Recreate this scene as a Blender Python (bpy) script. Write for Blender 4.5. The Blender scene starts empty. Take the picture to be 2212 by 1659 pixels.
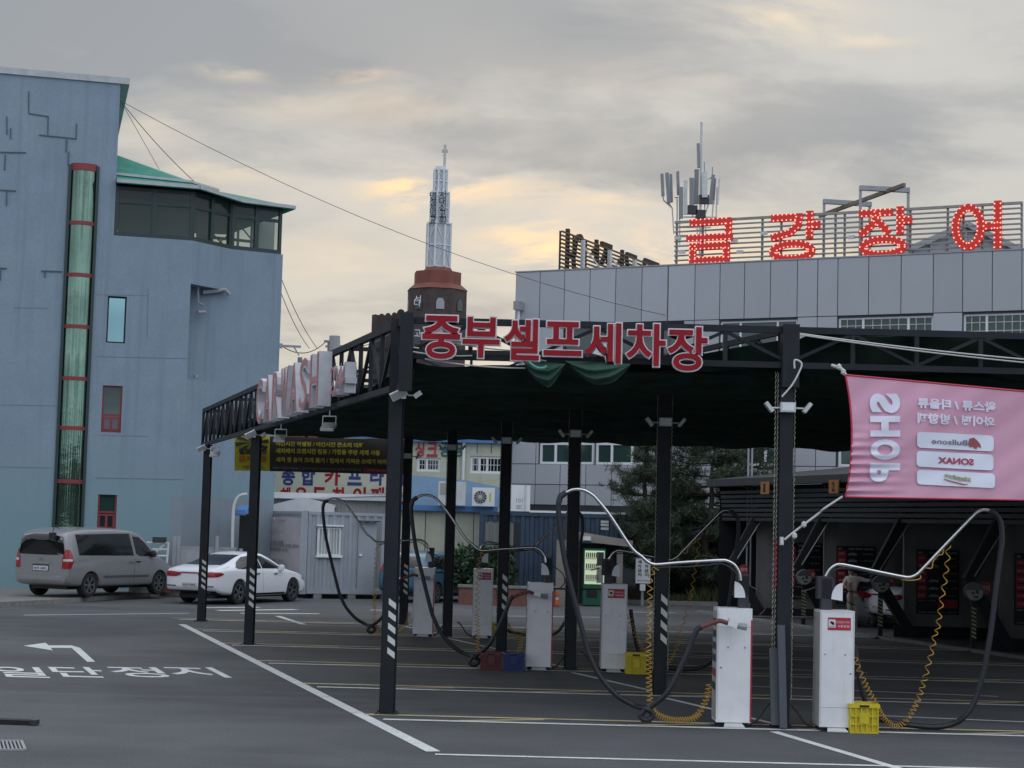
import bpy, bmesh, math, random
from mathutils import Vector, Matrix
from mathutils.bvhtree import BVHTree
random.seed(7)
R = math.radians
V = Vector
SC = bpy.context.scene
COL = SC.collection

# ------------------------------------------------------------------ camera
FP, CU, CV = 3800.0, 1106.0, 829.5          # focal length and centre on a 2212 px wide picture
PITCH, ROLL, HC = math.atan((1133.0 - 829.5) / FP), 0.026, 2.45
U0 = V((0, -math.sin(PITCH), math.cos(PITCH)))
FW = V((0, math.cos(PITCH), math.sin(PITCH)))
R0 = V((1, 0, 0))
RT = R0 * math.cos(ROLL) + U0 * math.sin(ROLL)
UP = U0 * math.cos(ROLL) - R0 * math.sin(ROLL)
EYE = V((0, 0, HC))
cd = bpy.data.cameras.new('camera')
cam = bpy.data.objects.new('camera', cd)
COL.objects.link(cam)
cd.sensor_width = 36
cd.lens = FP / 2212 * 36
cd.clip_end = 3000
m3 = Matrix((RT, UP, -FW)).transposed()
cam.matrix_world = Matrix.Translation(EYE) @ m3.to_4x4()
SC.camera = cam

# ------------------------------------------------------------------ world and light
SUN_AZ, SUN_EL = R(0.9), R(8.6)                  # the sun stands low behind the restaurant, veiled by cloud
w = bpy.data.worlds.new('World')
SC.world = w
w.use_nodes = True
nt = w.node_tree
for n in list(nt.nodes):
    nt.nodes.remove(n)
N = nt.nodes.new
L = nt.links.new
out = N('ShaderNodeOutputWorld')
bg = N('ShaderNodeBackground')
L(bg.outputs[0], out.inputs[0])
sky = N('ShaderNodeTexSky')
sky.sky_type = 'NISHITA'
sky.sun_disc = False
sky.sun_elevation = SUN_EL
sky.sun_rotation = SUN_AZ
sky.dust_density = 3
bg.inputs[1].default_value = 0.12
tc = N('ShaderNodeTexCoord')
nrm = N('ShaderNodeVectorMath'); nrm.operation = 'NORMALIZE'
L(tc.outputs['Generated'], nrm.inputs[0])
sep = N('ShaderNodeSeparateXYZ'); L(nrm.outputs[0], sep.inputs[0])


def mth(op, a, b=None, c=None, clamp=False):
    n = N('ShaderNodeMath'); n.operation = op; n.use_clamp = clamp
    for i, x in enumerate((a, b, c)):
        if x is None:
            continue
        if isinstance(x, (int, float)):
            n.inputs[i].default_value = x
        else:
            L(x, n.inputs[i])
    return n.outputs[0]


def sstep(x, a, b):
    n = N('ShaderNodeMapRange'); n.interpolation_type = 'SMOOTHSTEP'
    L(x, n.inputs[0]); n.inputs[1].default_value = a; n.inputs[2].default_value = b
    return n.outputs[0]


def mixc(f, a, b):
    n = N('ShaderNodeMix'); n.data_type = 'RGBA'
    if isinstance(f, (int, float)):
        n.inputs[0].default_value = f
    else:
        L(f, n.inputs[0])
    for i, x in ((6, a), (7, b)):
        if isinstance(x, tuple):
            n.inputs[i].default_value = (*x, 1)
        else:
            L(x, n.inputs[i])
    return n.outputs[2]


def noise(vec, scale, detail, rough, dist=0.0):
    n = N('ShaderNodeTexNoise'); n.inputs['Scale'].default_value = scale
    n.inputs['Detail'].default_value = detail; n.inputs['Roughness'].default_value = rough
    n.inputs['Distortion'].default_value = dist
    L(vec, n.inputs['Vector'])
    return n.outputs[0]


zz = mth('ADD', mth('MAXIMUM', sep.outputs[2], 0.0), 0.10)
px_, py_ = mth('DIVIDE', sep.outputs[0], zz), mth('DIVIDE', sep.outputs[1], zz)
cmb = N('ShaderNodeCombineXYZ')
L(px_, cmb.inputs[0]); L(py_, cmb.inputs[1])
mp = N('ShaderNodeMapping'); mp.inputs['Location'].default_value = (9.4, 8.8, 0.0); mp.inputs['Rotation'].default_value = (0, 0, R(12))
L(cmb.outputs[0], mp.inputs[0])
big = noise(mp.outputs[0], 0.85, 6, 0.55, 0.35)
fine = noise(mp.outputs[0], 2.8, 8, 0.58, 0.35)
cl = mth('ADD', mth('MULTIPLY', big, 0.72), mth('MULTIPLY', fine, 0.28))
thin = sstep(cl, 0.47, 0.34)                 # 1 where the cloud is thin
bank = sstep(mth('SUBTRACT', sep.outputs[2], mth('MULTIPLY', sep.outputs[0], 0.55)), 0.12, 0.46)   # heavier cloud bank to the upper left
dense = sstep(mth('ADD', cl, mth('MULTIPLY', bank, 0.10)), 0.455, 0.62)
K = 1 / 0.12                                  # colours below are radiance; the background node has strength 0.12
sun = V((math.sin(SUN_AZ) * math.cos(SUN_EL), math.cos(SUN_AZ) * math.cos(SUN_EL), math.sin(SUN_EL)))
dt = N('ShaderNodeVectorMath'); dt.operation = 'DOT_PRODUCT'
L(nrm.outputs[0], dt.inputs[0]); dt.inputs[1].default_value = sun
near = sstep(dt.outputs['Value'], 0.980, 0.9993)
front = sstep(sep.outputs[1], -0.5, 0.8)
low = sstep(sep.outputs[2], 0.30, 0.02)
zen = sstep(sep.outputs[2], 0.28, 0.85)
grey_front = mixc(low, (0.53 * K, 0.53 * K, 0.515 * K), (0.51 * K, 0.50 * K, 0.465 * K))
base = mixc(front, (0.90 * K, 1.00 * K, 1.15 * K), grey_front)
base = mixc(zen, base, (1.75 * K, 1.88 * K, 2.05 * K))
darkc = mixc(0.72, base, (0.19 * K, 0.225 * K, 0.275 * K))
# breaks and dark shreds of the cloud deck in front of us: azimuth / elevation, half widths, amount
sy_ = mth('MAXIMUM', sep.outputs[1], 0.05)
azx, elz = mth('DIVIDE', sep.outputs[0], sy_), mth('DIVIDE', sep.outputs[2], sy_)
wob = mth('SUBTRACT', fine, 0.5)
azx = mth('ADD', azx, mth('MULTIPLY', mth('SUBTRACT', big, 0.5), 0.10))
elz = mth('ADD', elz, mth('MULTIPLY', wob, 0.055))


def patch(lst):
    tot = None
    for (u, v, ru, rv, amp) in lst:
        d = FW * FP + RT * (u - CU) + UP * (CV - v)
        a = mth('DIVIDE', mth('SUBTRACT', azx, d.x / d.y), ru / FP)
        b = mth('DIVIDE', mth('SUBTRACT', elz, d.z / d.y), rv / FP)
        e = mth('EXPONENT', mth('MULTIPLY', mth('ADD', mth('MULTIPLY', a, a), mth('MULTIPLY', b, b)), -1.0))
        e = mth('MULTIPLY', e, amp)
        tot = e if tot is None else mth('ADD', tot, e)
    return tot


gaps = patch(((850, 425, 85, 34, .9), (1010, 420, 120, 26, .55), (1160, 545, 120, 52, .95), (1300, 440, 130, 24, .35), (560, 165, 70, 14, .5), (790, 165, 80, 22, .55), (1690, 45, 130, 46, .65), (1860, 95, 90, 15, .55),
              (470, 380, 110, 30, .5), (640, 250, 170, 34, .20), (870, 245, 130, 40, .16), (1500, 180, 300, 30, .10), (330, 300, 90, 40, .25), (1960, 560, 420, 60, .35), (1380, 560, 160, 40, .7)))
shade = patch(((720, 140, 110, 34, .85), (180, 50, 400, 110, 1.1), (2050, 300, 200, 60, .4), (1240, 375, 260, 38, .55), (1700, 330, 420, 70, .30), (1250, 40, 250, 60, .35), (700, 520, 200, 60, .25), (980, 250, 260, 30, .2)))
shade = mth('MULTIPLY', shade, mth('ADD', 0.35, mth('MULTIPLY', sstep(fine, 0.40, 0.58), 0.65)))
gaps = mth('MULTIPLY', gaps, sstep(mth('SUBTRACT', 1.0, fine), 0.40, 0.58), clamp=True)
base = mixc(mth('ADD', mth('MULTIPLY', dense, 0.80), mth('MULTIPLY', shade, 0.75), clamp=True), base, darkc)
warmc = mixc(near, (0.84 * K, 0.70 * K, 0.50 * K), (0.99 * K, 0.70 * K, 0.40 * K))
wf = mth('MULTIPLY', thin, mth('ADD', mth('MULTIPLY', front, 0.55), mth('MULTIPLY', near, 0.45)), clamp=True)
wf = mth('ADD', mth('MULTIPLY', wf, 0.22), gaps, clamp=True)
base = mixc(wf, base, warmc)
fin = mixc(0.015, base, sky.outputs[0])
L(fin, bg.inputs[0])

sl = bpy.data.lights.new('sun', 'SUN')
sl.energy = 0.5
sl.angle = R(25)
sl.color = (1, 0.86, 0.68)
so = bpy.data.objects.new('sun', sl)
COL.objects.link(so)
so.rotation_euler = sun.to_track_quat('Z', 'Y').to_euler()
so.location = (0, 0, 60)
vs = SC.view_settings
vs.view_transform = 'Standard'
vs.look = 'None'
vs.exposure = 0.18
vs.gamma = 1
SC.cycles.max_bounces = 6
SC.cycles.transparent_max_bounces = 8

# ------------------------------------------------------------------ picture geometry
ZC = {'A': (0, 200, 1.659), 'B': (0, 1100, 1.8433), 'C': (0, 1900, 1.659), 'D': (1200, 500, 1.8433), 'E': (2000, 450, 1.952),
      'F': (3000, 600, 2.0736), 'G': (1500, 1150, 1.6385), 'H': (2800, 1250, 1.7955), 'I': (760, 1300, 2.37), 'J': (900, 1850, 2.4578),
      'K': (1550, 1650, 2.765), 'L': (1550, 2100, 2.0738), 'M': (2100, 1650, 2.4578), 'N': (2300, 2150, 2.2118), 'O': (2950, 1850, 2.0444),
      'Q': (2950, 2300, 2.0444), 'S': (0, 2500, 2.4578), 'T': (3300, 1450, 3.0164), 'U': (600, 2080, 3.3515), 'W': (0, 2040, 3.3515)}


def z(k, x, y):
    ox, oy, s = ZC[k]
    return ((ox + x / s) * 0.54861, (oy + y / s) * 0.54861)


def ray(u, v):
    return FW * FP + RT * (u - CU) + UP * (CV - v)


def at(u, v, Y):
    d = ray(u, v)
    return EYE + d * (Y / d.y)


def gnd(u, v, h=0.0):
    d = ray(u, v)
    return EYE + d * ((h - HC) / d.z)


class Fr:
    """a vertical plane: x runs along it, y goes into it (away from the viewer), z is up"""
    def __init__(s, p, ang):
        s.o = V((p[0], p[1], 0)); s.a = ang
        s.x = V((math.cos(ang), math.sin(ang), 0)); s.y = V((-math.sin(ang), math.cos(ang), 0))
        s.M = Matrix.Translation(s.o) @ Matrix.Rotation(ang, 4, 'Z')

    def sz(s, u, v, d=0.0):
        r = ray(u, v)
        t = (s.o + s.y * d - EYE).dot(s.y) / r.dot(s.y)
        p = EYE + r * t
        return (p - s.o).dot(s.x), p.z

    def pt(s, a, d, h):
        return s.o + s.x * a + s.y * d + V((0, 0, h))


def fr2(p, q):
    return Fr(p, math.atan2(q[1] - p[1], q[0] - p[0]))


# ------------------------------------------------------------------ mesh builder
class MB:
    def __init__(s, M=None):
        s.v = []; s.f = []; s.m = []; s.mi = 0; s.M = M

    def add(s, vs, fs):
        o = len(s.v)
        for p in vs:
            p = V(p)
            s.v.append(s.M @ p if s.M else p)
        for f in fs:
            s.f.append([i + o for i in f]); s.m.append(s.mi)
        return s

    def box(s, x0, x1, y0, y1, z0, z1, T=None):
        vs = [V((x, y, zz)) for x in (x0, x1) for y in (y0, y1) for zz in (z0, z1)]
        if T:
            vs = [T @ p for p in vs]
        return s.add(vs, [(0, 1, 3, 2), (4, 6, 7, 5), (0, 4, 5, 1), (2, 3, 7, 6), (0, 2, 6, 4), (1, 5, 7, 3)])

    def bar(s, a, b, w, h=None, up=(0, 0, 1)):
        a, b = V(a), V(b); h = h or w
        d = (b - a)
        if d.length < 1e-6:
            return s
        d.normalize(); up = V(up)
        if abs(d.dot(up)) > 0.98:
            up = V((0, 1, 0))
        sx = d.cross(up).normalized() * w / 2; sy = sx.cross(d).normalized() * h / 2
        vs = []
        for p in (a, b):
            vs += [p - sx - sy, p + sx - sy, p + sx + sy, p - sx + sy]
        return s.add(vs, [(3, 2, 1, 0), (4, 5, 6, 7), (0, 1, 5, 4), (1, 2, 6, 5), (2, 3, 7, 6), (3, 0, 4, 7)])

    def tube(s, pts, r, n=8, closed=False, caps=True):
        pts = [V(p) for p in pts]
        m = len(pts)
        rr = r if isinstance(r, (list, tuple)) else [r] * m
        vs = []; fs = []
        prev = None
        for i, p in enumerate(pts):
            a = pts[(i - 1) % m] if (closed or i > 0) else p
            b = pts[(i + 1) % m] if (closed or i < m - 1) else p
            t = (b - a)
            t = t.normalized() if t.length > 1e-9 else V((0, 0, 1))
            if prev is None:
                q = V((0, 0, 1)) if abs(t.z) < 0.9 else V((1, 0, 0))
                x = t.cross(q).normalized()
            else:
                x = prev - t * prev.dot(t)
                x = x.normalized() if x.length > 1e-6 else t.orthogonal().normalized()
            prev = x
            y = t.cross(x)
            for k in range(n):
                an = 2 * math.pi * k / n
                vs.append(p + (x * math.cos(an) + y * math.sin(an)) * rr[i])
        for i in range(m if closed else m - 1):
            for k in range(n):
                a = i * n + k; b = i * n + (k + 1) % n
                c = ((i + 1) % m) * n + (k + 1) % n; d = ((i + 1) % m) * n + k
                fs.append((a, d, c, b))
        if caps and not closed:
            fs.append(list(range(n))); fs.append([(m - 1) * n + k for k in range(n - 1, -1, -1)])
        return s.add(vs, fs)

    def cyl(s, c, r, h, n=16, axis='Z', r2=None):
        c = V(c)
        ax = {'X': V((1, 0, 0)), 'Y': V((0, 1, 0)), 'Z': V((0, 0, 1))}[axis]
        return s.tube([c, c + ax * h], [r, r if r2 is None else r2], n)

    def prism(s, poly, vec):
        vec = V(vec); n = len(poly)
        vs = [V(p) for p in poly] + [V(p) + vec for p in poly]
        fs = [list(range(n)), list(range(2 * n - 1, n - 1, -1))]
        for i in range(n):
            j = (i + 1) % n
            fs.append((i, i + n, j + n, j))
        return s.add(vs, fs)

    def lathe(s, prof, n=20, M=None):
        vs = []; fs = []; m = len(prof)
        for k in range(n):
            a = 2 * math.pi * k / n
            for (r, h) in prof:
                p = V((r * math.cos(a), r * math.sin(a), h))
                vs.append(M @ p if M else p)
        for k in range(n):
            k2 = (k + 1) % n
            for i in range(m - 1):
                fs.append((k * m + i, k2 * m + i, k2 * m + i + 1, k * m + i + 1))
        return s.add(vs, fs)

    def grid(s, fn, nu, nv):
        vs = [fn(i / nu, j / nv) for j in range(nv + 1) for i in range(nu + 1)]
        fs = [(j * (nu + 1) + i, j * (nu + 1) + i + 1, (j + 1) * (nu + 1) + i + 1, (j + 1) * (nu + 1) + i) for j in range(nv) for i in range(nu)]
        return s.add(vs, fs)

    def build(s, name, mats, parent=None, smooth=False, local=False, origin=None, fix=True):
        me = bpy.data.meshes.new(name)
        off = V((0, 0, 0))
        if parent is not None and not local:
            off = world_of(parent)
        elif parent is None and not local:
            if origin is None and s.v:
                xs = [p.x for p in s.v]; ys = [p.y for p in s.v]; zs = [p.z for p in s.v]
                off = V(((min(xs) + max(xs)) / 2, (min(ys) + max(ys)) / 2, min(zs)))
            elif origin is not None:
                off = V(origin)
        me.from_pydata([p - off for p in s.v], [], s.f)
        if not isinstance(mats, (list, tuple)):
            mats = [mats]
        for mm in mats:
            me.materials.append(mm)
        me.polygons.foreach_set('material_index', s.m)
        if smooth:
            me.polygons.foreach_set('use_smooth', [True] * len(s.f))
        if fix:
            b = bmesh.new(); b.from_mesh(me)
            bmesh.ops.recalc_face_normals(b, faces=b.faces)
            b.to_mesh(me); b.free()
        me.update()
        if smooth:
            me.set_sharp_from_angle(angle=R(40))
        o = bpy.data.objects.new(name, me)
        COL.objects.link(o)
        if parent is not None:
            o.parent = parent
        elif not local:
            o.location = off
        return o


def split(mb, name, mats, parent, smooth=False, local=False):
    """one object for every loose piece collected in mb"""
    par = list(range(len(mb.v)))

    def find(i):
        while par[i] != i:
            par[i] = par[par[i]]; i = par[i]
        return i
    for f in mb.f:
        for j in f[1:]:
            a, b = find(f[0]), find(j)
            if a != b: par[b] = a
    groups = {}
    for k, f in enumerate(mb.f):
        groups.setdefault(find(f[0]), []).append(k)
    res = []
    for ks in groups.values():
        q = MB(); mp_ = {}
        for k in ks:
            for i in mb.f[k]:
                if i not in mp_:
                    mp_[i] = len(q.v); q.v.append(mb.v[i])
            q.f.append([mp_[i] for i in mb.f[k]]); q.m.append(mb.m[k])
        res.append(q.build(name, mats, parent, smooth, local))
    return res


def world_of(o):
    p = V((0, 0, 0))
    while o is not None:
        p += V(o.location); o = o.parent
    return p


def tag(o, label=None, cat=None, group=None, kind=None):
    if label: o['label'] = label
    if cat: o['category'] = cat
    if group: o['group'] = group
    if kind: o['kind'] = kind
    return o


def thing(name, label, cat, loc=(0, 0, 0), rz=0, group=None):
    o = bpy.data.objects.new(name, None)
    o.empty_display_size = 0.3
    COL.objects.link(o)
    o.location = loc; o.rotation_euler = (0, 0, rz)
    return tag(o, label, cat, group)


def copy_tree(o, parent=None, loc=None, label=None, rz=None):
    c = o.copy()
    COL.objects.link(c)
    if parent is not None:
        c.parent = parent
    if loc is not None:
        c.location = loc
    if rz is not None:
        c.rotation_euler = (0, 0, rz)
    if label:
        c['label'] = label
    for ch in list(o.children):
        copy_tree(ch, c)
    return c


# ------------------------------------------------------------------ lettering (real outlines from the built-in font)
_tc = {}


def glyph(txt, bold=0.0, ext=0.0, res=3):
    key = (txt, bold, ext, res)
    if key in _tc:
        return _tc[key]
    c = bpy.data.curves.new('t', 'FONT')
    c.body = txt; c.offset = bold; c.extrude = ext; c.resolution_u = res
    o = bpy.data.objects.new('t', c)
    COL.objects.link(o)
    bpy.context.view_layer.update()
    dg = bpy.context.evaluated_depsgraph_get()
    e = o.evaluated_get(dg)
    me = e.to_mesh()
    vs = [V(p.co) for p in me.vertices]
    fs = [list(p.vertices) for p in me.polygons]
    e.to_mesh_clear()
    bpy.data.objects.remove(o); bpy.data.curves.remove(c)
    if vs:
        x0 = min(p.x for p in vs); x1 = max(p.x for p in vs); y0 = min(p.y for p in vs); y1 = max(p.y for p in vs)
        vs = [V(((p.x - x0) / max(x1 - x0, 1e-6), (p.y - y0) / max(y1 - y0, 1e-6), p.z)) for p in vs]
    _tc[key] = (vs, fs)
    return _tc[key]


def finer(vs, fs, lim):
    """cut the flat outline into small triangles so it can follow a rippled cloth"""
    vs = list(vs); tri = []
    for f in fs:
        for k in range(1, len(f) - 1):
            tri.append((f[0], f[k], f[k + 1]))
    mid = {}; res = []
    while tri:
        t_ = tri.pop()
        e = max(((t_[i], t_[(i + 1) % 3]) for i in range(3)), key=lambda q: (vs[q[0]] - vs[q[1]]).length)
        if (vs[e[0]] - vs[e[1]]).length <= lim:
            res.append(list(t_)); continue
        key = (min(e), max(e))
        if key not in mid:
            mid[key] = len(vs); vs.append((vs[e[0]] + vs[e[1]]) / 2)
        i = t_.index(e[0]); c = [x for x in t_ if x not in e][0]
        tri += [(e[0], mid[key], c), (mid[key], e[1], c)]
    return vs, res


def write(mb, txt, fn, bold=0.02, ext=0.0, res=3, lim=None):
    """fn maps (x 0..1, y 0..1, depth) to a point"""
    vs, fs = glyph(txt, bold, ext, res)
    if lim:
        vs, fs = finer(vs, fs, lim)
    mb.add([fn(p.x, p.y, p.z) for p in vs], fs)
    return mb


def write_fr(mb, txt, fr, s0, s1, z0, z1, d, bold=0.02, thick=0.0, res=3):
    return write(mb, txt, lambda x, y, e: fr.pt(s0 + (s1 - s0) * x, d - (thick if e > 0 else 0), z0 + (z1 - z0) * y), bold, 0.01 if thick else 0.0, res)


# ------------------------------------------------------------------ materials
def mat(name, col, rough=0.7, metal=0.0, var=0.0, scale=4.0, bump=0.0, bscale=60.0, emit=None, estr=0.0, spec=0.5, streak=0.0, scol=None,
        alpha=1.0, coat=0.0, speck=None, second=None, slo=0.5, shi=0.7, sdim=(3.0, 3.0, 0.25)):
    m = bpy.data.materials.new(name)
    m.use_nodes = True
    t = m.node_tree
    b = t.nodes['Principled BSDF']
    b.inputs['Base Color'].default_value = (*col, 1)
    b.inputs['Roughness'].default_value = rough
    b.inputs['Metallic'].default_value = metal
    b.inputs['Specular IOR Level'].default_value = spec
    b.inputs['Coat Weight'].default_value = coat
    if coat:
        b.inputs['Coat Roughness'].default_value = 0.06
    if emit:
        b.inputs['Emission Color'].default_value = (*emit, 1)
        b.inputs['Emission Strength'].default_value = estr
    if alpha < 1:
        b.inputs['Alpha'].default_value = alpha
    if var or streak or bump or second or speck:
        tcn = t.nodes.new('ShaderNodeTexCoord')
        geo = tcn.outputs['Object']

        def nz(sc, det, vec=geo, ro=0.55):
            n = t.nodes.new('ShaderNodeTexNoise')
            n.inputs['Scale'].default_value = sc; n.inputs['Detail'].default_value = det; n.inputs['Roughness'].default_value = ro
            t.links.new(vec, n.inputs['Vector'])
            return n.outputs[0]

        def mx(f, a, bb):
            n = t.nodes.new('ShaderNodeMix'); n.data_type = 'RGBA'
            t.links.new(f, n.inputs[0])
            for i, x in ((6, a), (7, bb)):
                if isinstance(x, tuple):
                    n.inputs[i].default_value = (*x, 1)
                else:
                    t.links.new(x, n.inputs[i])
            return n.outputs[2]

        def mr(x, a, bb, lo=0.0, hi=1.0):
            n = t.nodes.new('ShaderNodeMapRange')
            t.links.new(x, n.inputs[0])
            n.inputs[1].default_value = a; n.inputs[2].default_value = bb; n.inputs[3].default_value = lo; n.inputs[4].default_value = hi
            return n.outputs[0]
        c = tuple(col)
        if second:                                     # a second paint or dirt tone in soft patches
            c = mx(mr(nz(scale * 0.35, 4), slo, shi), c, tuple(second))
        if var:
            f = mr(nz(scale, 6), 0.3, 0.7)
            n = t.nodes.new('ShaderNodeMix'); n.data_type = 'RGBA'; n.blend_type = 'MULTIPLY'; n.inputs[0].default_value = 1.0
            g = mx(f, (1 - var,) * 3, (1 + var,) * 3)
            if isinstance(c, tuple):
                n.inputs[6].default_value = (*c, 1)
            else:
                t.links.new(c, n.inputs[6])
            t.links.new(g, n.inputs[7])
            c = n.outputs[2]
        if speck:                                      # fine aggregate grain
            f = mr(nz(speck[0], 3), 0.35, 0.65)
            n = t.nodes.new('ShaderNodeMix'); n.data_type = 'RGBA'; n.blend_type = 'MULTIPLY'; n.inputs[0].default_value = 1.0
            if isinstance(c, tuple):
                n.inputs[6].default_value = (*c, 1)
            else:
                t.links.new(c, n.inputs[6])
            t.links.new(mx(f, (1 - speck[1],) * 3, (1 + speck[1],) * 3), n.inputs[7])
            c = n.outputs[2]
        if streak:                                     # rain streaks: noise stretched along z; on the stair glass, painted reflections
            mp = t.nodes.new('ShaderNodeMapping'); mp.inputs['Scale'].default_value = sdim
            t.links.new(geo, mp.inputs[0])
            f = mr(nz(1.6, 5, mp.outputs[0]), 0.5, 0.72, 0, streak)
            c = mx(f, c, tuple(scol or (0.1, 0.1, 0.1)))
        if not isinstance(c, tuple):
            t.links.new(c, b.inputs['Base Color'])
        if bump:
            bn = t.nodes.new('ShaderNodeBump'); bn.inputs['Strength'].default_value = bump; bn.inputs['Distance'].default_value = 0.02
            t.links.new(nz(bscale, 4), bn.inputs['Height'])
            t.links.new(bn.outputs[0], b.inputs['Normal'])
    return m


def glassmat(name, tint, rough=0.04, clear=0.0, metal=0.0):
    """dark pane that mirrors the sky; clear > 0 lets that share of the light through"""
    m = bpy.data.materials.new(name)
    m.use_nodes = True
    t = m.node_tree
    b = t.nodes['Principled BSDF']
    b.inputs['Base Color'].default_value = (*tint, 1)
    b.inputs['Roughness'].default_value = rough
    b.inputs['Specular IOR Level'].default_value = 0.8
    b.inputs['Metallic'].default_value = metal
    if clear:
        tr = t.nodes.new('ShaderNodeBsdfTransparent'); tr.inputs[0].default_value = (0.75, 0.85, 0.80, 1)
        mx = t.nodes.new('ShaderNodeMixShader'); mx.inputs[0].default_value = clear
        t.links.new(b.outputs[0], mx.inputs[1]); t.links.new(tr.outputs[0], mx.inputs[2])
        t.links.new(mx.outputs[0], t.nodes['Material Output'].inputs[0])
    return m


M = {}
M['steel'] = mat('dark painted steel', (0.013, 0.016, 0.021), 0.55, var=0.3, scale=3, spec=.3)
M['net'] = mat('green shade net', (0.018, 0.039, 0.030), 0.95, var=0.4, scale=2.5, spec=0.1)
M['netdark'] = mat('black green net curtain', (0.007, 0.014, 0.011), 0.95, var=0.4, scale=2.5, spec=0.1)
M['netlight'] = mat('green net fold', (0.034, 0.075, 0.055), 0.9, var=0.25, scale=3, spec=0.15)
M['white'] = mat('white paint', (0.74, 0.75, 0.77), 0.45, var=0.06, scale=3)
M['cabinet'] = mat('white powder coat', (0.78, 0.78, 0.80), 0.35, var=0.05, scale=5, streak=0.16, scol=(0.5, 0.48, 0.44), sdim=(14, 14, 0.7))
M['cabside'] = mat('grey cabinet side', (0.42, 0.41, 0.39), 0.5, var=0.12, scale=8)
M['chrome'] = mat('stainless tube', (0.62, 0.62, 0.62), 0.22, 1.0)
M['hose'] = mat('black rubber hose', (0.016, 0.018, 0.024), 0.5)
M['coil'] = mat('yellow polyurethane tube', (0.50, 0.29, 0.045), 0.4)
M['dark'] = mat('dark plastic', (0.03, 0.033, 0.038), 0.5)
M['black'] = mat('matt black', (0.010, 0.010, 0.012), 0.75)
M['red'] = mat('red signal paint', (0.42, 0.02, 0.04), 0.45, var=0.1, scale=6)
M['orange'] = mat('orange plastic', (0.62, 0.10, 0.02), 0.45)
M['brown'] = mat('wrapped brown handle', (0.16, 0.055, 0.05), 0.7)
M['yellow'] = mat('yellow plastic', (0.62, 0.50, 0.02), 0.5, var=0.12, scale=12)
M['bluep'] = mat('blue plastic', (0.015, 0.035, 0.14), 0.5, var=0.15, scale=12)
M['redp'] = mat('dark red plastic', (0.11, 0.02, 0.025), 0.5, var=0.15, scale=12)
M['grey'] = mat('grey metal', (0.30, 0.31, 0.33), 0.5, var=0.08)
M['lamp'] = mat('pale lamp housing', (0.55, 0.56, 0.56), 0.45, var=0.1)
M['lens'] = mat('lamp glass', (0.35, 0.37, 0.36), 0.2)
M['glass'] = glassmat('dark window glass', (0.015, 0.022, 0.025), 0.03)
M['glassg'] = glassmat('green tinted glass', (0.02, 0.05, 0.045), 0.03)
M['cream'] = mat('cream sheet metal', (0.52, 0.53, 0.42), 0.6, var=0.06, streak=0.3, scol=(0.3, 0.3, 0.26))
M['navy'] = mat('navy paint', (0.015, 0.03, 0.16), 0.5)
M['signred'] = mat('sign red', (0.30, 0.010, 0.020), 0.55, var=.12, scale=3, spec=.2)
M['signwhite'] = mat('sign white', (0.72, 0.66, 0.68), 0.5)
M['rope'] = mat('white rope', (0.6, 0.6, 0.58), 0.8)
M['wire'] = mat('cable rubber', (0.05, 0.05, 0.055), 0.6)
M['concrete'] = mat('worn concrete', (0.20, 0.20, 0.19), 0.9, var=0.2, scale=3, bump=0.2)
M['brick'] = mat('red brown brick', (0.17, 0.075, 0.06), 0.85, var=0.25, scale=9)
# ================================================================== GROUND AND MARKINGS
M['asphalt'] = mat('worn asphalt', (0.092, 0.094, 0.097), 0.88, var=0.12, scale=0.7, bump=0.5, bscale=45, speck=(38, 0.22), second=(0.060, 0.062, 0.067), slo=0.40, shi=0.62, streak=0.5,
                   scol=(0.125, 0.125, 0.126), sdim=(0.12, 0.9, 1))
M['pave'] = mat('concrete pavement', (0.19, 0.185, 0.175), 0.9, var=0.15, scale=1.5, bump=0.2)
M['kerb'] = mat('granite kerb', (0.235, 0.225, 0.205), 0.85, var=0.2, scale=6, bump=0.15)
M['paintw'] = mat('worn white road paint', (0.62, 0.63, 0.62), 0.8, var=0.15, scale=5, speck=(30, .15), second=(0.20, 0.20, 0.20), slo=0.62, shi=0.80)
M['painty'] = mat('worn yellow road paint', (0.54, 0.46, 0.28), 0.8, var=0.15, scale=4, speck=(30, .15), second=(0.20, 0.18, 0.14), slo=0.58, shi=0.78)
g = MB()
g.add([(-400, -30, 0), (400, -30, 0), (400, 900, 0), (-400, 900, 0)], [(0, 1, 2, 3)])
tag(g.build('ground', M['asphalt']), kind='structure')


def flat(mb, poly, h=0.004):
    mb.add([(p[0], p[1], h) for p in poly], [list(range(len(poly)))])


def strip(mb, a, b, wd, h=0.004):
    a, b = V((a[0], a[1], 0)), V((b[0], b[1], 0))
    n = (b - a).normalized(); n = V((-n.y, n.x, 0)) * wd / 2
    flat(mb, [a - n, b - n, b + n, a + n], h)


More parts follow.
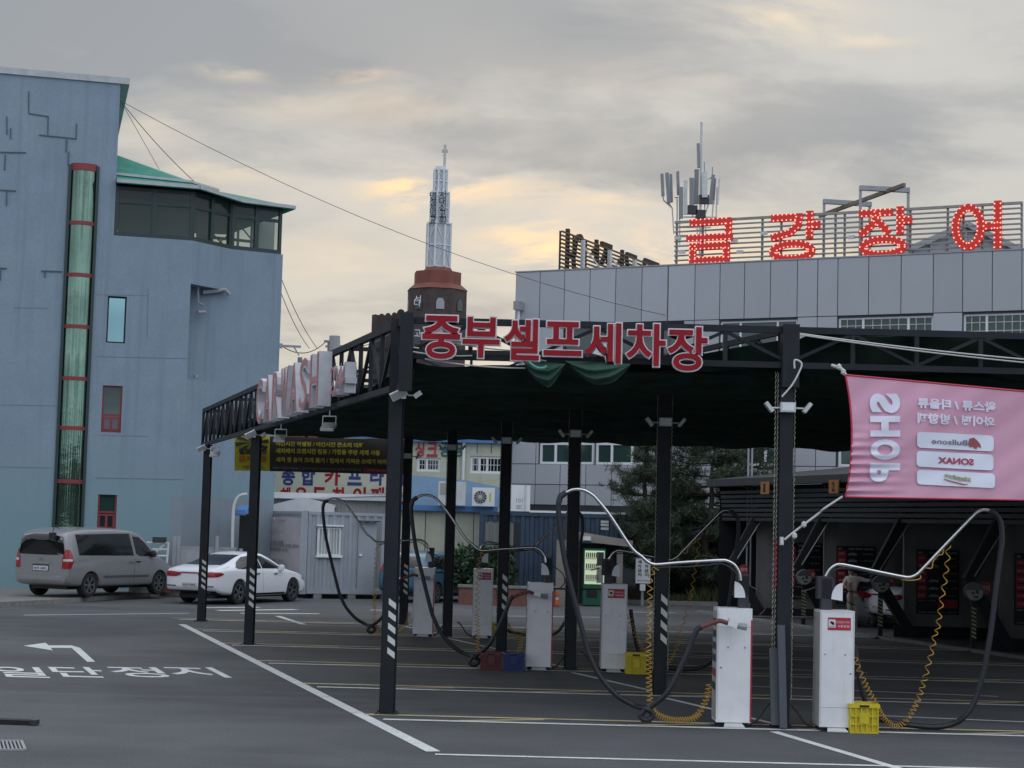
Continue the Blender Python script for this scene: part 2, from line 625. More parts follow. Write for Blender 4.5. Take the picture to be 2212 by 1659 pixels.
DY = 4.0
ROW = [22.3 + DY * i for i in range(6)]
E2 = V((-0.30, 1.0, 0))
LEFT0 = gnd(*z('J', 1555, 1590)) if False else gnd(835, 1542)      # foot of the front left post
LX = lambda y: LEFT0.x + E2.x * (y - LEFT0.y)
RIGHT0 = gnd(1684, 1571)
RX = lambda y: RIGHT0.x - 0.297 * (y - RIGHT0.y)
lw, ly = MB(), MB()
p0, p1 = gnd(393, 1349), gnd(936, 1624)
strip(lw, p0, p1, 0.16, 0.005)                # long white edge line of the bays
dir2 = (p1 - p0).normalized()
for i, y in enumerate(ROW):
    xl = p0.x + (p1.x - p0.x) * (y - p0.y) / (p1.y - p0.y)
    strip(ly, (xl - 0.02, y + 0.28), (xl + 19, y + 0.28), 0.13, 0.006)
    strip(lw, (xl + 0.25, y - 0.24), (xl + 19, y - 0.24), 0.14, 0.007)
    for k in range(9):                        # sparse diagonal hatch inside each separator
        x = xl + 1.2 + k * 2.1
        strip(ly, (x, y - 0.16), (x + 1.05, y + 0.21), 0.10, 0.004)
# aisle line between vacuum bays, the second edge line, the front line
a, b = gnd(1672, 1581), gnd(1935, 1659)
d = (b - a) / (b - a).length
strip(lw, a - d * 0, a + d * 9, 0.12, 0.0045)
for q in range(5):
    y = ROW[q + 1]
    a2 = V((RX(y) + 0.02, y - 0.5, 0))
    strip(lw, a2, a2 + V((1.15, -3.1, 0)), 0.10, 0.0045)
    strip(lw, (RX(y) + 2.6, y - 2.2), (RX(y) + 6.5, y - 2.9), 0.09, 0.0045)
strip(lw, gnd(940, 1630), gnd(940, 1630) + V((14, 0.02, 0)), 0.10, 0.0052)
# lines by the kerb and the car
strip(lw, gnd(52, 1329), gnd(408, 1325), 0.12)
strip(lw, gnd(600, 1331), gnd(656, 1349), 0.16)
strip(lw, gnd(655, 1350), gnd(1500, 1371), 0.06)
for (u0, v0, u1, v1, wd) in ((432, 1313, 560, 1312, .30), (470, 1319, 640, 1317, .35), (520, 1325, 690, 1326, .28), (800, 1318, 860, 1319, .2), (1350, 1322, 1460, 1324, .12), (1090, 1331, 1340, 1334, .12)):
    strip(lw, gnd(u0, v0), gnd(u1, v1), wd, 0.0043)
tag(lw.build('road_marking', M['paintw']), kind='structure')
tag(ly.build('road_marking', M['painty']), kind='structure')
# turn arrow and the stop lettering painted on the ground
ar = MB()
poly = [z('S', *q) for q in ((228, 106), (440, 78), (474, 104), (690, 103), (772, 126), (922, 262), (845, 263), (694, 128), (488, 126), (512, 152))]
P = [gnd(*q) for q in poly]
for idx in ((0, 1, 2, 8, 9), (2, 3, 7, 8), (3, 4, 5, 6, 7)):
    flat(ar, [P[i] for i in idx])
tag(ar.build('road_arrow', M['paintw']), kind='structure')
lt = MB()
ydir = (gnd(*z('S', 1930, 306)) - gnd(*z('S', 2120, 405)))
for ch, x in (('일', -95), ('단', 455), ('정', 1005), ('지', 1540)):
    o = gnd(*z('S', x, 303)) - ydir
    wdt = 0.84
    gx = {'정': 0.84, '지': 0.86}.get(ch, 0.80)
    write(lt, ch, lambda px, py, e: V((o.x + gx * px + ydir.x * py, o.y + ydir.y * py, 0.004)), bold=0.012)
tag(lt.build('road_lettering', M['paintw']), kind='structure')

# unseen wooded ridge added behind and beside the lot to darken glass reflections
rd = MB(); n = 160
pts_ = []
for k in range(n + 1):
    an = R(172) + R(196) * k / n
    hgt = 11 + 4.5 * math.sin(k * .37) + 3 * math.sin(k * 1.13 + 1) + 2.2 * math.sin(k * 2.9)
    rr = 150 + 8 * math.sin(k * .8)
    pts_.append((V((rr * math.cos(an), rr * math.sin(an) - 8, -.5)), V((rr * 1.02 * math.cos(an), rr * 1.02 * math.sin(an) - 8, hgt)), V((rr * 1.35 * math.cos(an), rr * 1.35 * math.sin(an) - 8, -.5))))
for k in range(n):
    a, b = pts_[k], pts_[k + 1]
    rd.add([a[0], b[0], b[1], a[1]], [(0, 1, 2, 3)]); rd.add([a[1], b[1], b[2], a[2]], [(0, 1, 2, 3)])
tag(rd.build('reflected_ridge', mat('added wooded ridge', (0.030, 0.042, 0.030), .9, var=.4, scale=.2)), kind='structure')

# raised pavement in front of the blue building
kp = [gnd(*z('C', *q)) for q in ((-900, 905), (-400, 862), (0, 812), (230, 800), (500, 783), (800, 758), (1000, 744), (1150, 742))]
pv = MB(); kb = MB()
back = [V((4.5, 62, 0)), V((-40, 62, 0)), V((-40, kp[0].y + .3, 0))]
front = kp + [gnd(760, 1285)]
top = [V((p.x, p.y + 0.30, 0.12)) for p in front] + [V((p.x, p.y, 0.12)) for p in back]
pv.add(top, [list(range(len(top)))])
for i in range(len(front) - 1):
    a, b = V(front[i]), V(front[i + 1])
    o = V((0, 0.30, 0))
    up_ = V((0, 0, 0.124))
    kb.add([a, b, b + up_, a + up_, a + o + up_, b + o + up_], [(0, 1, 2, 3), (3, 2, 5, 4)])
tag(pv.build('pavement', M['pave']), kind='structure')
tag(kb.build('kerb', M['kerb']), kind='structure')

# drain slot and grate at the lower left
t = thing('drain_rail', 'black steel rail lying across the asphalt at the lower left', 'rail', gnd(40, 1567))
a, b = gnd(-120, 1559), gnd(80, 1566)
MB().bar(a + V((0, 0, .03)), b + V((0, 0, .03)), 0.16, 0.05).build('rail', M['black'], t)
e = MB()
e.cyl(b + V((-0.02, -0.06, .005)), 0.05, 0.06, 10)
e.build('end_plate', M['dark'], t)
t = thing('drain_grate', 'steel drain grate let into the asphalt at the lower left corner', 'grate', gnd(20, 1612))
fr_ = MB(); sl_ = MB()
a, b, c, d = gnd(-60, 1602), gnd(46, 1603), gnd(54, 1622), gnd(-60, 1622)
for p, q in ((a, b), (b, c), (c, d)):
    fr_.bar(p + V((0, 0, .012)), q + V((0, 0, .012)), 0.03, 0.02)
for i in range(14):
    f = i / 13
    sl_.bar(a.lerp(b, f) + V((0, 0, .01)), d.lerp(c, f) + V((0, 0, .01)), 0.018, 0.014)
fr_.build('frame', M['grey'], t); sl_.build('grate_bars', M['grey'], t)
pit = MB(); flat(pit, [a, b, c, d], 0.003); pit.build('pit', M['black'], t)


# ================================================================== WALL HELPERS
def wall(mb, fr, s0, s1, z0, z1, holes=(), d=0.0, rev=0.14):
    """one wall sheet with real openings and reveals"""
    ss = sorted({s0, s1, *[h[0] for h in holes], *[h[1] for h in holes]})
    zs = sorted({z0, z1, *[h[2] for h in holes], *[h[3] for h in holes]})
    ss = [x for x in ss if s0 <= x <= s1]; zs = [x for x in zs if z0 <= x <= z1]
    for i in range(len(ss) - 1):
        for j in range(len(zs) - 1):
            cx, cz = (ss[i] + ss[i + 1]) / 2, (zs[j] + zs[j + 1]) / 2
            if any(h[0] < cx < h[1] and h[2] < cz < h[3] for h in holes):
                continue
            mb.add([fr.pt(ss[i], d, zs[j]), fr.pt(ss[i + 1], d, zs[j]), fr.pt(ss[i + 1], d, zs[j + 1]), fr.pt(ss[i], d, zs[j + 1])], [(0, 1, 2, 3)])
    for (a, b, c, e) in holes:
        p = [(a, c), (b, c), (b, e), (a, e)]
        for i in range(4):
            q, r = p[i], p[(i + 1) % 4]
            mb.add([fr.pt(q[0], d, q[1]), fr.pt(r[0], d, r[1]), fr.pt(r[0], d + rev, r[1]), fr.pt(q[0], d + rev, q[1])], [(0, 1, 2, 3)])


def fbox(mb, fr, s0, s1, d0, d1, z0, z1):
    mb.add([fr.pt(a, b, c) for a in (s0, s1) for b in (d0, d1) for c in (z0, z1)],
           [(0, 1, 3, 2), (4, 6, 7, 5), (0, 4, 5, 1), (2, 3, 7, 6), (0, 2, 6, 4), (1, 5, 7, 3)])


def window(fr, hole, parent, fm, gm, cols=(), rows=(), d=0.0, fw=0.06, depth=0.09, grille=None, name='window'):
    """frame in the opening (part) with a pane (sub-part); cols/rows are mullion positions 0..1"""
    a, b, c, e = hole
    f = MB()
    d0, d1 = d + depth - 0.03, d + depth + 0.04
    fbox(f, fr, a, a + fw, d0, d1, c, e); fbox(f, fr, b - fw, b, d0, d1, c, e)
    fbox(f, fr, a + fw, b - fw, d0, d1, c, c + fw); fbox(f, fr, a + fw, b - fw, d0, d1, e - fw, e)
    for q in cols:
        s = a + (b - a) * q
        fbox(f, fr, s - fw * .5, s + fw * .5, d0 + .004, d1 - .004, c + fw, e - fw)
    for q in rows:
        s = c + (e - c) * q
        fbox(f, fr, a + fw, b - fw, d0 + .007, d1 - .007, s - fw * .5, s + fw * .5)
    o = f.build(name, fm, parent)
    p = MB()
    p.add([fr.pt(a + fw, d1 - .02, c + fw), fr.pt(b - fw, d1 - .02, c + fw), fr.pt(b - fw, d1 - .02, e - fw), fr.pt(a + fw, d1 - .02, e - fw)], [(0, 1, 2, 3)])
    p.build('pane', gm, None, local=True) if False else _sub(p, 'pane', gm, o)
    if grille:
        q = MB()
        n, mth_ = grille
        for k in range(1, n):
            s = a + (b - a) * k / n
            fbox(q, fr, s - .012, s + .012, d0 + .012, d0 + .03, c + fw, e - fw)
        for k in range(1, mth_):
            s = c + (e - c) * k / mth_
            fbox(q, fr, a + fw, b - fw, d0 + .015, d0 + .027, s - .012, s + .012)
        _sub(q, 'grille', M['lamp'], o)
    return o


def _sub(mb, name, m, parent, smooth=False):
    return mb.build(name, m, parent, smooth=smooth)


def hole_px(fr, u0, v0, u1, v1):
    """opening from picture corners (upper left, lower right) on a frame"""
    um, vm = (u0 + u1) / 2, (v0 + v1) / 2
    s0 = fr.sz(u0, vm)[0]; s1 = fr.sz(u1, vm)[0]; z0 = fr.sz(um, v1)[1]; z1 = fr.sz(um, v0)[1]
    return (s0, s1, z0, z1)


# ================================================================== BLUE BUILDING (left)
M['bluewall'] = mat('pale blue wall paint', (0.210, 0.275, 0.345), 0.8, var=0.05, scale=1.2, bump=0.12, bscale=30, speck=(14, .05), streak=0.6, scol=(0.160, 0.212, 0.270), sdim=(2.6, 2.6, 0.09),
                    second=(0.222, 0.288, 0.352), slo=0.45, shi=0.62)
mt_ = M['bluewall'].node_tree                      # spray-faded teal coat on the lowest storey
_b = mt_.nodes['Principled BSDF']; _src = _b.inputs['Base Color'].links[0].from_socket
_g = mt_.nodes.new('ShaderNodeNewGeometry'); _s = mt_.nodes.new('ShaderNodeSeparateXYZ'); mt_.links.new(_g.outputs['Position'], _s.inputs[0])
_n = mt_.nodes.new('ShaderNodeTexNoise'); _n.inputs['Scale'].default_value = 0.5; mt_.links.new(_g.outputs['Position'], _n.inputs['Vector'])
_a = mt_.nodes.new('ShaderNodeMath'); _a.operation = 'MULTIPLY_ADD'; _a.inputs[1].default_value = 2.2; mt_.links.new(_n.outputs[0], _a.inputs[0]); mt_.links.new(_s.outputs[2], _a.inputs[2])
_r = mt_.nodes.new('ShaderNodeMapRange'); _r.interpolation_type = 'SMOOTHSTEP'; _r.inputs[1].default_value = 6.3; _r.inputs[2].default_value = 3.2; mt_.links.new(_a.outputs[0], _r.inputs[0])
_x = mt_.nodes.new('ShaderNodeMix'); _x.data_type = 'RGBA'; mt_.links.new(_r.outputs[0], _x.inputs[0]); mt_.links.new(_src, _x.inputs[6]); _x.inputs[7].default_value = (0.185, 0.290, 0.325, 1)
mt_.links.new(_x.outputs[2], _b.inputs['Base Color'])
M['tealwall'] = mat('teal mural paint', (0.185, 0.300, 0.335), 0.8, var=0.06, scale=1.2, bump=0.1, bscale=30, streak=0.3, scol=(0.15, 0.235, 0.28), sdim=(2, 2, 0.2))
M['greywall'] = mat('grey mural paint', (0.215, 0.255, 0.295), 0.8, var=0.06, scale=1.2)
M['roofgreen'] = mat('green roof felt', (0.030, 0.230, 0.165), 0.75, var=0.2, scale=2.5, bump=0.3, bscale=6)
M['eave'] = mat('weathered white eave', (0.42, 0.44, 0.45), 0.6, var=0.12)
M['greenframe'] = mat('dark green window frame', (0.012, 0.035, 0.035), 0.45)
M['redframe'] = mat('red window frame', (0.22, 0.03, 0.035), 0.5)
M['groove'] = mat('dark joint', (0.09, 0.115, 0.145), 0.9)
FA = Fr(at(0, 1270, 54.0), R(15))
sT = FA.sz(255, 300)[0]; sC = FA.sz(416, 515)[0]
zTop = FA.sz(255, 181)[1]; zS = FA.sz(330, 514)[1]
pC = FA.pt(sC, 0, 0)
FB = Fr(pC, R(58))
uu, vv = z('A', 1510, 1310)
sB = FB.sz(uu, vv)[0]
pD = FB.pt(sB, 0, 0)
FC = Fr(pD, R(29))
sD = FC.sz(611, 556)[0]
bld = thing('apartment_building', 'pale blue painted block with a curved stair window and a green roofed glass sunroom', 'building', FA.pt(3, 0, 0.12))
h1 = hole_px(FA, 231, 640, 272, 741); h2 = hole_px(FA, 220, 833, 263, 934); h3 = hole_px(FA, 211, 1047, 252, 1146)
gs = [FA.sz(z('A', x, y)[0], z('A', x, y)[1]) for x, y in ((447, 800), (650, 800))]
zg1 = FA.sz(182, 358)[1]
hg = (gs[0][0], gs[1][0], 1.4, zg1)
Z0 = 0.12
wl = MB()
wall(wl, FA, -9, sT, 3.05, zS, (h1, h2, (hg[0], hg[1], 3.05, zS)) if False else (h1, h2, (hg[0], hg[1], 3.05, zS)), rev=0.25)
wall(wl, FA, -9, sT, zS, zTop, ((hg[0], hg[1], zS, hg[3]),), rev=0.25)
wall(wl, FA, sT, sC, 3.05, zS, [h for h in (h1, h2) if h[1] > sT])
wl.add([FA.pt(-9, 0, Z0), FA.pt(-9, 9, Z0), FA.pt(-9, 9, zTop), FA.pt(-9, 0, zTop)], [(0, 1, 2, 3)])
# right return of the tower above the sunroom
wl.add([FA.pt(sT, 0, zS), FA.pt(sT, 9, zS), FA.pt(sT, 9, zTop), FA.pt(sT, 0, zTop)], [(0, 1, 2, 3)])
zn1 = FB.sz(450, 620)[1]; zn0 = FB.sz(450, 825)[1]
wall(wl, FB, 0, sB, zn1, zS)
wall(wl, FB, 0, sB, 3.05, zn0)
bk = FC.pt(-sB * math.cos(R(28)), 0, 0)
nd = FC.pt(-sB * 0.86, 0.02, 0)
ang = (V((pD.x, pD.y, 0)) - nd)
for (p, q) in ((pC, nd), (nd, pD)):                                   # niche: return wall and back wall
    wl.add([(p[0], p[1], zn0), (q[0], q[1], zn0), (q[0], q[1], zn1), (p[0], p[1], zn1)], [(0, 1, 2, 3)])
for h in (zn0, zn1):
    wl.add([(pC[0], pC[1], h), (nd[0], nd[1], h), (pD[0], pD[1], h)], [(0, 1, 2)])
wall(wl, FC, 0, sD, 3.05, zS)
pE = FC.pt(sD, 0, 0); pF = FC.pt(sD, 9, 0)
wl.add([(pE.x, pE.y, Z0), (pF.x, pF.y, Z0), (pF.x, pF.y, zS), (pE.x, pE.y, zS)], [(0, 1, 2, 3)])
wl.build('wall', M['bluewall'], bld)
lowr = MB()
wall(lowr, FA, -9, sC - 0.35, Z0, 3.05, ((h3[0], h3[1], h3[2], 3.05), (hg[0], hg[1], hg[2], 3.05)))
lowr.build('lower_wall', M['bluewall'], bld)
lg = MB()
wall(lg, FA, sC - 0.35, sC, Z0, 3.05); wall(lg, FB, 0, sB, Z0, 3.05); wall(lg, FC, 0, sD, Z0, 3.05)
lg.build('painted_base', M['greywall'], bld)
# upper part of the ground floor window sits above the base course: close the wall there
w3 = MB(); w3b = h3
o = window(FA, h3, bld, M['redframe'], M['glassg'], cols=(), rows=(0.40,), fw=0.055)
q = MB()
fbox(q, FA, h3[0] + .05, h3[1] - .05, 0.05, 0.09, h3[2] + .05, h3[2] + (h3[3] - h3[2]) * .36)
q.build('spandrel', M['redframe'], bld)
for k in (0, 1):
    c = (h3[0] + h3[1]) / 2 + (-.2 if k == 0 else .03)
    b_ = MB(); fbox(b_, FA, c, c + .15, 0.035, 0.05, h3[2] + .12, h3[2] + (h3[3] - h3[2]) * .32)
    b_.build('small_pane', M['glass'], bld)
M['skypane'] = glassmat('pale mirror pane', (0.24, 0.42, 0.45), 0.06, metal=0.85)
window(FA, h1, bld, M['black'], M['skypane'], fw=0.045)
window(FA, h2, bld, M['redframe'], M['glassg'], rows=(0.38,), fw=0.05)
q = MB(); fbox(q, FA, h2[0] + .05, h2[1] - .05, 0.05, 0.09, h2[2] + .05, h2[2] + (h2[3] - h2[2]) * .33)
q.build('spandrel', M['redframe'], bld)
for k in (0, 1):
    c = (h2[0] + h2[1]) / 2 + (-.21 if k == 0 else .03)
    b_ = MB(); fbox(b_, FA, c, c + .17, 0.035, 0.05, h2[2] + .1, h2[2] + (h2[3] - h2[2]) * .27)
    b_.build('small_pane', M['glass'], bld)
# parapet cap
cp = MB()
fbox(cp, FA, -9.1, sT + 0.28, -0.06, 9, zTop, zTop + 0.20)
cp.build('parapet_cap', M['eave'], bld)
# curved stair window
M['stairglass'] = mat('mirror green stair glass', (0.15, 0.235, 0.185), 0.06, 0.85, streak=0.55, scol=(0.03, 0.075, 0.06), sdim=(4.0, 4.0, 0.16), var=0.25, scale=0.8, bump=.25, bscale=1.6)  # dark vertical streaks in the colour imitate reflections, on top of real mirroring
gl = MB(); wd = hg[1] - hg[0]; cx = (hg[0] + hg[1]) / 2


def arc(f, zz, rad=0.0):
    an = math.pi * f
    return FA.pt(cx - math.cos(an) * (wd / 2 - 0.08 + rad), -math.sin(an) * (0.26 + rad) + 0.10, zz)


gl.grid(lambda a, b: arc(a, hg[2] + (hg[3] - hg[2]) * b), 20, 40)
gl.build('stair_glass', M['stairglass'], bld, smooth=True)
sd = MB()
for s0, s1 in ((hg[0], hg[0] + .09), (hg[1] - .09, hg[1])):
    fbox(sd, FA, s0, s1, -0.05, 0.2, hg[2], hg[3])
split(sd, 'stair_glass_frame', M['greenframe'], bld)
bands = [hg[3] - 0.06] + [FA.sz(x, y)[1] for x, y in ((179, 483), (174, 595), (165, 706), (160, 818), (154, 925), (148, 1040))]
for i, zb in enumerate(bands):
    bb = MB()
    hh = 0.11 if i == 0 else 0.06
    n = 16
    for k in range(n):
        p, q_ = arc(k / n, 0, .035), arc((k + 1) / n, 0, .035)
        pi_, qi = arc(k / n, 0, -.01), arc((k + 1) / n, 0, -.01)
        bb.add([(p.x, p.y, zb - hh), (q_.x, q_.y, zb - hh), (q_.x, q_.y, zb + hh), (p.x, p.y, zb + hh), (pi_.x, pi_.y, zb + hh), (qi.x, qi.y, zb + hh), (pi_.x, pi_.y, zb - hh), (qi.x, qi.y, zb - hh)],
               [(0, 1, 2, 3), (3, 2, 5, 4), (0, 6, 7, 1)])
    bb.build('red_band', M['redframe'], bld)
# dark joints scratched in the render
gv = MB()
SEG = ((188, 265, 188, 410), (190, 410, 320, 430), (315, 430, 312, 545), (255, 550, 500, 575), (500, 475, 497, 575), (45, 430, 45, 545), (70, 505, 70, 575), (0, 663, 170, 665), (35, 680, 30, 780),
       (0, 910, 105, 915), (45, 920, 42, 1010), (0, 1420, 45, 1422), (5, 1425, 3, 1500), (270, 1438, 405, 1442), (293, 1440, 293, 1480), (437, 580, 432, 660), (450, 660, 445, 745))
for i, (x0, y0, x1, y1) in enumerate(SEG):
    a, b = FA.sz(*z('A', x0, y0)), FA.sz(*z('A', x1, y1))
    dd = -0.004 - 0.001 * i
    gv.bar(FA.pt(a[0], dd, a[1]), FA.pt(b[0], dd, b[1]), 0.035, 0.035, up=FA.y)
split(gv, 'wall_joint', M['groove'], bld)
hl = MB()                                            # faint casting joints across the render
for i, (x0, y0, x1, y1) in enumerate(((690, 112, 1080, 118), (700, 1130, 1080, 1140), (0, 910, 420, 918), (100, 205, 350, 212), (690, 560, 1380, 575), (0, 1360, 380, 1368), (1075, 60, 1068, 420), (690, 1440, 1330, 1452))):
    a, b = FA.sz(*z('B', x0, y0)), FA.sz(*z('B', x1, y1))
    hl.bar(FA.pt(a[0], -.001 - .0004 * i, a[1]), FA.pt(b[0], -.001 - .0004 * i, b[1]), .022, .006, up=FA.y)
split(hl, 'render_joint', mat('faint joint', (0.165, 0.20, 0.245), .9), bld)
# sunroom: floor line zS, glazing above, roof
zH = FA.sz(330, 407)[1]


def glazing(fr, s0, s1, n, tr):
    f = MB(); p = MB()
    hh = zH - zS
    for k in range(n + 1):
        s = s0 + (s1 - s0) * k / n
        wdt = 0.07 if 0 < k < n else 0.10
        fbox(f, fr, max(s0, s - wdt), min(s1, s + wdt), 0.02, 0.14, zS + .13, zH)
    fbox(f, fr, s0, s1, 0.01, 0.16, zS, zS + .13)
    for k in range(n):
        a = s0 + (s1 - s0) * k / n + .07; b = s0 + (s1 - s0) * (k + 1) / n - .07
        fbox(f, fr, a, b, 0.04, 0.12, zS + hh * tr - .05, zS + hh * tr + .05)
        fbox(f, fr, a, b, 0.04, 0.12, zH - .10, zH)
        p.add([fr.pt(a, .08, zS + .13), fr.pt(b, .08, zS + .13), fr.pt(b, .08, zH - .1), fr.pt(a, .08, zH - .1)], [(0, 1, 2, 3)])
    o = f.build('sunroom_frame', M['greenframe'], bld)
    p.build('pane', M['sunpane'], o)


M['sunpane'] = glassmat('clear green glass', (0.06, 0.085, 0.075), 0.04, clear=0.55)
s_l = sT + .006
glazing(FA, s_l, sC, 2, 0.70)
glazing(FB, 0.0, sB, 2, 0.70)
glazing(FC, 0.0, sD - 0.06, 2, 0.70)
inn = MB()
fbox(inn, FA, s_l + .2, sC + .2, 2.2, 2.3, zS, zH)          # back wall of the sunroom behind the first bay
for x in (0.9, 1.9):
    fbox(inn, FC, x - .62, x - .55, 3.0, 3.06, zS, zH)
fbox(inn, FC, -0.2, 0.25, 2.9, 3.0, zS, zH)
fbox(inn, FC, 1.75, 2.6, 2.9, 3.0, zS, zH)
split(inn, 'sunroom_back_wall', mat('dim interior wall', (0.34, 0.36, 0.33), 0.8), bld)
br = MB()
br.bar(FC.pt(0.2, 2.6, zS + .3), FC.pt(1.0, 2.6, zH - .5), .04); br.bar(FC.pt(0.3, 2.7, zH - .7), FC.pt(1.1, 2.7, zS + .2), .04)
br.bar(FC.pt(1.3, 2.6, zH - .4), FC.pt(1.9, 2.6, zH - 1.0), .04); br.bar(FC.pt(0.1, 2.6, zS + .75), FC.pt(1.9, 2.6, zS + .75), .09)
split(br, 'cross_brace', M['greenframe'], bld)
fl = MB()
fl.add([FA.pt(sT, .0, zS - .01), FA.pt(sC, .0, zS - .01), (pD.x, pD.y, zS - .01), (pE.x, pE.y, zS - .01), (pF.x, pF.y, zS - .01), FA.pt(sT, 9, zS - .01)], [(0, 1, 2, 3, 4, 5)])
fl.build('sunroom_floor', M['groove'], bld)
# roof: eaves overhang the glazing, rising to the tower
ov = 0.35
E0 = FA.pt(sT + .01, -ov, zH + .12); E1 = FA.pt(sC + .12, -ov, zH + .10)
E2_ = FB.pt(sB + .05, -ov, zH + .02); E3 = FC.pt(sD + .22, -ov + .05, zH - .0)
AP = FA.pt(sT + .01, 3.6, FA.sz(252, 333, 3.6)[1]); RP = FC.pt(0.35, 2.5, FC.sz(522, 419, 2.5)[1]); E4 = FC.pt(sD + .22, 6, zH)
E5 = FA.pt(sT + .01, 9, zH + .1)
rf = MB()


def slab(mb, pts, th=0.10):
    mb.prism([V(p) for p in pts], V((0, 0, -th)))


slab(rf, (E0, E1, AP)); slab(rf, (E1, E2_, RP)); slab(rf, (E1, RP, AP)); slab(rf, (E2_, E3, RP)); slab(rf, (E3, E4, RP)); slab(rf, (RP, E4, E5, AP))
rf.build('sunroom_roof', M['roofgreen'], bld)
ev = MB()
for a, b in ((E0, E1), (E1, E2_), (E2_, E3), (E3, E4)):
    ev.bar(V(a) + V((0, 0, -.02)), V(b) + V((0, 0, -.02)), .12, .11)
k1, k2 = V(E0).lerp(V(AP), .16) + V((0, 0, .05)), V(E1).lerp(V(AP), .10) + V((0, 0, .05))
ev.bar(k1, k2, .13, .08); ev.bar(k2, V(RP) + V((0, 0, .04)), .10, .07)
ev.build('eave_trim', M['eave'], bld)
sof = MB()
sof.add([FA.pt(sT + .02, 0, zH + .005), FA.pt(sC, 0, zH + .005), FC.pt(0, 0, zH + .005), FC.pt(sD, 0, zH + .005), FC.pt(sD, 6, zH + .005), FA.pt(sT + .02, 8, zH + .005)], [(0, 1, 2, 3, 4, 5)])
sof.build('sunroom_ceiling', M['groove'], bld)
# ducts in the niche
du = MB()
a, b = FB.sz(*z('B', 1475, 60)), FB.sz(*z('B', 1475, 180))
n_ = lambda x, y, d=0.25: FB.pt(FB.sz(*z('B', x, y))[0], d, FB.sz(*z('B', x, y))[1])
du.tube([n_(1480, 50), n_(1480, 165), n_(1520, 185)], .035, 8)
du.tube([n_(1475, 235), n_(1530, 235)], .06, 8)
du.tube([n_(1520, 90, .3), n_(1590, 82, .1), n_(1615, 75, -.1), n_(1640, 110, -.15)], .07, 8)
du.cyl(n_(1440, 715, .1), .09, .1, 10, 'Z')
split(du, 'vent_pipe', M['grey'], bld, smooth=True)

# ================================================================== OVERHEAD WIRES AND FAR POLES
def wire(label, pts, r=0.012, sag=0.0, name='power_cable', group=None):
    q = []
    for i in range(len(pts) - 1):
        a, b = pts[i], pts[i + 1]
        for k in range(16):
            t_ = k / 16
            q.append(a.lerp(b, t_) - V((0, 0, sag * 4 * t_ * (1 - t_))))
    q.append(pts[-1])
    o = MB().tube(q, r, 5).build(name, M['wire'])
    return tag(o, label, 'cable', group)


hook = FA.pt(sT + .03, .05, FA.sz(258, 217)[1])
wire('thick black cable strung from the blue tower down towards the restaurant roof', [hook, at(1530, 700, 64)], .010, 0.9)
wire('short black cable from the blue tower to the sunroom roof corner', [hook, V(RP) + V((-.5, -.9, .0))], .012, .12)
wire('thin cable from the blue tower dropping behind the green sunroom roof', [hook, at(344, 366, 62)], .009, 0)
wire('upper of two cables running down behind the blue building towards the far pole', [at(609, 605, 66), at(685, 752, 75)], .014, .2)
wire('lower of two cables running down behind the blue building towards the far pole', [at(603, 622, 66), at(668, 752, 75)], .014, .2)
t = thing('utility_pole', 'far utility pole with a bracket arm seen over the side truss', 'pole', at(648, 1130, 95))
b_ = at(648, 1130, 95)
MB().tube([V((b_.x, 95, 0)), at(648, 772, 95)], .13, 8).build('pole_shaft', M['concrete'], t)
MB().bar(at(650, 749, 95), at(606, 747, 95), .12).bar(at(634, 748, 95), at(646, 768, 95), .07).bar(at(606, 742, 95), at(606, 752, 95), .2).build('crossarm', M['grey'], t)
t = thing('utility_pole', 'far utility pole with wide crossarms close to the church tower', 'pole', at(712, 1130, 110))
b_ = at(712, 1130, 110)
MB().tube([V((b_.x, 110, 0)), at(712, 738, 110)], .14, 8).build('pole_shaft', M['concrete'], t)
MB().bar(at(700, 737, 110), at(735, 739, 110), .14).bar(at(703, 748, 110), at(728, 750, 110), .14).build('crossarm', M['grey'], t)
MB().cyl(at(722, 760, 110), .35, 1.0, 10).build('transformer', M['grey'], t)
wire('far line hung between the two distant utility poles', [at(606, 745, 95), at(706, 736, 110), at(840, 722, 120)], .03, .6)
# ================================================================== GREY RESTAURANT BUILDING (right)
M['panel'] = mat('grey aluminium panel', (0.40, 0.415, 0.45), 0.42, var=0.03, scale=0.6, streak=0.15, scol=(0.35, 0.36, 0.39), sdim=(1.5, 1.5, 0.12))
_t = M['panel'].node_tree; _b = _t.nodes['Principled BSDF']; _src = _b.inputs['Base Color'].links[0].from_socket
_g = _t.nodes.new('ShaderNodeNewGeometry'); _r = _t.nodes.new('ShaderNodeMapRange'); _r.inputs[3].default_value = .90; _r.inputs[4].default_value = 1.07
_t.links.new(_g.outputs['Random Per Island'], _r.inputs[0]); _x = _t.nodes.new('ShaderNodeMix'); _x.data_type = 'RGBA'; _x.blend_type = 'MULTIPLY'; _x.inputs[0].default_value = 1
_t.links.new(_src, _x.inputs[6]); _t.links.new(_r.outputs[0], _x.inputs[7]); _t.links.new(_x.outputs[2], _b.inputs['Base Color'])
M['joint'] = mat('panel joint', (0.05, 0.055, 0.065), 0.9)
FR = Fr(at(1115, 600, 66.0), -math.atan(0.5))
gb = thing('restaurant_building', 'long grey panel clad restaurant building with window bands and a flat roof', 'building', FR.pt(12, 0, 0))
S = lambda u, v: FR.sz(u, v)[0]
zP = FR.sz(1300, 581)[1]
cols_u = [1116, 1167.5, 1220.5, 1275.5, 1331, 1387.5, 1444.5, 1502, 1556, 1609, 1665, 1723, 1767, 1810.5, 1877, 1947, 2016.5, 2080, 2144, 2208, 2275, 2345, 2412, 2480, 2548]
ss = [S(u, 620) for u in cols_u]
zw1 = FR.sz(1900, 684)[1]; zw0 = zw1 - 1.15                        # third floor window band
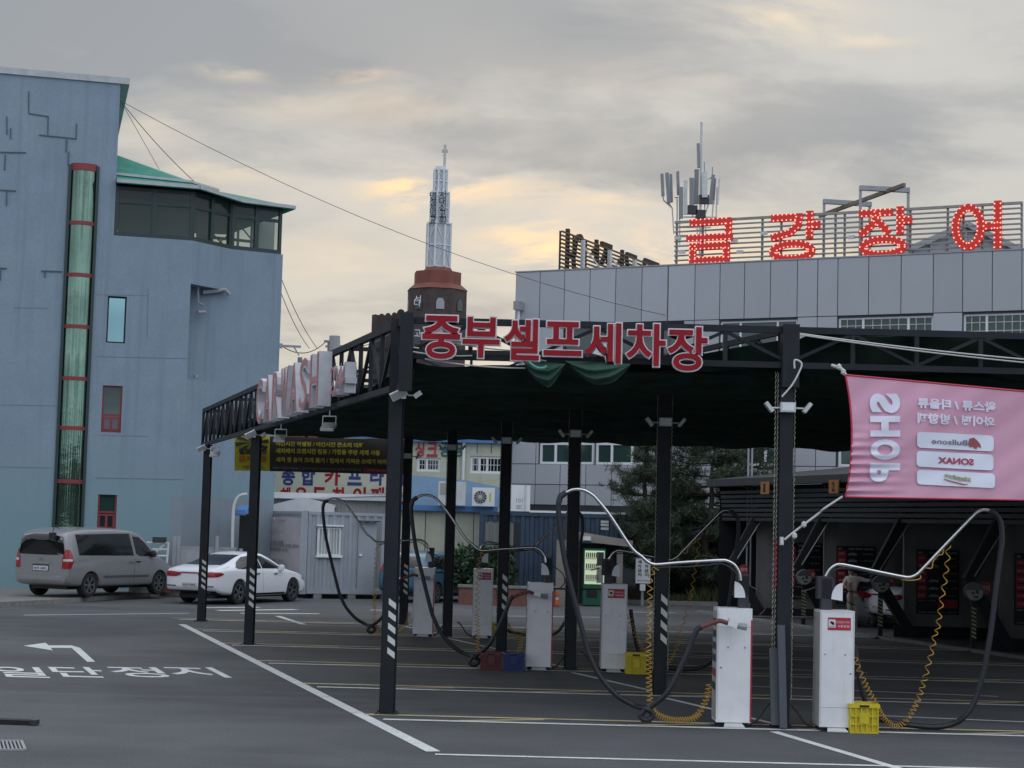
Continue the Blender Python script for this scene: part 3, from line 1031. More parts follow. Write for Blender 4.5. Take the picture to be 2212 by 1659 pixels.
zl1 = FR.sz(1240, 941)[1]; zl0 = FR.sz(1240, 1003)[1]             # second floor window band
zgf = FR.sz(1250, 1092)[1]
jt = MB()
holes3 = [(S(1218, 695), S(1478, 692), zw0, zw1), (S(1556, 692), S(1723, 690), zw0, zw1), (S(1811, 690), S(2016, 685), zw0, zw1), (S(2081, 685), S(2275, 680), zw0, zw1)]
holes2 = [(S(1165, 975), S(1282, 975), zl0, zl1), (S(1286, 975), S(1405, 975), zl0, zl1), (S(1560, 980), S(1700, 980), zl0, zl1), (S(1810, 985), S(2010, 985), zl0, zl1)]
wall(jt, FR, ss[0], ss[-1], 0.0, zP, holes3 + holes2, rev=0.2)
q = FR.pt(ss[0], 16, 0)
jt.add([FR.pt(ss[0], 0.01, 0), FR.pt(ss[0], 16, 0), FR.pt(ss[0], 16, zP), FR.pt(ss[0], 0.01, zP)], [(0, 1, 2, 3)])
jt.add([FR.pt(ss[0], 0.02, zP - .5), FR.pt(ss[-1], 0.02, zP - .5), FR.pt(ss[-1], 16, zP - .5), FR.pt(ss[0], 16, zP - .5)], [(0, 1, 2, 3)])
jt.add([FR.pt(ss[-1], 0.01, 0), FR.pt(ss[-1], 16, 0), FR.pt(ss[-1], 16, zP), FR.pt(ss[-1], 0.01, zP)], [(0, 1, 2, 3)])
jt.build('wall', M['joint'], gb)
pn = MB()
g_ = 0.014
rows = [(zw1 + .06, zP), (zw0, zw1 + .06), (zl1 + .05, zw0), (zl0, zl1 + .05), ((zl0 + zgf) / 2, zl0), (zgf, (zl0 + zgf) / 2)]
for (r0, r1) in rows:
    for i in range(len(ss) - 1):
        a, b = ss[i] + g_, ss[i + 1] - g_
        segs = [(a, b)]
        for h in holes3 + holes2:
            if h[2] < r1 - .07 and h[3] > r0 + .07:
                ns = []
                for (x, y) in segs:
                    if h[1] <= x or h[0] >= y:
                        ns.append((x, y)); continue
                    if h[0] > x + .05: ns.append((x, h[0] - .02))
                    if h[1] < y - .05: ns.append((h[1] + .02, y))
                segs = ns
        for (x, y) in segs:
            fbox(pn, FR, x, y, -0.045, -0.004, r0 + g_, r1 - g_)
pn.build('facade_panels', M['panel'], gb)
sp = MB()
for k in range(6):
    fbox(sp, FR, ss[0] - .045, ss[0] - .004, k * 2.6 + .02, (k + 1) * 2.6 - .02, zgf, zP - .02)
for k in range(6):
    fbox(sp, FR, ss[-1] + .004, ss[-1] + .045, k * 2.6 + .02, (k + 1) * 2.6 - .02, zgf, zP - .02)
sp.build('side_panels', M['panel'], gb)
cap = MB(); fbox(cap, FR, ss[0] - .06, ss[-1], -.06, .12, zP + .002, zP + .05); cap.build('parapet_cap', M['grey'], gb)
sf = MB(); fbox(sf, FR, ss[0] + .1, ss[-1], -.01, 0.3, zgf - .12, zgf - .01); sf.build('soffit', M['dark'], gb)
for h in holes3[1:]:
    window(FR, h, gb, M['white'], M['glassg'], cols=(0.26, 0.74), fw=.07, grille=(11, 4) if h is not holes3[1] else None)
window(FR, holes3[0], gb, M['dark'], M['glassg'], cols=(.3, .65), fw=.05)
for h in holes2:
    window(FR, h, gb, M['white'], M['glassg'], cols=(.29, .66), rows=(.72,), fw=.09)
# rust stain
rs = MB(); sR = ss[6] + 0.0
fbox(rs, FR, sR - .035, sR - .016, -.049, -.046, zP - 3.4, zP - .02)
rs.build('rust_stain', mat('rust run', (0.20, 0.13, 0.09), 0.9, var=.3, scale=6), gb)
t = thing('roof_vent', 'grey vent hood on a white pipe at the left corner of the restaurant facade', 'vent', FR.pt(S(1126, 690), -.3, 8))
a = FR.sz(1127, 662)
bx_ = MB(); fbox(bx_, FR, a[0] - .13, a[0] + .13, -.45, -.05, a[1] - .17, a[1] + .15); bx_.build('hood', M['grey'], t)
MB().tube([FR.pt(a[0], -.25, a[1] - .17), FR.pt(a[0], -.25, a[1] - 2.4)], .05, 8).build('pipe', M['white'], t)

# -------------------------------------------------- lit roof sign, facing us
M['rail'] = mat('galvanised sign rail', (0.30, 0.28, 0.25), 0.5, 0.4, var=0.15)
M['railw'] = mat('white sign rail', (0.55, 0.55, 0.55), 0.5)
M['letterred'] = mat('red lamp channel', (0.34, 0.010, 0.012), 0.4, emit=(1.0, 0.06, 0.03), estr=0.19)
M['led'] = mat('lit red lamp', (0.8, 0.2, 0.2), 0.4, emit=(1.0, 0.30, 0.20), estr=2.1)
sign = thing('roof_sign', 'lit red letter sign on a slatted metal frame along the restaurant roof edge', 'sign', FR.pt(S(1830, 560), .8, zP))
D0 = 0.7
fsz = lambda u, v: FR.sz(u, v, D0)
fm = MB()
tl, tr = fsz(1458, 478), fsz(2208, 441)
zb, zt = zP + .12, (tl[1] + tr[1]) / 2
s0, s1 = tl[0], tr[0]
nr = 9
for k in range(nr + 1):
    zz_ = zb + (zt - zb) * k / nr
    rr = 0.045 if k in (0, nr) else 0.028
    fbox(fm, FR, s0, s1, D0 - rr, D0 + rr, zz_ - rr, zz_ + rr)
split(fm, 'sign_rail', M['rail'], sign)
up_ = MB()
for u in (1460, 1516, 1567, 1645, 1686, 1778, 1803, 1823, 1860, 1965, 2046, 2080, 2121, 2206):
    s = FR.sz(u, 520, D0)[0]
    fbox(up_, FR, s - .035, s + .035, D0 + .05, D0 + .13, zP - .3, zt + .04)
split(up_, 'sign_post', M['grey'], sign)


def arcpts(cx, cy, rx, ry, a0, a1, n):
    return [(cx + rx * math.cos(R(a0 + (a1 - a0) * i / n)), cy + ry * math.sin(R(a0 + (a1 - a0) * i / n))) for i in range(n + 1)]


STROKES = {   # centre lines in a unit box, y up
    '금': [([(.10, .92), (.93, .92), (.93, .66)], 0), ([(.03, .57), (.97, .57)], 0), ([(.12, .38), (.90, .38), (.90, .06), (.12, .06), (.12, .38)], 0)],
    '강': [([(.06, .90), (.60, .90), (.56, .72), (.40, .58), (.06, .50)], 0), ([(.82, .95), (.82, .50)], 0), ([(.82, .72), (.98, .72)], 0), (arcpts(.46, .19, .40, .155, 0, 360, 22), 0)],
    '장': [([(.06, .92), (.60, .92)], 0), ([(.36, .92), (.30, .72), (.07, .50)], 0), ([(.34, .78), (.55, .52)], 0), ([(.80, .96), (.80, .50)], 0), ([(.80, .73), (.97, .73)], 0), (arcpts(.47, .19, .38, .16, 0, 360, 22), 0)],
    '어': [(arcpts(.32, .50, .25, .40, 0, 360, 26), 0), ([(.90, .95), (.90, .05)], 0), ([(.68, .50), (.90, .50)], 0)],
}


def lamp_letter(ch, box, parent, fr, d, wid, led=True, flip=False, m=None):
    u0, v0, u1, v1 = box
    a = fr.sz(u0, (v0 + v1) / 2, d); b = fr.sz(u1, (v0 + v1) / 2, d)
    zt_, zb_ = fr.sz((u0 + u1) / 2, v0, d)[1], fr.sz((u0 + u1) / 2, v1, d)[1]
    f = lambda p, dd: fr.pt((a[0] + (b[0] - a[0]) * ((1 - p[0]) if flip else p[0])), dd, zb_ + (zt_ - zb_) * p[1])
    body = MB(); dots = MB()
    for i, (pts, _) in enumerate(STROKES[ch]):
        dd = d - 0.02 - 0.012 * i
        for k in range(len(pts) - 1):
            p, q = f(pts[k], dd), f(pts[k + 1], dd)
            ex = (q - p).normalized() * wid * .42
            dk = fr.y * (0.0015 * k)
            body.bar(p - ex + dk, q + ex + dk, wid, .11, up=fr.y)
        # two rows of lamps along the stroke
        P3 = [f(p, dd - .075) for p in pts]
        tot = sum((P3[k + 1] - P3[k]).length for k in range(len(P3) - 1))
        n = max(2, int(tot / 0.155))
        for side in (-1, 1):
            for j in range(n + 1):
                t_ = tot * j / n; k = 0
                while k < len(P3) - 2 and t_ > (P3[k + 1] - P3[k]).length:
                    t_ -= (P3[k + 1] - P3[k]).length; k += 1
                dr = (P3[k + 1] - P3[k]).normalized()
                p = P3[k] + dr * t_ + dr.cross(fr.y).normalized() * side * wid * .40
                dots.add([p + v_ * .030 for v_ in (fr.x, V((0, 0, 1)), -fr.x, V((0, 0, -1)), -fr.y * .9)], [(0, 1, 4), (1, 2, 4), (2, 3, 4), (3, 0, 4)])
    o = body.build('sign_letter', m or M['letterred'], parent)
    if led:
        dots.build('lamp_row', M['led'], o)
    return o


for ch, bx in (('금', (1487, 472, 1580, 568)), ('강', (1666, 459, 1768, 563)), ('장', (1856, 451, 1968, 554)), ('어', (2057, 438, 2167, 542))):
    lamp_letter(ch, bx, sign, FR, D0 - .12, 0.25)
jb = MB()
for u, v in ((1466, 515), (1475, 545), (1600, 545), (1588, 520), (1652, 505), (1700, 510), (1840, 513)):
    p = FR.sz(u, v, D0)
    fbox(jb, FR, p[0] - .12, p[0] + .12, D0 - .12, D0 - .05, p[1] - .06, p[1] + .06)
split(jb, 'wiring_box', M['lamp'], sign)

# -------------------------------------------------- second sign frame running back along the side of the roof (seen from behind)
FS = Fr(FR.pt(S(1197, 600), .6, 0), FR.a + R(90))
s2 = thing('roof_sign', 'unlit slatted roof sign along the side edge seen from behind with dark letters', 'sign', FS.pt(5, 0, zP))
sz0 = FS.sz(1197, 493)[1]
fm = MB(); ln = 10.8
for k in range(10):
    zz_ = zP + .25 + (sz0 - zP - .25) * k / 9
    fbox(fm, FS, 0, ln, -.03, .03, zz_ - .03, zz_ + .03)
split(fm, 'sign_rail', mat('rusty sign rail', (0.12, 0.085, 0.05), 0.7, var=.3), s2)
up_ = MB()
for k in range(10):
    s = ln * k / 9
    fbox(up_, FS, s - .03, s + .03, .04, .10, zP - .4, sz0 + .02)
split(up_, 'sign_post', M['dark'], s2)
st_ = MB()
for k in range(4):
    s = 1.6 + 2.6 * k
    fbox(st_, FS, s - .09, s + .09, -.22, -.10, zP - .2, sz0 - .1)
    st_.bar(FS.pt(s + .1, -.2, sz0 - .4), FS.pt(s + .9, -1.2, zP - .3), .05)
split(st_, 'back_stay', M['lamp'], s2)
bl = mat('letter back', (0.05, 0.03, 0.03), 0.8)
for k, ch in enumerate('어장강금'):
    s = 0.7 + 2.6 * k
    zc = (sz0 + zP) / 2 + .1
    b_ = MB()
    for i, (pts, _) in enumerate(STROKES[ch]):
        for j in range(len(pts) - 1):
            f = lambda p: FS.pt(s + 1.9 * (1 - p[0]), .16 + .012 * i + .0015 * j, zc - 1.05 + 2.1 * p[1])
            b_.bar(f(pts[j]), f(pts[j + 1]), .17, .12, up=FS.y)
    b_.build('sign_letter', bl, s2)

# -------------------------------------------------- telecom mast on the roof
tw = thing('antenna_mast', 'white telecom mast with a crown of tall panel antennas on the roof behind the sign', 'antenna', at(1512, 600, 72))
YM = 72.0
P = lambda x, y, Y=YM: at(*z('E', x, y), Y)
ms = MB()
ms.tube([P(1475, 1130), P(1488, 60)], .05, 8)
ms.tube([P(1488, 300), P(1489, 60)], .04, 6); ms.bar(P(1478, 66), P(1500, 72), .05)
for x0, y0, x1, y1 in ((1275, 920, 1262, 720), (1262, 720, 1195, 660), (1195, 660, 1190, 620), (1262, 720, 1235, 680), (1300, 1000, 1300, 650), (1420, 790, 1425, 700), (1510, 790, 1515, 640), (1570, 790, 1580, 660), (1600, 790, 1608, 560),
                       (1320, 1000, 1320, 780), (1455, 1000, 1455, 700), (1520, 1000, 1520, 780), (1300, 870, 1560, 870), (1290, 930, 1500, 930), (1280, 640, 1310, 640), (1350, 790, 1610, 790), (1520, 760, 1540, 690), (1540, 500, 1570, 480)):
    ms.tube([P(x0, y0), P(x1, y1)], .03, 6)
ms.build('mast', M['railw'], tw)
for i, (x0, y0, x1, y1, w_, dk) in enumerate(((1183, 458, 1192, 628, 24, 1), (1222, 450, 1237, 680, 28, 1), (1252, 460, 1258, 676, 20, 1), (1304, 440, 1310, 620, 22, 1), (1330, 560, 1330, 800, 32, 1), (1365, 510, 1364, 770, 28, 0),
                                          (1412, 490, 1412, 710, 34, 1), (1450, 425, 1446, 690, 34, 1), (1462, 225, 1466, 410, 22, 1), (1512, 445, 1512, 640, 42, 0), (1578, 465, 1555, 690, 26, 1), (1592, 495, 1578, 690, 16, 1), (1624, 495, 1612, 690, 12, 0))):
    a, b = P(x0, y0, YM - .3 + .12 * (i % 4)), P(x1, y1, YM - .3 + .12 * (i % 4))
    MB().bar(b, a, w_ * .281 * YM / FP, .14, up=(0, 1, 0)).build('panel_antenna', mat('grey antenna', (.22, .23, .25), .5) if dk else M['lamp'], tw)
wp = MB()
for x, y, h in ((1510, 365, 80), (1572, 405, 60)):
    wp.tube([P(x, y), P(x, y + h)], .022, 5)
split(wp, 'whip_antenna', M['grey'], tw)
cb = MB()
for x, y in ((1480, 775), (1415, 740), (1505, 660)):
    c = P(x, y); cb.box(c.x - .2, c.x + .2, c.y - .15, c.y + .15, c.z - .15, c.z + .2)
split(cb, 'radio_unit', M['dark'], tw)
# clutter at the mast foot
t = thing('roof_cabinet', 'pale equipment cabinets at the mast foot behind the parapet', 'cabinet', at(1455, 560, 68.5))
c = at(1452, 562, 68.8)
MB().box(c.x - .3, c.x + .3, 68.5, 69.2, zP - .4, zP + .75).build('cabinet', M['lamp'], t)
MB().box(c.x + .35, c.x + 1.2, 68.5, 69.0, zP - .4, zP + .45).build('cabinet', M['railw'], t)

# -------------------------------------------------- hoist gantry and the light hall roof behind the sign
gt = thing('roof_gantry', 'grey steel hoist gantry with a rusty inclined beam on the restaurant roof', 'gantry', at(1870, 560, 64))
YG = 64.0
P = lambda x, y, Y=YG: at(*z('F', x, y), Y)
fr1 = MB()
for (x0, y0, x1, y1, Y0, Y1, w_) in ((508, 385, 504, 870, 65.5, 65.5, .09), (805, 280, 800, 860, 63, 63, .09), (1195, 300, 1190, 860, 63, 63, .09), (880, 420, 880, 860, 65.5, 65.5, .09),
                                     (500, 400, 895, 425, 65.5, 65.5, .17), (795, 290, 1205, 310, 63, 63, .17)):
    fr1.bar(P(x0, y0, Y0), P(x1, y1, Y1), w_)
split(fr1, 'frame_member', M['grey'], gt)
MB().bar(P(470, 520, 67), P(1165, 265, 62), .10, .14).build('inclined_beam', mat('rusty beam', (.20, .15, .11), .7, var=.3, scale=2), gt)
hl = MB()
a, b, c, d = at(1935, 553, 76), at(2085, 487, 76), at(2205, 545, 76), V((0, 10, 0))
hl.prism([a, b, c, V((c.x, c.y, zP - 1)), V((a.x, a.y, zP - 1))], (1.5, 4, 0))
hall = tag(hl.build('gable_hall', mat('pale profiled roof', (0.30, 0.33, 0.37), .5, var=.08)), 'pale grey gable roofed hall standing behind the restaurant roof sign', 'building')
bm = MB()
for k in range(5):
    f = k / 4
    bm.bar(a.lerp(b, f) + V((0, -.1, 0)), V((a.lerp(b, f).x, a.y - .1, zP)), .08)
bm.bar(a + V((0, -.15, .03)), b + V((0, -.15, .03)), .25); bm.bar(b + V((0, -.15, .03)), c + V((0, -.15, .03)), .25)
bm.build('roof_trim', M['grey'], hall)

# ================================================================== CHURCH
M['chbrick'] = mat('dark church brick', (0.060, 0.045, 0.043), 0.85, var=0.3, scale=2.0)
M['chroof'] = mat('red church roof', (0.17, 0.052, 0.034), 0.7, var=0.2, scale=1.2, streak=.3, scol=(.14, .05, .04), sdim=(2, 2, .3))
M['lattice'] = mat('white spire lattice', (0.62, 0.64, 0.67), 0.5)
M['spirepane'] = glassmat('pale spire glazing', (0.48, 0.51, 0.56), 0.3, clear=0.30)
YC = 150.0
P = lambda x, y, Y=YC: at(*z('D', x, y), Y)
k_ = .2976 * YC / FP
ch = thing('church', 'dark brick church with a red capped tower and a white lattice spire with a cross', 'church', (P(963, 1600).x, YC, 0))
cx = P(962, 1190).x; cy = YC


def ngon(mb, n, r0, z0, r1, z1, rot=0.0, ox=0.0):
    a = [V((cx + ox + r0 * math.cos(2 * math.pi * i / n + rot), cy + r0 * math.sin(2 * math.pi * i / n + rot), z0)) for i in range(n)]
    b = [V((cx + ox + r1 * math.cos(2 * math.pi * i / n + rot), cy + r1 * math.sin(2 * math.pi * i / n + rot), z1)) for i in range(n)]
    mb.add(a + b, [list(range(n))[::-1], list(range(n, 2 * n))] + [(i, (i + 1) % n, (i + 1) % n + n, i + n) for i in range(n)])


h = lambda y: P(962, y).z
rt = R(22.5 + 9)
o8 = MB(); ngon(o8, 8, 435 * k_ / 2 * 1.03, 0, 435 * k_ / 2 * 1.03, h(1192), rt); o8.build('tower', M['chbrick'], ch)
o8 = MB(); ngon(o8, 8, 440 * k_ / 2 * 1.05, h(1192), 345 * k_ / 2 * 1.05, h(1150), rt); ngon(o8, 8, 345 * k_ / 2 * 1.03, h(1150), 345 * k_ / 2 * 1.03, h(1060), rt)
ngon(o8, 8, 230 * k_ / 2 * 1.05, h(1060), 185 * k_ / 2, h(1020), rt); o8.build('tower_roof', M['chroof'], ch)
win = MB(); fac = 435 * k_ / 2 * 1.03
for i in range(8):
    an = rt + math.pi / 8 + i * math.pi / 4
    n = V((math.cos(an), math.sin(an), 0)); tt = V((-n.y, n.x, 0))
    c = V((cx, cy, 0)) + n * (fac * math.cos(math.pi / 8) + .03)
    for zt_, zb_ in ((h(1262), h(1345)), (h(1480), h(1600))):
        pts = [c - tt * .35 + V((0, 0, zb_)), c + tt * .35 + V((0, 0, zb_)), c + tt * .35 + V((0, 0, zt_ - .35)), c + tt * .2 + V((0, 0, zt_ - .05)), c - tt * .2 + V((0, 0, zt_ - .05)), c - tt * .35 + V((0, 0, zt_ - .35))]
        w_ = MB(); w_.prism(pts, n * .05); w_.build('tower_window', mat('pale church pane', (.30, .30, .31), .4) if i % 2 else M['glass'], ch)
for i, (tx, y) in enumerate((('서', 1245), ('다', 1278), ('고', 1495))):
    lt_ = MB(); c = P(818, y, YC - fac - .3)
    write(lt_, tx, lambda x, yy, e: V((c.x - .28 + .56 * x, c.y, c.z - .28 + .56 * yy)), .0)
    lt_.build('tower_lettering', M['signwhite'], ch)
# spire tiers: open white frames with pale panes
pv_ = MB(); la = MB()
tiers = [(178, 1022, 706), (136, 706, 480), (98, 480, 316)]
for wd_, y0, y1 in tiers:
    r = wd_ * k_ / 2 * 1.02; z0_, z1_ = h(y0), h(y1)
    ngon(pv_, 8, r * .96, z0_, r * .96, z1_, rt)
    V8 = [V((cx + r * math.cos(rt + i * math.pi / 4), cy + r * math.sin(rt + i * math.pi / 4), 0)) for i in range(8)]
    nst = max(2, int((z1_ - z0_) / 1.3))
    for i in range(8):
        a, b = V8[i], V8[(i + 1) % 8]
        la.bar(a + V((0, 0, z0_)), a + V((0, 0, z1_ + .1)), .16)
        for j in range(nst + 1):
            zz_ = z0_ + (z1_ - z0_) * j / nst
            la.bar(a + V((0, 0, zz_)), b + V((0, 0, zz_)), .09)
            if j < nst:
                z2 = z0_ + (z1_ - z0_) * (j + 1) / nst
                p, q_ = (a, b) if (i + j) % 2 else (b, a)
                la.bar(p + V((0, 0, zz_)), q_ + V((0, 0, z2)), .05)
pv_.build('spire_glazing', M['spirepane'], ch); la.build('spire_frame', M['lattice'], ch)
cp_ = MB(); ngon(cp_, 12, 76 * k_ / 2, h(316), 76 * k_ / 2, h(290)); cp_.build('spire_cap', M['lattice'], ch)
cr = MB(); cr.bar((cx + .3, cy, h(290)), (cx + .3, cy, h(128)), .22); cr.bar((cx + .3 - 22 * k_, cy, h(172)), (cx + .3 + 22 * k_, cy, h(172)), .24)
cr.build('cross', mat('pale cross', (.45, .45, .42), .5), ch)
for i, (x, txt, y0, stp) in enumerate(((930, '명성제일교', 500, 43), (1000, '서대신교회', 490, 46))):
    lt_ = MB()
    for j, c_ in enumerate(txt):
        c = P(x, y0 + stp * j, YC - 70 * k_ - .3)
        write(lt_, c_, lambda a, b, e: V((c.x - .28 + .56 * a, c.y, c.z - .34 + .68 * b)), .02)
    lt_.build('spire_lettering', mat('slate lettering', (.05, .06, .09), .6), ch)
nv = MB()
x0, x1 = P(466, 1400).x, P(750, 1400).x
prof = []
zz0 = h(1345)
nv.box(x0, x1, YC + 3, YC + 20, 0, zz0)
for i in range(6):
    f = (i + .5) / 6.0
    c = V((x0 + (x1 - x0) * f, YC + 3.2, zz0 + (h(1315) - zz0) * f * 1.2 - .2))
    rr = (x1 - x0) / 14 if i != 4 else (x1 - x0) / 9
    pts = [c + V((rr * math.cos(math.pi * q / 8), 0, (1.0 if i != 4 else 1.25) * rr * math.sin(math.pi * q / 8))) for q in range(9)] + [c + V((-rr, 0, -1.2)), c + V((rr, 0, -1.2))]
    nv.prism(pts, (0, 1.5, 0))
nv.build('nave', M['chbrick'], ch)

# ================================================================== CREAM WORKSHOP BUILDING, BLUE EAVES, AIR CONDITIONERS
FW_ = Fr(at(870, 1000, 66.0), R(-3))
M['bluetrim'] = mat('blue roof flashing', (0.075, 0.20, 0.42), 0.5, var=0.1, scale=2)
M['bluewash'] = mat('light blue sheet wall', (0.22, 0.35, 0.50), 0.55, var=.05)
cw = thing('workshop_building', 'cream sheet metal workshop with a blue roof flashing and barred windows', 'building', FW_.pt(4, 0, 0))
wz = lambda x, y: FW_.sz(*z('K', x, y))
zr = wz(600, 240)[1]; zr2 = wz(600, 150)[1]
sR = wz(1225, 300)[0]
hA = (wz(250, 480)[0], wz(513, 480)[0], wz(380, 572)[1], wz(380, 422)[1])
hB = (wz(832, 480)[0], wz(1204, 480)[0], wz(1020, 592)[1], wz(1020, 405)[1])
w_ = MB(); wall(w_, FW_, -0.25, sR, 0, zr, (hA, hB)); 
w_.add([FW_.pt(sR, 0, 0), FW_.pt(sR, 9, 0), FW_.pt(sR, 9, zr), FW_.pt(sR, 0, zr)], [(0, 1, 2, 3)])
w_.build('wall', M['cream'], cw)
f_ = MB(); fbox(f_, FW_, -0.3, sR + .1, -.25, -.02, zr - .05, zr2); f_.build('roof_flashing', M['bluetrim'], cw)
f_ = MB(); fbox(f_, FW_, -0.32, sR + .12, -.30, 9, zr2 + .002, zr2 + .12); f_.build('roof_edge', M['white'], cw)
window(FW_, hA, cw, M['white'], M['glass'], cols=(.42,), fw=.09, grille=(9, 2)); window(FW_, hB, cw, M['white'], M['glass'], cols=(.27, .5), fw=.09, grille=(10, 2))
for c_, x0, x1, mm in (('싱', 240, 332, M['red']), ('크', 366, 478, M['red']), ('공', 505, 625, mat('teal paint', (.02, .12, .13), .6)), ('장', 655, 765, mat('teal sign paint', (.02, .12, .13), .6))):
    l_ = MB(); a, b = wz(x0, 250), wz(x1, 410)
    write_fr(l_, c_, FW_, a[0], b[0], b[1], a[1], -.03, .025, .02); l_.build('sign_letter', mm, cw)
jn = MB()
for x in (145, 640, 905, 1060):
    s = wz(x, 480)[0]
    fbox(jn, FW_, s - .012, s + .012, -.012, -.002, hB[3] + .1, zr - .06)
jn.build('sheet_joint', M['joint'], cw)
dp = MB(); s = wz(765, 400)[0]; dp.tube([FW_.pt(s, -.12, zr), FW_.pt(s, -.12, 1)], .06, 8); dp.build('downpipe', M['white'], cw)
# lower annex in front
FX = Fr(at(900, 1150, 60.5), R(-2))
ax = thing('workshop_annex', 'low cream annex with a blue eave and a light blue upper wall', 'building', FX.pt(2, 0, 0))
xz = lambda x, y: FX.sz(*z('K', x, y))
zt_, zb_ = xz(600, 945)[1], xz(600, 1003)[1]
a0, a1 = xz(60, 1200)[0], xz(1190, 1200)[0]
w_ = MB(); wall(w_, FX, a0, a1, 0, zb_); w_.add([FX.pt(a1, 0, 0), FX.pt(a1, 4, 0), FX.pt(a1, 4, zb_), FX.pt(a1, 0, zb_)], [(0, 1, 2, 3)]); w_.build('wall', M['cream'], ax)
f_ = MB(); fbox(f_, FX, a0, xz(1135, 960)[0], -.35, -.02, zb_, zt_); f_.build('eave', M['bluetrim'], ax)
p0_, p1_, p2_, p3_ = xz(250, 605), xz(760, 655), xz(1140, 735), xz(1140, 940)
up_ = MB(); up_.prism([FX.pt(a0, 1.2, zt_), FX.pt(a1, 1.2, zt_), FX.pt(p2_[0], 1.2, p2_[1]), FX.pt(p1_[0], 1.2, p1_[1]), FX.pt(p0_[0], 1.2, p0_[1]), FX.pt(a0, 1.2, p0_[1])], FX.y * 1.5)
up_.build('upper_wall', M['bluewash'], ax)
jn = MB()
for x in (345, 610, 870):
    s = xz(x, 1200)[0]; fbox(jn, FX, s - .012, s + .012, -.012, -.002, .1, zb_ - .02)
jn.build('sheet_joint', M['joint'], ax)
rl = MB(); a, b = xz(480, 1500), xz(900, 1500)
fbox(rl, FX, a[0], b[0], -.5, -.02, a[1] - .1, a[1] + .02); rl.build('door_canopy', M['dark'], ax)


def aircon(label, x0, y0, x1, y1, fan, mm):
    a, b = xz(x0, y1), xz(x1, y0)
    t_ = thing('air_conditioner', label, 'air conditioner', FX.pt((a[0] + b[0]) / 2, -.6, a[1]), 0, 'air conditioner units on the annex eave')
    m_ = MB(); fbox(m_, FX, a[0], b[0], -.75, -.38, zt_ + .02, b[1]); m_.build('casing', mm, t_)
    cx_ = a[0] + (b[0] - a[0]) * .36; cz = (zt_ + b[1]) / 2; rr = (b[1] - zt_) * .33
    if fan:
        T = Matrix.Translation(FX.pt(cx_, -.76, cz)) @ Matrix.Rotation(FX.a, 4, 'Z') @ Matrix.Rotation(R(90), 4, 'X')
        m_ = MB(T); m_.lathe([(0, 0), (rr, 0), (rr, .015), (0, .015)], 24); m_.build('fan_opening', M['dark'], t_)
        m_ = MB(T); m_.lathe([(0, .016), (rr * .22, .016), (rr * .22, .03), (0, .03)], 16)
        for k in range(12):
            an = 2 * math.pi * k / 12
            m_.bar((rr * .2 * math.cos(an), rr * .2 * math.sin(an), .02), (rr * math.cos(an), rr * math.sin(an), .02), .018, .008)
        m_.build('fan_guard', M['lamp'], t_)
        m_ = MB(); fbox(m_, FX, a[0] + (b[0] - a[0]) * .76, a[0] + (b[0] - a[0]) * .84, -.756, -.752, cz - rr * .7, cz + rr * .7); m_.build('side_slot', M['yellow'], t_)
    else:
        m_ = MB(); fbox(m_, FX, a[0] + .06, a[0] + (b[0] - a[0]) * .5, -.756, -.752, zt_ + .35, b[1] - .06); m_.build('side_grille', mat('beige grille', (.33, .32, .29), .7), t_)


aircon('white air conditioner with a round dark fan on the blue eave of the annex', 866, 755, 1112, 942, True, M['white'])
aircon('large pale air conditioner box seen from the side behind the dark posts', 500, 690, 800, 938, False, M['lamp'])
# white light box sign
bx = thing('light_box_sign', 'upright white sign box with faint door numbers beside the grey building corner', 'sign', at(1127, 1103, 58.5))
FBx = Fr(at(1090, 1080, 58.5), 0)
a, b = FBx.sz(*z('K', 1225, 1000)), FBx.sz(*z('K', 1490, 722))
m_ = MB(); fbox(m_, FBx, a[0], b[0], 0, .35, a[1], b[1]); m_.build('box', M['white'], bx)
for tx, y in (('101', 885), ('08C', 955)):
    l_ = MB(); c = FBx.sz(*z('K', 1335, y + 25)); d_ = FBx.sz(*z('K', 1405, y - 20)); write_fr(l_, tx, FBx, c[0], d_[0], c[1], d_[1], -.005, .01); l_.build('lettering', M['grey'], bx)
m_ = MB(); c = FBx.sz(*z('K', 1420, 860)); fbox(m_, FBx, c[0], c[0] + .08, -.02, -.003, a[1], b[1]); m_.build('edge_strip', M['lamp'], bx)

# ================================================================== SIGNBOARD BUILDING, PORCH, METAL SHED
FB_ = Fr(at(700, 1050, 64.6), R(2))
bz = lambda x, y: FB_.sz(*z('I', x, y))
M['board'] = mat('cream sign board', (0.50, 0.50, 0.40), .6, var=.05)
sb = thing('sign_board', 'long cream shop sign with navy and red lettering behind the office container', 'sign', FB_.pt(0, 0, 3.4))
a, b = bz(735, 1540), bz(2005, 1250)
m_ = MB(); fbox(m_, FB_, a[0], b[0], 0, .25, a[1] - .4, b[1]); m_.build('board', M['board'], sb)
for c_, x0, x1, mm in (('차', 640, 770, 'navy'), ('종', 825, 955, 'navy'), ('합', 1005, 1142, 'navy'), ('카', 1225, 1378, 'signred'), ('프', 1440, 1580, 'navy'), ('라', 1650, 1785, 'navy'), ('자', 1860, 1995, 'navy')):
    l_ = MB(); p, q = bz(x0, 1448), bz(x1, 1285)
    if c_ == '차': p = (a[0] + .02, p[1])
    write_fr(l_, c_, FB_, p[0], q[0], p[1], q[1], -.004, .035, .01); l_.build('sign_letter', M[mm], sb)
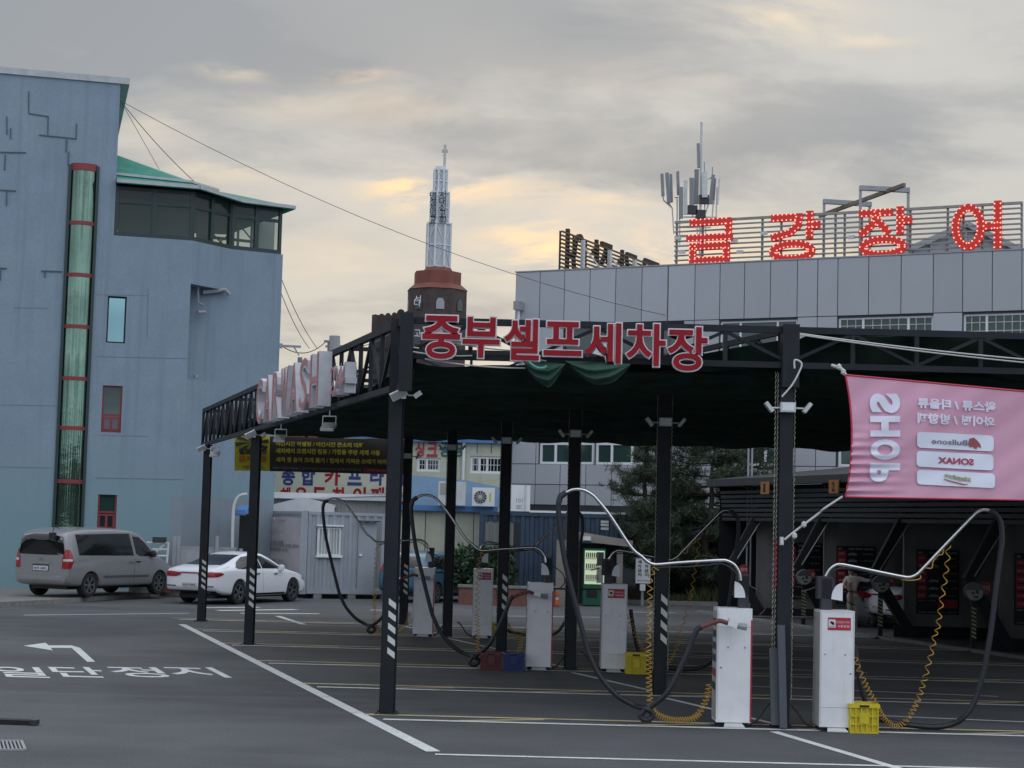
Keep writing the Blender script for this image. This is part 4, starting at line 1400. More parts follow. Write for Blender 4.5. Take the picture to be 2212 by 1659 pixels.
for c_, x0, x1 in (('전', 735, 760), ('체', 810, 910), ('유', 945, 1070), ('도', 1112, 1245), ('하', 1300, 1430), ('이', 1490, 1615), ('패', 1655, 1785), ('스', 1880, 1990)):
    l_ = MB(); p, q = bz(x0, 1620), bz(x1, 1466)
    write_fr(l_, c_, FB_, p[0], q[0], p[1], q[1], -.004, .035, .01); l_.build('sign_letter', M['signred'], sb)
FP_ = Fr(at(600, 1100, 63.5), R(3))
pz = lambda x, y: FP_.sz(*z('J', x, y))
sh = thing('metal_shed', 'low pale metal shed with a white fascia behind the office container', 'building', FP_.pt(3, 0, 0))
a, b = pz(415, 395), pz(1735, 205)
M['siding'] = mat('pale profiled siding', (0.40, 0.41, 0.41), .6, var=.06)
m_ = MB()
n = 70
for k in range(n):
    s = a[0] + (b[0] - a[0]) * k / n; fbox(m_, FP_, s, s + (b[0] - a[0]) / n * .93, .0 + (.03 if k % 2 else 0), .3, 0, pz(1300, 290)[1])
m_.build('siding', M['siding'], sh)
m_ = MB(); fbox(m_, FP_, a[0], b[0], -.25, -.02, pz(1300, 297)[1], pz(1300, 238)[1]); m_.build('fascia', M['white'], sh)
m_ = MB(); p = pz(420, 290); q = pz(930, 215)
m_.add([FP_.pt(a[0], -.3, p[1]), FP_.pt(b[0], -.3, pz(1300, 238)[1] + .02), FP_.pt(b[0], 3.0, pz(1300, 205)[1] + .2), FP_.pt(a[0], 3.0, pz(420, 195)[1] + .2)], [(0, 1, 2, 3)])
m_.build('roof', mat('grey weathered roofing', (.20, .20, .195), .85, var=.3, scale=2), sh)
po = thing('porch_roof', 'white gabled porch roof with a dark red tympanum above the grey container', 'roof', FP_.pt(1, -1, 2.5))
l_, t_, r_ = pz(462, 340), pz(750, 268), pz(1045, 345)
m_ = MB()
for p, q in ((l_, t_), (t_, r_)):
    m_.prism([FP_.pt(p[0], -1.6, p[1]), FP_.pt(q[0], -1.6, q[1]), FP_.pt(q[0], -1.6, q[1] - .62), FP_.pt(p[0], -1.6, p[1] - .62)], FP_.y * .12)
    m_.prism([FP_.pt(p[0], -1.5, p[1]), FP_.pt(q[0], -1.5, q[1]), FP_.pt(q[0], -1.5, q[1] - .08), FP_.pt(p[0], -1.5, p[1] - .08)], FP_.y * 1.6)
m_.build('gable_fascia', M['white'], po)
m_ = MB(); m_.prism([FP_.pt(l_[0] + .3, -1.3, l_[1] - .7), FP_.pt(r_[0] - .3, -1.3, l_[1] - .7), FP_.pt(t_[0], -1.3, t_[1] - .35)], FP_.y * .1); m_.build('tympanum', mat('dark red board', (.055, .02, .022), .8), po)
for i, (x0, x1, y0, y1, Y, lab) in enumerate(((65, 165, 388, 425, 55.6, 'short blue awning above the dark doorway by the blue building'), (1640, 1862, 503, 552, 61, 'blue awning end behind the dark canopy posts'))):
    t_ = thing('awning', lab, 'awning', at(*z('J', (x0 + x1) / 2, y1), Y))
    a, b = at(*z('J', x0, y1), Y), at(*z('J', x1, y0), Y)
    MB().prism([(a.x, Y, a.z), (a.x, Y + .8, b.z + .15), (a.x, Y + .8, b.z + .1), (a.x, Y, a.z - .05)], (b.x - a.x, 0, 0)).box(a.x, b.x, Y - .04, Y, a.z - .02, b.z).build('cover', M['bluetrim'], t_)
    if i == 0:
        d_ = MB(); d_.box(a.x, b.x, Y + .9, Y + 1.0, 0, a.z); d_.build('doorway', M['black'], t_)
# brown steel trusses and wall under the canopy edge
ot = thing('steel_roof_frame', 'orange brown steel roof frame with a cream panel above the yellow banner', 'frame', at(660, 950, 64))
P = lambda x, y, Y=64: at(*z('I', x, y), Y)
m_ = MB()
for x0, y0, x1, y1 in ((750, 990, 1370, 1015), (825, 930, 825, 990), (905, 910, 1020, 1005), (1060, 920, 1060, 1000), (1185, 925, 1290, 1015), (1275, 925, 1275, 1015), (1185, 925, 1180, 1010), (1310, 930, 1360, 1010), (750, 905, 1370, 930)):
    m_.bar(P(x0, y0), P(x1, y1), .12)
m_.build('steel_members', mat('orange primer steel', (.26, .10, .055), .7, var=.2), ot)
m_ = MB(); a, b = P(1165, 1015, 64.6), P(1310, 905, 64.6); m_.box(a.x, b.x, 64.6, 64.8, a.z, b.z); m_.build('cream_panel', mat('pale peach panel', (.45, .36, .28), .7), ot)
m_ = MB(); a, b = P(755, 1015, 65.2), P(1160, 895, 65.2); m_.box(a.x, b.x, 65.2, 65.4, a.z, b.z); m_.build('dark_infill', M['black'], ot)
m_ = MB(); a, b = P(1300, 1000, 65.0), P(1990, 930, 65.0); m_.box(a.x, b.x, 65, 65.3, a.z, b.z); m_.build('blue_flashing', M['bluetrim'], ot)
# ================================================================== CANOPY
ZT, ZB = at(848, 686, 22.3).z, at(1200, 783, 22.3).z
ZS_ = at(841, 838, 22.3).z                                           # the side truss is deeper than the front one                # top and bottom chord of the trusses
XR = 16.5
cn = thing('wash_canopy', 'black steel canopy with lattice trusses and a sagging green net roof over the vacuum bays', 'canopy', (RX(30), 30, 0))
PW = 0.165


def chord_truss(a, b, n, name, hw=0.07, ZB=ZB, diag='W'):
    m_ = MB()
    a, b = V((a[0], a[1], 0)), V((b[0], b[1], 0))
    m_.bar(a + V((0, 0, ZT - hw / 2)), b + V((0, 0, ZT - hw / 2)), hw, hw * 1.2)
    m_.bar(a + V((0, 0, ZB + hw / 2)), b + V((0, 0, ZB + hw / 2)), hw, hw * 1.1)
    for k in range(n + 1):
        p = a.lerp(b, k / n)
        m_.bar(p + V((0, 0, ZB + hw)), p + V((0, 0, ZT - hw)), hw * .8, hw * .8)
        if k < n:
            q = a.lerp(b, (k + 1) / n)
            lo, hi = (p, q) if k % 2 == 0 else (q, p)
            m_.bar(lo + V((0, 0, ZB + hw)), hi + V((0, 0, ZT - hw)), hw * .6, hw * .6)
    return m_.build(name, M['steel'], cn)


yL = LEFT0.y
front_y = 22.25
L0 = V((LX(front_y), front_y, 0)); L6 = V((LX(42.6), 42.6, 0))
Rf = V((RX(front_y), front_y, 0))
chord_truss(L0, Rf, 6, 'front_truss')
chord_truss(Rf, V((XR, front_y, 0)), 16, 'front_truss')
chord_truss(L0, L6, 30, 'side_truss', .075, ZS_)
chord_truss(L6, V((LX(42.6) + 17, 42.6, 0)), 20, 'rear_truss')
for y in ROW[1:5]:
    a = V((LX(y), y, 0)); chord_truss(a, V((LX(y) + 17.5, y, 0)), 18, 'cross_truss', .05)
chord_truss(V((RX(front_y), front_y + .1, 0)), V((RX(42.5), 42.5, 0)), 22, 'ridge_truss', .06)


def stripes(par, x, y, z0, z1, n, w0=-.01, w1=.085):
    m_ = MB()
    hh = (z1 - z0) / n
    for k in range(n):
        zb_ = z0 + k * hh
        m_.add([(x + w0, y, zb_ + hh * .45), (x + w1, y, zb_), (x + w1, y, zb_ + hh * .5), (x + w0, y, zb_ + hh * .95)], [(0, 1, 2, 3)])
    return m_.build('hazard_sticker', M['signwhite2'], par, fix=False)


M['signwhite2'] = mat('white reflective sticker', (0.62, 0.63, 0.60), .5)
posts = []
for (x, y, top, u_s, v0, v1) in [(LX(yL), yL, ZT, 848, 1290, 1422), (LX(34.3), 34.3, ZS_, 540, 1225, 1313), (LX(41.6), 41.6, ZS_, 425, 1207, 1273)] + \
        [(RX(yy), yy, ZB if i else ZT, None, 0, 0) for i, yy in enumerate(ROW)]:
    m_ = MB()
    w_ = PW / 2
    m_.box(x - w_, x + w_, y - w_, y + w_, 0.012, top + (.03 if top == ZT else 0.0))
    m_.box(x - w_ * 1.25, x + w_ * 1.25, y + w_ * .9, y + w_ * 1.1, 0.012, top)
    o = m_.build('post', M['steel'], cn)
    b_ = MB(); b_.box(x - .15, x + .15, y - .15, y + .15, 0.0, .012)
    for sx in (-1, 1):
        for sy in (-1, 1):
            b_.cyl((x + sx * .12, y + sy * .12, .012), .014, .02, 6)
    b_.build('base_plate', M['dark'], o)
    if u_s:
        z0, z1 = at(u_s, v1, y).z, at(u_s, v0, y).z
        stripes(o, x, y - w_ - .003, z0, z1, 5)
    posts.append((x, y, o))
# front corner post head is a deep box section
hb = MB(); hb.box(L0.x - .085, L0.x + .085, front_y - .13, front_y + .02, ZS_ - .04, ZT + .05); hb.build('post_head', M['steel'], cn)
hb = MB(); hb.box(Rf.x - .09, Rf.x + .12, front_y - .12, front_y + .02, ZB - .25, ZT + .03); hb.build('post_head', M['steel'], cn)
x, y, o = posts[4]; stripes(o, x, y - PW / 2 - .003, at(1438, 1393, y).z, at(1438, 1281, y).z, 4)
x, y, o = posts[6]; stripes(o, x, y - PW / 2 - .003, at(1098, 1322, y).z, at(1098, 1238, y).z, 4)
x, y, o = posts[8]; stripes(o, x, y - PW / 2 - .003, at(885, 1285, y).z, at(885, 1216, y).z, 5)
# slanted cover plate leaning on the front right post
x, y, o = posts[3]
cv = MB(); cv.bar(at(1687, 1350, y - .17), at(1692, 1572, y - .24), .09, .06, up=(0, 1, 0)); cv.bar(at(1672, 1400, y - .05), at(1676, 1566, y - .16), .12, .05, up=(0, 1, 0)); cv.build('post_cover', mat('grey channel', (.075, .085, .10), .5), o)
# light ropes wound down both sides of the centre posts
M['ropelight'] = mat('pale light rope', (0.32, 0.32, 0.25), .5)
M['ropered'] = mat('red light rope', (0.40, 0.05, 0.06), .5)
for i in (3, 4, 5, 6, 7):
    x, y, o = posts[i]
    for sx in (-1, 1):
        pts = []
        top = ZB - .05
        for k in range(420):
            h_ = top - (top - .35) * k / 419
            an = h_ * 95
            pts.append((x + sx * (PW / 2 + .026) + .006 * math.cos(an), y - .02 + .006 * math.sin(an), h_))
        MB().tube(pts, .0065 if sx < 0 or i in (3, 4) else .005, 4).build('light_rope', M['ropelight'], o)
        if i == 3 and sx < 0:
            pr = [(p[0] - .03, p[1] - .01, p[2]) for p in pts if 1.9 < p[2] < 2.6]
            MB().tube([(p[0] + .0, p[1] - .02, p[2]) for p in pts if 1.75 < p[2] < 2.35], .011, 5).build('light_rope', M['ropered'], o)
            MB().tube([(p[0] - .03, p[1] + .01 * math.cos(p[2] * 95), p[2]) for p in pts], .0065, 4).build('light_rope', M['ropelight'], o)


# ---- net roof: sagging sheet, front curtain on the right, folded drape at the front
def net_pt(a, b):
    y = front_y + (43.2 - front_y) * b
    x0 = LX(y) + .05
    x = x0 + 16.1 * a
    sag = .03 + (.15 - .11 * b) * abs(math.sin(b * math.pi * 5.06)) ** 1.3 + (1 - .6 * b) * 0 + (.05 - .03 * b) * math.sin(a * 40 + b * 13) + .02 * math.sin(a * 83 - b * 9) + .02 * math.sin(b * 70 + 2 * math.sin(a * 9))
    return V((x, y, ZB - sag))


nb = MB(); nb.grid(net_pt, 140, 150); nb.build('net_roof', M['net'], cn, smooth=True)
cu = MB()


def curt(a, b):
    x = 1.25 + (XR - 1.25) * a
    lo = ZB - .09
    hi = ZT - .06 if x > Rf.x - .3 else ZB + .10 + .05 * math.sin(x * 3)
    hi = hi if x > Rf.x + .2 else ZB + (ZT - .06 - ZB) * max(0.06, min(1, (x - 1.6) / 1.9)) * .85
    return V((x, front_y + .16 + .05 * math.sin(x * 5 + b * 3), lo + (hi - lo) * b))


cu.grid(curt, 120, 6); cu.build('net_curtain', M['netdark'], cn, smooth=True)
# sagging swags hanging from the bottom chord (two lobes)
dr = MB()


def swag(u0, u1, vtop, pts):
    def f(a, b):
        u = u0 + (u1 - u0) * a
        k = a * (len(pts) - 1); i = min(int(k), len(pts) - 2); t_ = k - i
        vb = pts[i] * (1 - t_) + pts[i + 1] * t_
        v = vtop + 7 * a + (vb - vtop - 7 * a) * b
        d_ = 22.05 - .10 * math.sin(b * math.pi) - .035 * math.sin(b * 15 + a * 6) * math.sin(a * math.pi)
        return at(u, v, d_)
    dr.grid(f, 40, 24)


swag(1131, 1226, 779, [782, 806, 822, 831, 838, 826, 802, 781])
swag(1222, 1362, 779, [782, 797, 811, 824, 831, 831, 829, 822, 808, 790])
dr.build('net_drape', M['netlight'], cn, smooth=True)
e = MB()
e.tube([at(1142 + 40 * k / 10, 782 + 14 * math.sin(math.pi * k / 13), 21.95) for k in range(11)], .02, 6); e.build('drape_hem', mat('turquoise hem', (.09, .30, .25), .7), cn)
# white ropes inside the truss
rp = MB()
for (u0, v0, u1, v1, sg) in ((1725, 720, 2212, 776, .02), (1728, 723, 2212, 783, .02), (918, 775, 1135, 795, .03), (870, 748, 905, 752, 0), (868, 755, 1020, 768, .03), (905, 720, 1130, 758, .05), (1150, 775, 1180, 780, .0)):
    a, b = at(u0, v0, 22.15), at(u1, v1, 22.15)
    rp.tube([a.lerp(b, k / 12) - V((0, 0, sg * 4 * k / 12 * (1 - k / 12))) for k in range(13)], .009, 5)
split(rp, 'slack_rope', M['rope'], cn)
bn_ = MB(); bn_.grid(lambda a, b: at(868 + 35 * a * (1 - .35 * b), 763 + 62 * b, 22.3 + .05 * math.sin(a * 9 + b * 4)), 10, 10); bn_.build('net_bundle', M['black'], cn, smooth=True)

# ---- red channel lettering on the front truss
sg = thing('letter_sign', 'seven red channel letters with pale edges mounted on the front truss', 'sign', at(1220, 800, 22.1))
BOX = (('중', 258, 143, 520, 438), ('부', 518, 152, 776, 431), ('셀', 785, 165, 1031, 447), ('프', 1042, 182, 1306, 419), ('세', 1305, 190, 1559, 469), ('차', 1575, 195, 1846, 484), ('장', 1840, 215, 2116, 516))
YS = 22.02
for i, (c_, x0, y0, x1, y1) in enumerate(BOX):
    (u0, v0), (u1, v1) = z('G', x0, y0), z('G', x1, y1)
    um, vm = (u0 + u1) / 2, (v0 + v1) / 2
    xa, xb = at(u0, vm, YS).x, at(u1, vm, YS).x
    za, zb_ = at(um, v1, YS).z, at(um, v0, YS).z
    o_ = MB(); write(o_, c_, lambda a, b, e: V((xa + (xb - xa) * a, YS + (.10 if e < 0 else .012), za + (zb_ - za) * b)), .046, .01, 4)
    k = .018
    l_ = o_.build('letter', M['signwhite'], sg)
    i_ = MB(); write(i_, c_, lambda a, b, e: V((xa + k + (xb - xa - 2 * k) * a, YS - .004 + (.01 if e < 0 else 0), za + k + (zb_ - za - 2 * k) * b)), .022, .01, 4)
    i_.build('letter_face', M['signred'], l_)

# ---- lettering on the side truss, seen at a steep angle
dirS = (L6 - L0).normalized()
FSd = Fr(L6, math.atan2(-dirS.y, -dirS.x))                         # runs towards the viewer, faces outwards (left)
sg2 = thing('letter_sign', 'white boxed letters with red faces running along the side truss', 'sign', L0.lerp(L6, .35) + V((0, 0, ZB)))
M['sidewhite'] = mat('weathered white letter', (.50, .50, .54), .55, var=.12, scale=5)
M['sidered'] = mat('faded red face', (.46, .19, .19), .5, var=.2, scale=8)
def s_at(u, v, d=-.2):
    return FSd.sz(u, v, d)
lets = 'CARWASH'
sa, sb_ = s_at(566, 850)[0], s_at(708, 800)[0]
zlo = s_at(640, 895)[1]; zhi = s_at(640, 788)[1]
n = len(lets)
for i, c_ in enumerate(lets):
    a = sa + (sb_ - sa) * i / n; b = sa + (sb_ - sa) * (i + .78) / n
    m_ = MB(); write(m_, c_, lambda p, q, e: FSd.pt(a + (b - a) * p, -.10 if e < 0 else -.30, zlo + (zhi - zlo) * q), .03, .01, 3)
    l_ = m_.build('letter', M['sidewhite'], sg2)
    m_ = MB(); write(m_, c_, lambda p, q, e: FSd.pt(a + .02 + (b - a - .04) * p, -.304 - (.004 if e > 0 else 0), zlo + .02 + (zhi - zlo - .04) * q), -.004, .01, 3)
    m_.build('letter_face', M['sidered'], l_)
sa, sb_ = s_at(727, 830)[0], s_at(758, 810)[0]
zlo, zhi = s_at(742, 852)[1], s_at(742, 787)[1]
for i, c_ in enumerate('24'):
    a = sa + (sb_ - sa) * i / 2; b = sa + (sb_ - sa) * (i + .9) / 2
    m_ = MB(); write(m_, c_, lambda p, q, e: FSd.pt(a + (b - a) * p, -.10 if e < 0 else -.26, zlo + (zhi - zlo) * q), .03, .01, 3)
    l_ = m_.build('letter', M['sidewhite'], sg2)
    m_ = MB(); write(m_, c_, lambda p, q, e: FSd.pt(a + .02 + (b - a - .04) * p, -.304 - (.004 if e > 0 else 0), zlo + .02 + (zhi - zlo - .04) * q), -.004, .01, 3)
    m_.build('letter_face', M['sidered'], l_)

# ---- twin floodlights on the posts (one built, the rest copied)
fl0 = thing('twin_floodlight', '', 'floodlight', (0, 0, 0), 0, 'twin floodlights strapped to the canopy posts')
m_ = MB(); m_.box(-.095, .095, -.18, -.09, -.062, .062); fl_b = m_.build('junction_box', M['lamp'], fl0, local=True)
m_ = MB(); m_.box(-.075, .075, -.186, -.179, -.045, .045); m_.build('box_lid', M['white'], fl_b, local=True)
for sx in (-1, 1):
    m_ = MB(); m_.tube([(sx * .09, -.14, -.01), (sx * .20, -.15, -.012)], .011, 8); m_.build('arm', M['lamp'], fl0, local=True)
    T = Matrix.Translation((sx * .235, -.16, -.01)) @ Matrix.Rotation(sx * R(38), 4, 'Y')
    m_ = MB(T); m_.box(-.022, .022, -.065, .065, -.065, .08); h_ = m_.build('lamp_head', M['lamp'], fl0, local=True)
    m_ = MB(T); m_.box(sx * .023, sx * .027, -.055, .055, -.055, .07); m_.build('lens', M['lens'], h_, local=True)
FL = [(3, 1692, 880, 'twin white floodlight on the front right post beside the pink banner'),
      (4, 1441, 912, 'twin floodlight on the second centre post from the front'),
      (5, 1250, 937, 'twin floodlight on the centre post above the tall chrome boom'),
      (6, 1103, 952, 'dim twin floodlight on the fourth centre post in front of the cream workshop window'),
      (7, 989, 967, 'small twin floodlight on the fifth centre post beside the workshop lettering'),
      (8, 890, 985, 'small twin floodlight on the rearmost centre post just right of the front left post')]
for k, (i, u, v, lab) in enumerate(FL):
    x, y, _ = posts[i]
    p = V((x, y, at(u, v, y - .1).z))
    if k == 0:
        fl0.location = p; fl0['label'] = lab
    else:
        copy_tree(fl0, None, p, lab)
# single flood heads under the side truss and on the left posts
hf0 = thing('hanging_floodlight', '', 'floodlight', (0, 0, 0), 0, 'floodlights hanging under the side truss')
S_ = Matrix.Scale(.62, 4)
m_ = MB(S_); m_.bar((0, 0, 0), (0, 0, -.16), .03); m_.bar((-.17, 0, -.16), (.17, 0, -.16), .03); m_.bar((-.17, 0, -.16), (-.17, -.02, -.40), .02, .03); m_.bar((.17, 0, -.16), (.17, -.02, -.40), .02, .03)
m_.build('bracket', M['lamp'], hf0, local=True)
T = S_ @ Matrix.Translation((0, -.03, -.42)) @ Matrix.Rotation(R(28), 4, 'X')
m_ = MB(T); m_.box(-.17, .17, -.2, .16, -.03, .03)
for k in range(7):
    m_.box(-.15 + k * .05 - .006, -.15 + k * .05 + .006, -.18, .14, .03, .06)
hh_ = m_.build('lamp_head', M['lamp'], hf0, local=True)
m_ = MB(T); m_.box(-.15, .15, -.18, .14, -.037, -.031); m_.build('lens', M['lens'], hh_, local=True)
for k, (u, lab) in enumerate(((712, 'nearest floodlight hanging under the side truss below the white number letters'), (608, 'floodlight hanging under the side truss just right of the second left post'),
                              (468, 'farthest floodlight hanging under the side truss above the yellow banner'))):
    r = ray(u, 900); t_ = 0
    # crossing of the sight line with the truss plane gives the hanging point
    pl = (L0 - EYE).dot(FSd.y) / r.dot(FSd.y)
    p = EYE + r * pl
    p = V((p.x, p.y, ZS_))
    if k == 0:
        hf0.location = p; hf0['label'] = lab; hf0.rotation_euler = (0, 0, R(-12))
    else:
        copy_tree(hf0, None, p, lab, R(-12 + 5 * k))
pf0 = thing('post_floodlight', '', 'floodlight', (0, 0, 0), 0, 'single floodlights on the left row of posts')
T = Matrix.Rotation(R(-28), 4, 'Y') @ Matrix.Rotation(R(20), 4, 'X')
S_ = Matrix.Scale(.60, 4); T = S_ @ T
m_ = MB(T); m_.box(-.19, .17, -.05, .05, -.085, .085); h_ = m_.build('lamp_head', M['lamp'], pf0, local=True)
m_ = MB(T); m_.box(-.175, .155, -.056, -.051, -.07, .07); m_.build('lens', M['lens'], h_, local=True)
m_ = MB(S_); m_.tube([(.12, .02, .03), (.2, .05, -.02), (.34, .05, -.02)], .016, 8); m_.box(.05, .15, .0, .09, -.10, .0); m_.build('bracket', M['lamp'], pf0, local=True)
m_ = MB(S_ @ Matrix.Translation((.40, .04, 0)) @ Matrix.Rotation(R(-35), 4, 'Y')); m_.box(-.09, .09, -.05, .05, -.05, .05); m_.build('second_head', M['lamp'], pf0, local=True)
for k, (u, v, i, lab) in enumerate(((862, 851, 0, 'white floodlight pair on the front left post below the truss corner'), (542, 938, 1, 'single floodlight at the head of the second left post over the yellow banner'), (436, 968, 2, 'single floodlight at the head of the farthest left post'))):
    x, y, _ = posts[i]
    p = at(u, v, y - .2)
    if k == 0:
        pf0.location = p; pf0['label'] = lab
    else:
        copy_tree(pf0, None, p, lab)

# ================================================================== VACUUM MACHINES (two kinds, three of each)
YM_ = 22.3


def locfn(base):
    return lambda kk, x, y, d=0.0: at(*z(kk, x, y), YM_ + d) - base


def smooth_path(pts, n=6):
    pts = [V(p) for p in pts]
    out_ = []
    for i in range(len(pts) - 1):
        p0 = pts[max(i - 1, 0)]; p1_ = pts[i]; p2_ = pts[i + 1]; p3_ = pts[min(i + 2, len(pts) - 1)]
        for k in range(n):
            t_ = k / n
            out_.append(.5 * ((2 * p1_) + (p2_ - p0) * t_ + (2 * p0 - 5 * p1_ + 4 * p2_ - p3_) * t_ * t_ + (3 * p1_ - p0 - 3 * p2_ + p3_) * t_ ** 3))
    out_.append(pts[-1])
    return out_


def coil(mb, path, rad, r, pitches):
    """helix round a path; pitch may vary along it"""
    path = smooth_path(path, 10)
    lens = [0]
    for i in range(1, len(path)):
        lens.append(lens[-1] + (path[i] - path[i - 1]).length)
    tot = lens[-1]
    ph = 0; pts = []; s = 0; i = 0
    while s < tot:
        while i < len(path) - 2 and s > lens[i + 1]:
            i += 1
        f = (s - lens[i]) / max(lens[i + 1] - lens[i], 1e-6)
        c = path[i].lerp(path[i + 1], f)
        t_ = (path[i + 1] - path[i]).normalized()
        x = t_.cross(V((0, 1, 0)))
        x = x.normalized() if x.length > .1 else V((1, 0, 0))
        y = t_.cross(x)
        g_ = s / tot
        pt_ = pitches[0]
        for (g0, pp) in pitches[1]:
            if g_ >= g0: pt_ = pp
        pts.append(c + (x * math.cos(ph) + y * math.sin(ph)) * rad)
        st = pt_ / 9
        s += st; ph += 2 * math.pi / 9
    mb.tube(pts, r, 4)


def ptube(mb, pts, r, n=8, k=6):
    mb.tube(smooth_path(pts, k), r, n)


def ribbed(mb, pts, r, n=10):
    """corrugated hose: closely spaced rings of two radii along the path"""
    p = smooth_path(pts, 10); res = [p[0]]; acc = 0.0; st = .017
    for i in range(1, len(p)):
        a, b = p[i - 1], p[i]; l_ = (b - a).length
        while acc + l_ >= st and l_ > 1e-6:
            f = (st - acc) / l_; a = a.lerp(b, f); res.append(a); l_ = (b - a).length; acc = 0.0
        acc += l_
    mb.tube(res, [r * (1.05 if i % 2 else .90) for i in range(len(res))], n)


def vacuum_left():
    base = gnd(1579, 1567)
    q = locfn(base)
    t_ = thing('vacuum_machine', '', 'vacuum', base, 0, 'car vacuum machines under the canopy')
    w, d, h_ = .218, .225, 1.475
    m_ = MB(); m_.box(-w, w, -d, d, .06, h_); o = m_.build('cabinet', M['cabinet'], t_, local=True)
    b = MB(); b.box(-w + .03, w - .03, -d + .03, d - .03, 0, .06); b.build('base', M['black'], t_, local=True)
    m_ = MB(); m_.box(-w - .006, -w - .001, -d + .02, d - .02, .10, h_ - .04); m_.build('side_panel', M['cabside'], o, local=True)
    m_ = MB()
    for zz_ in (.45, .62, .8, .95, 1.1, 1.25):
        m_.box(-w - .010, -w - .006, -d + .07, d - .07, zz_, zz_ + .09)
    m_.build('coin_panel', M['dark'], o, local=True)
    m_ = MB(); m_.box(-w - .013, -w - .0105, -d + .06, d - .14, .62, .70); m_.build('coin_label', M['red'], o, local=True)
    m_ = MB(); m_.prism([(-.13, -d - .10, .01), (.13, -d - .10, .01), (.10, -d + .04, .05), (-.10, -d + .04, .05)], (0, 0, .012)); m_.build('foot_tray', M['lamp'], t_, local=True)
    m_ = MB(); m_.box(-w + .012, -w + .016, -d - .003, -d, .10, h_ - .02); m_.box(-w + .016, w - .020, -d - .003, -d, 1.24, 1.244); m_.build('door_seam', M['cabside'], o, local=True)
    m_ = MB(); m_.cyl((-w + .05, -d - .008, .74), .012, .01, 10, 'Y'); m_.build('lock', M['chrome'], o, local=True)
    for sx in (-.08, .13):
        m_ = MB(); m_.cyl((sx, -d - .006, .99), .012, .01, 8, 'Y'); m_.build('bolt', M['grey'], o, local=True)
    m_ = MB(); m_.box(w - .016, w + .003, -d - .004, -d, .07, h_ - .14); m_.build('edge_trim', M['red'], o, local=True)
    m_ = MB(); m_.box(.07, .19, -.06, .08, h_, h_ + .40); mast = m_.build('mast', M['dark'], t_, local=True)
    m_ = MB()
    c, rr = V((.03, -.09, h_ + .09)), .22
    pts = [V((.01, -.075, h_ + .13)), V((.145, -.075, h_ + .13))] + [V((.01 + .135 * math.cos(R(a)), -.075, h_ + .13 + .20 * math.sin(R(a)))) for a in range(10, 91, 10)]
    m_.prism(pts, (0, .03, 0)); m_.build('quarter_panel', M['white'], mast, local=True)
    m_ = MB(); m_.prism([(-.0, -.06, h_ + .15), (.19, -.06, h_ + .15), (.19, -.06, h_ + .43), (.05, -.06, h_ + .43)], (0, .16, 0)); m_.build('head_box', M['dark'], mast, local=True)
    m_ = MB(); ptube(m_, [q('N', *p) for p in ((1362, 300), (1348, 225), (1310, 165), (1250, 131), (1190, 124), (1000, 134), (800, 147), (650, 160), (590, 155), (545, 130), (500, 90), (405, 5))] +
                     [q('M', *p) for p in ((740, 930), (610, 770), (560, 725), (500, 692), (440, 680), (380, 684), (330, 705), (300, 720))], .023, 10)
    m_.build('boom', M['chrome'], t_, local=True, smooth=True)
    m_ = MB(); ptube(m_, [q('N', *p) for p in ((1340, 260), (1290, 200), (1200, 155), (1080, 165), (900, 180), (700, 185), (620, 195))], .010, 6); split(m_, 'air_line', M['dark'], t_, local=True)
    m_ = MB(); ribbed(m_, [q('M', *p) for p in ((310, 715), (265, 750), (245, 800), (243, 880), (252, 1000), (285, 1250), (330, 1480))] + [q('N', *p) for p in ((8, 830), (50, 960), (140, 1140), (285, 1300), (430, 1385))] +
                     [q('N', *p, -.25) for p in ((530, 1415), (585, 1445), (600, 1480), (560, 1515), (510, 1510), (492, 1475), (540, 1420), (600, 1385))] + [q('N', *p, -.3) for p in ((730, 1270), (845, 1050), (920, 880), (975, 745), (1020, 705))], .036, 10)
    ho = m_.build('suction_hose', M['hose'], t_, local=True, smooth=True)
    m_ = MB(); m_.tube([q('M', 318, 710), q('M', 262, 752), q('M', 246, 810)], .040, 10); m_.build('hose_cuff', M['dark'], ho, local=True)
    m_ = MB(); ptube(m_, [q('N', *p, -.3) for p in ((1020, 705), (1060, 690), (1150, 658), (1190, 652), (1250, 672))], .030, 10); nz_ = m_.build('nozzle_grip', M['brown'], t_, local=True, smooth=True)
    m_ = MB(); m_.prism([q('N', 1268, 628, -.36), q('N', 1345, 665, -.36), q('N', 1330, 720, -.36), q('N', 1252, 690, -.36)], (0, .16, 0)); m_.build('nozzle_holder', M['white'], nz_, local=True)
    m_ = MB(); m_.tube([q('N', 1335, 695, -.28), q('N', 1412, 706, -.26)], [.035, .045], 8); m_.build('nozzle', M['grey'], nz_, local=True)
    m_ = MB()
    coil(m_, [q('N', *p) for p in ((640, 188), (600, 215), (575, 300), (570, 450), (562, 700), (560, 900))], .032, .0065, (.10, []))
    coil(m_, [q('N', *p) for p in ((560, 900), (562, 1100), (570, 1330), (590, 1420), (640, 1470), (750, 1512), (900, 1515), (980, 1480), (1040, 1390), (1075, 1290), (1085, 1200))], .038, .0065, (.055, [(.38, .03), (.78, .05)]))
    m_.build('coiled_air_hose', M['coil'], t_, local=True)
    m_ = MB(); ptube(m_, [q('N', *p, .1) for p in ((1420, 335), (1500, 380), (1570, 450), (1580, 540), (1530, 600))], .010, 6); ptube(m_, [q('N', *p, .1) for p in ((1440, 1550), (1510, 1510), (1570, 1420), (1625, 1350))], .016, 6)
    split(m_, 'supply_cable', M['wire'], t_, local=True)
    return t_


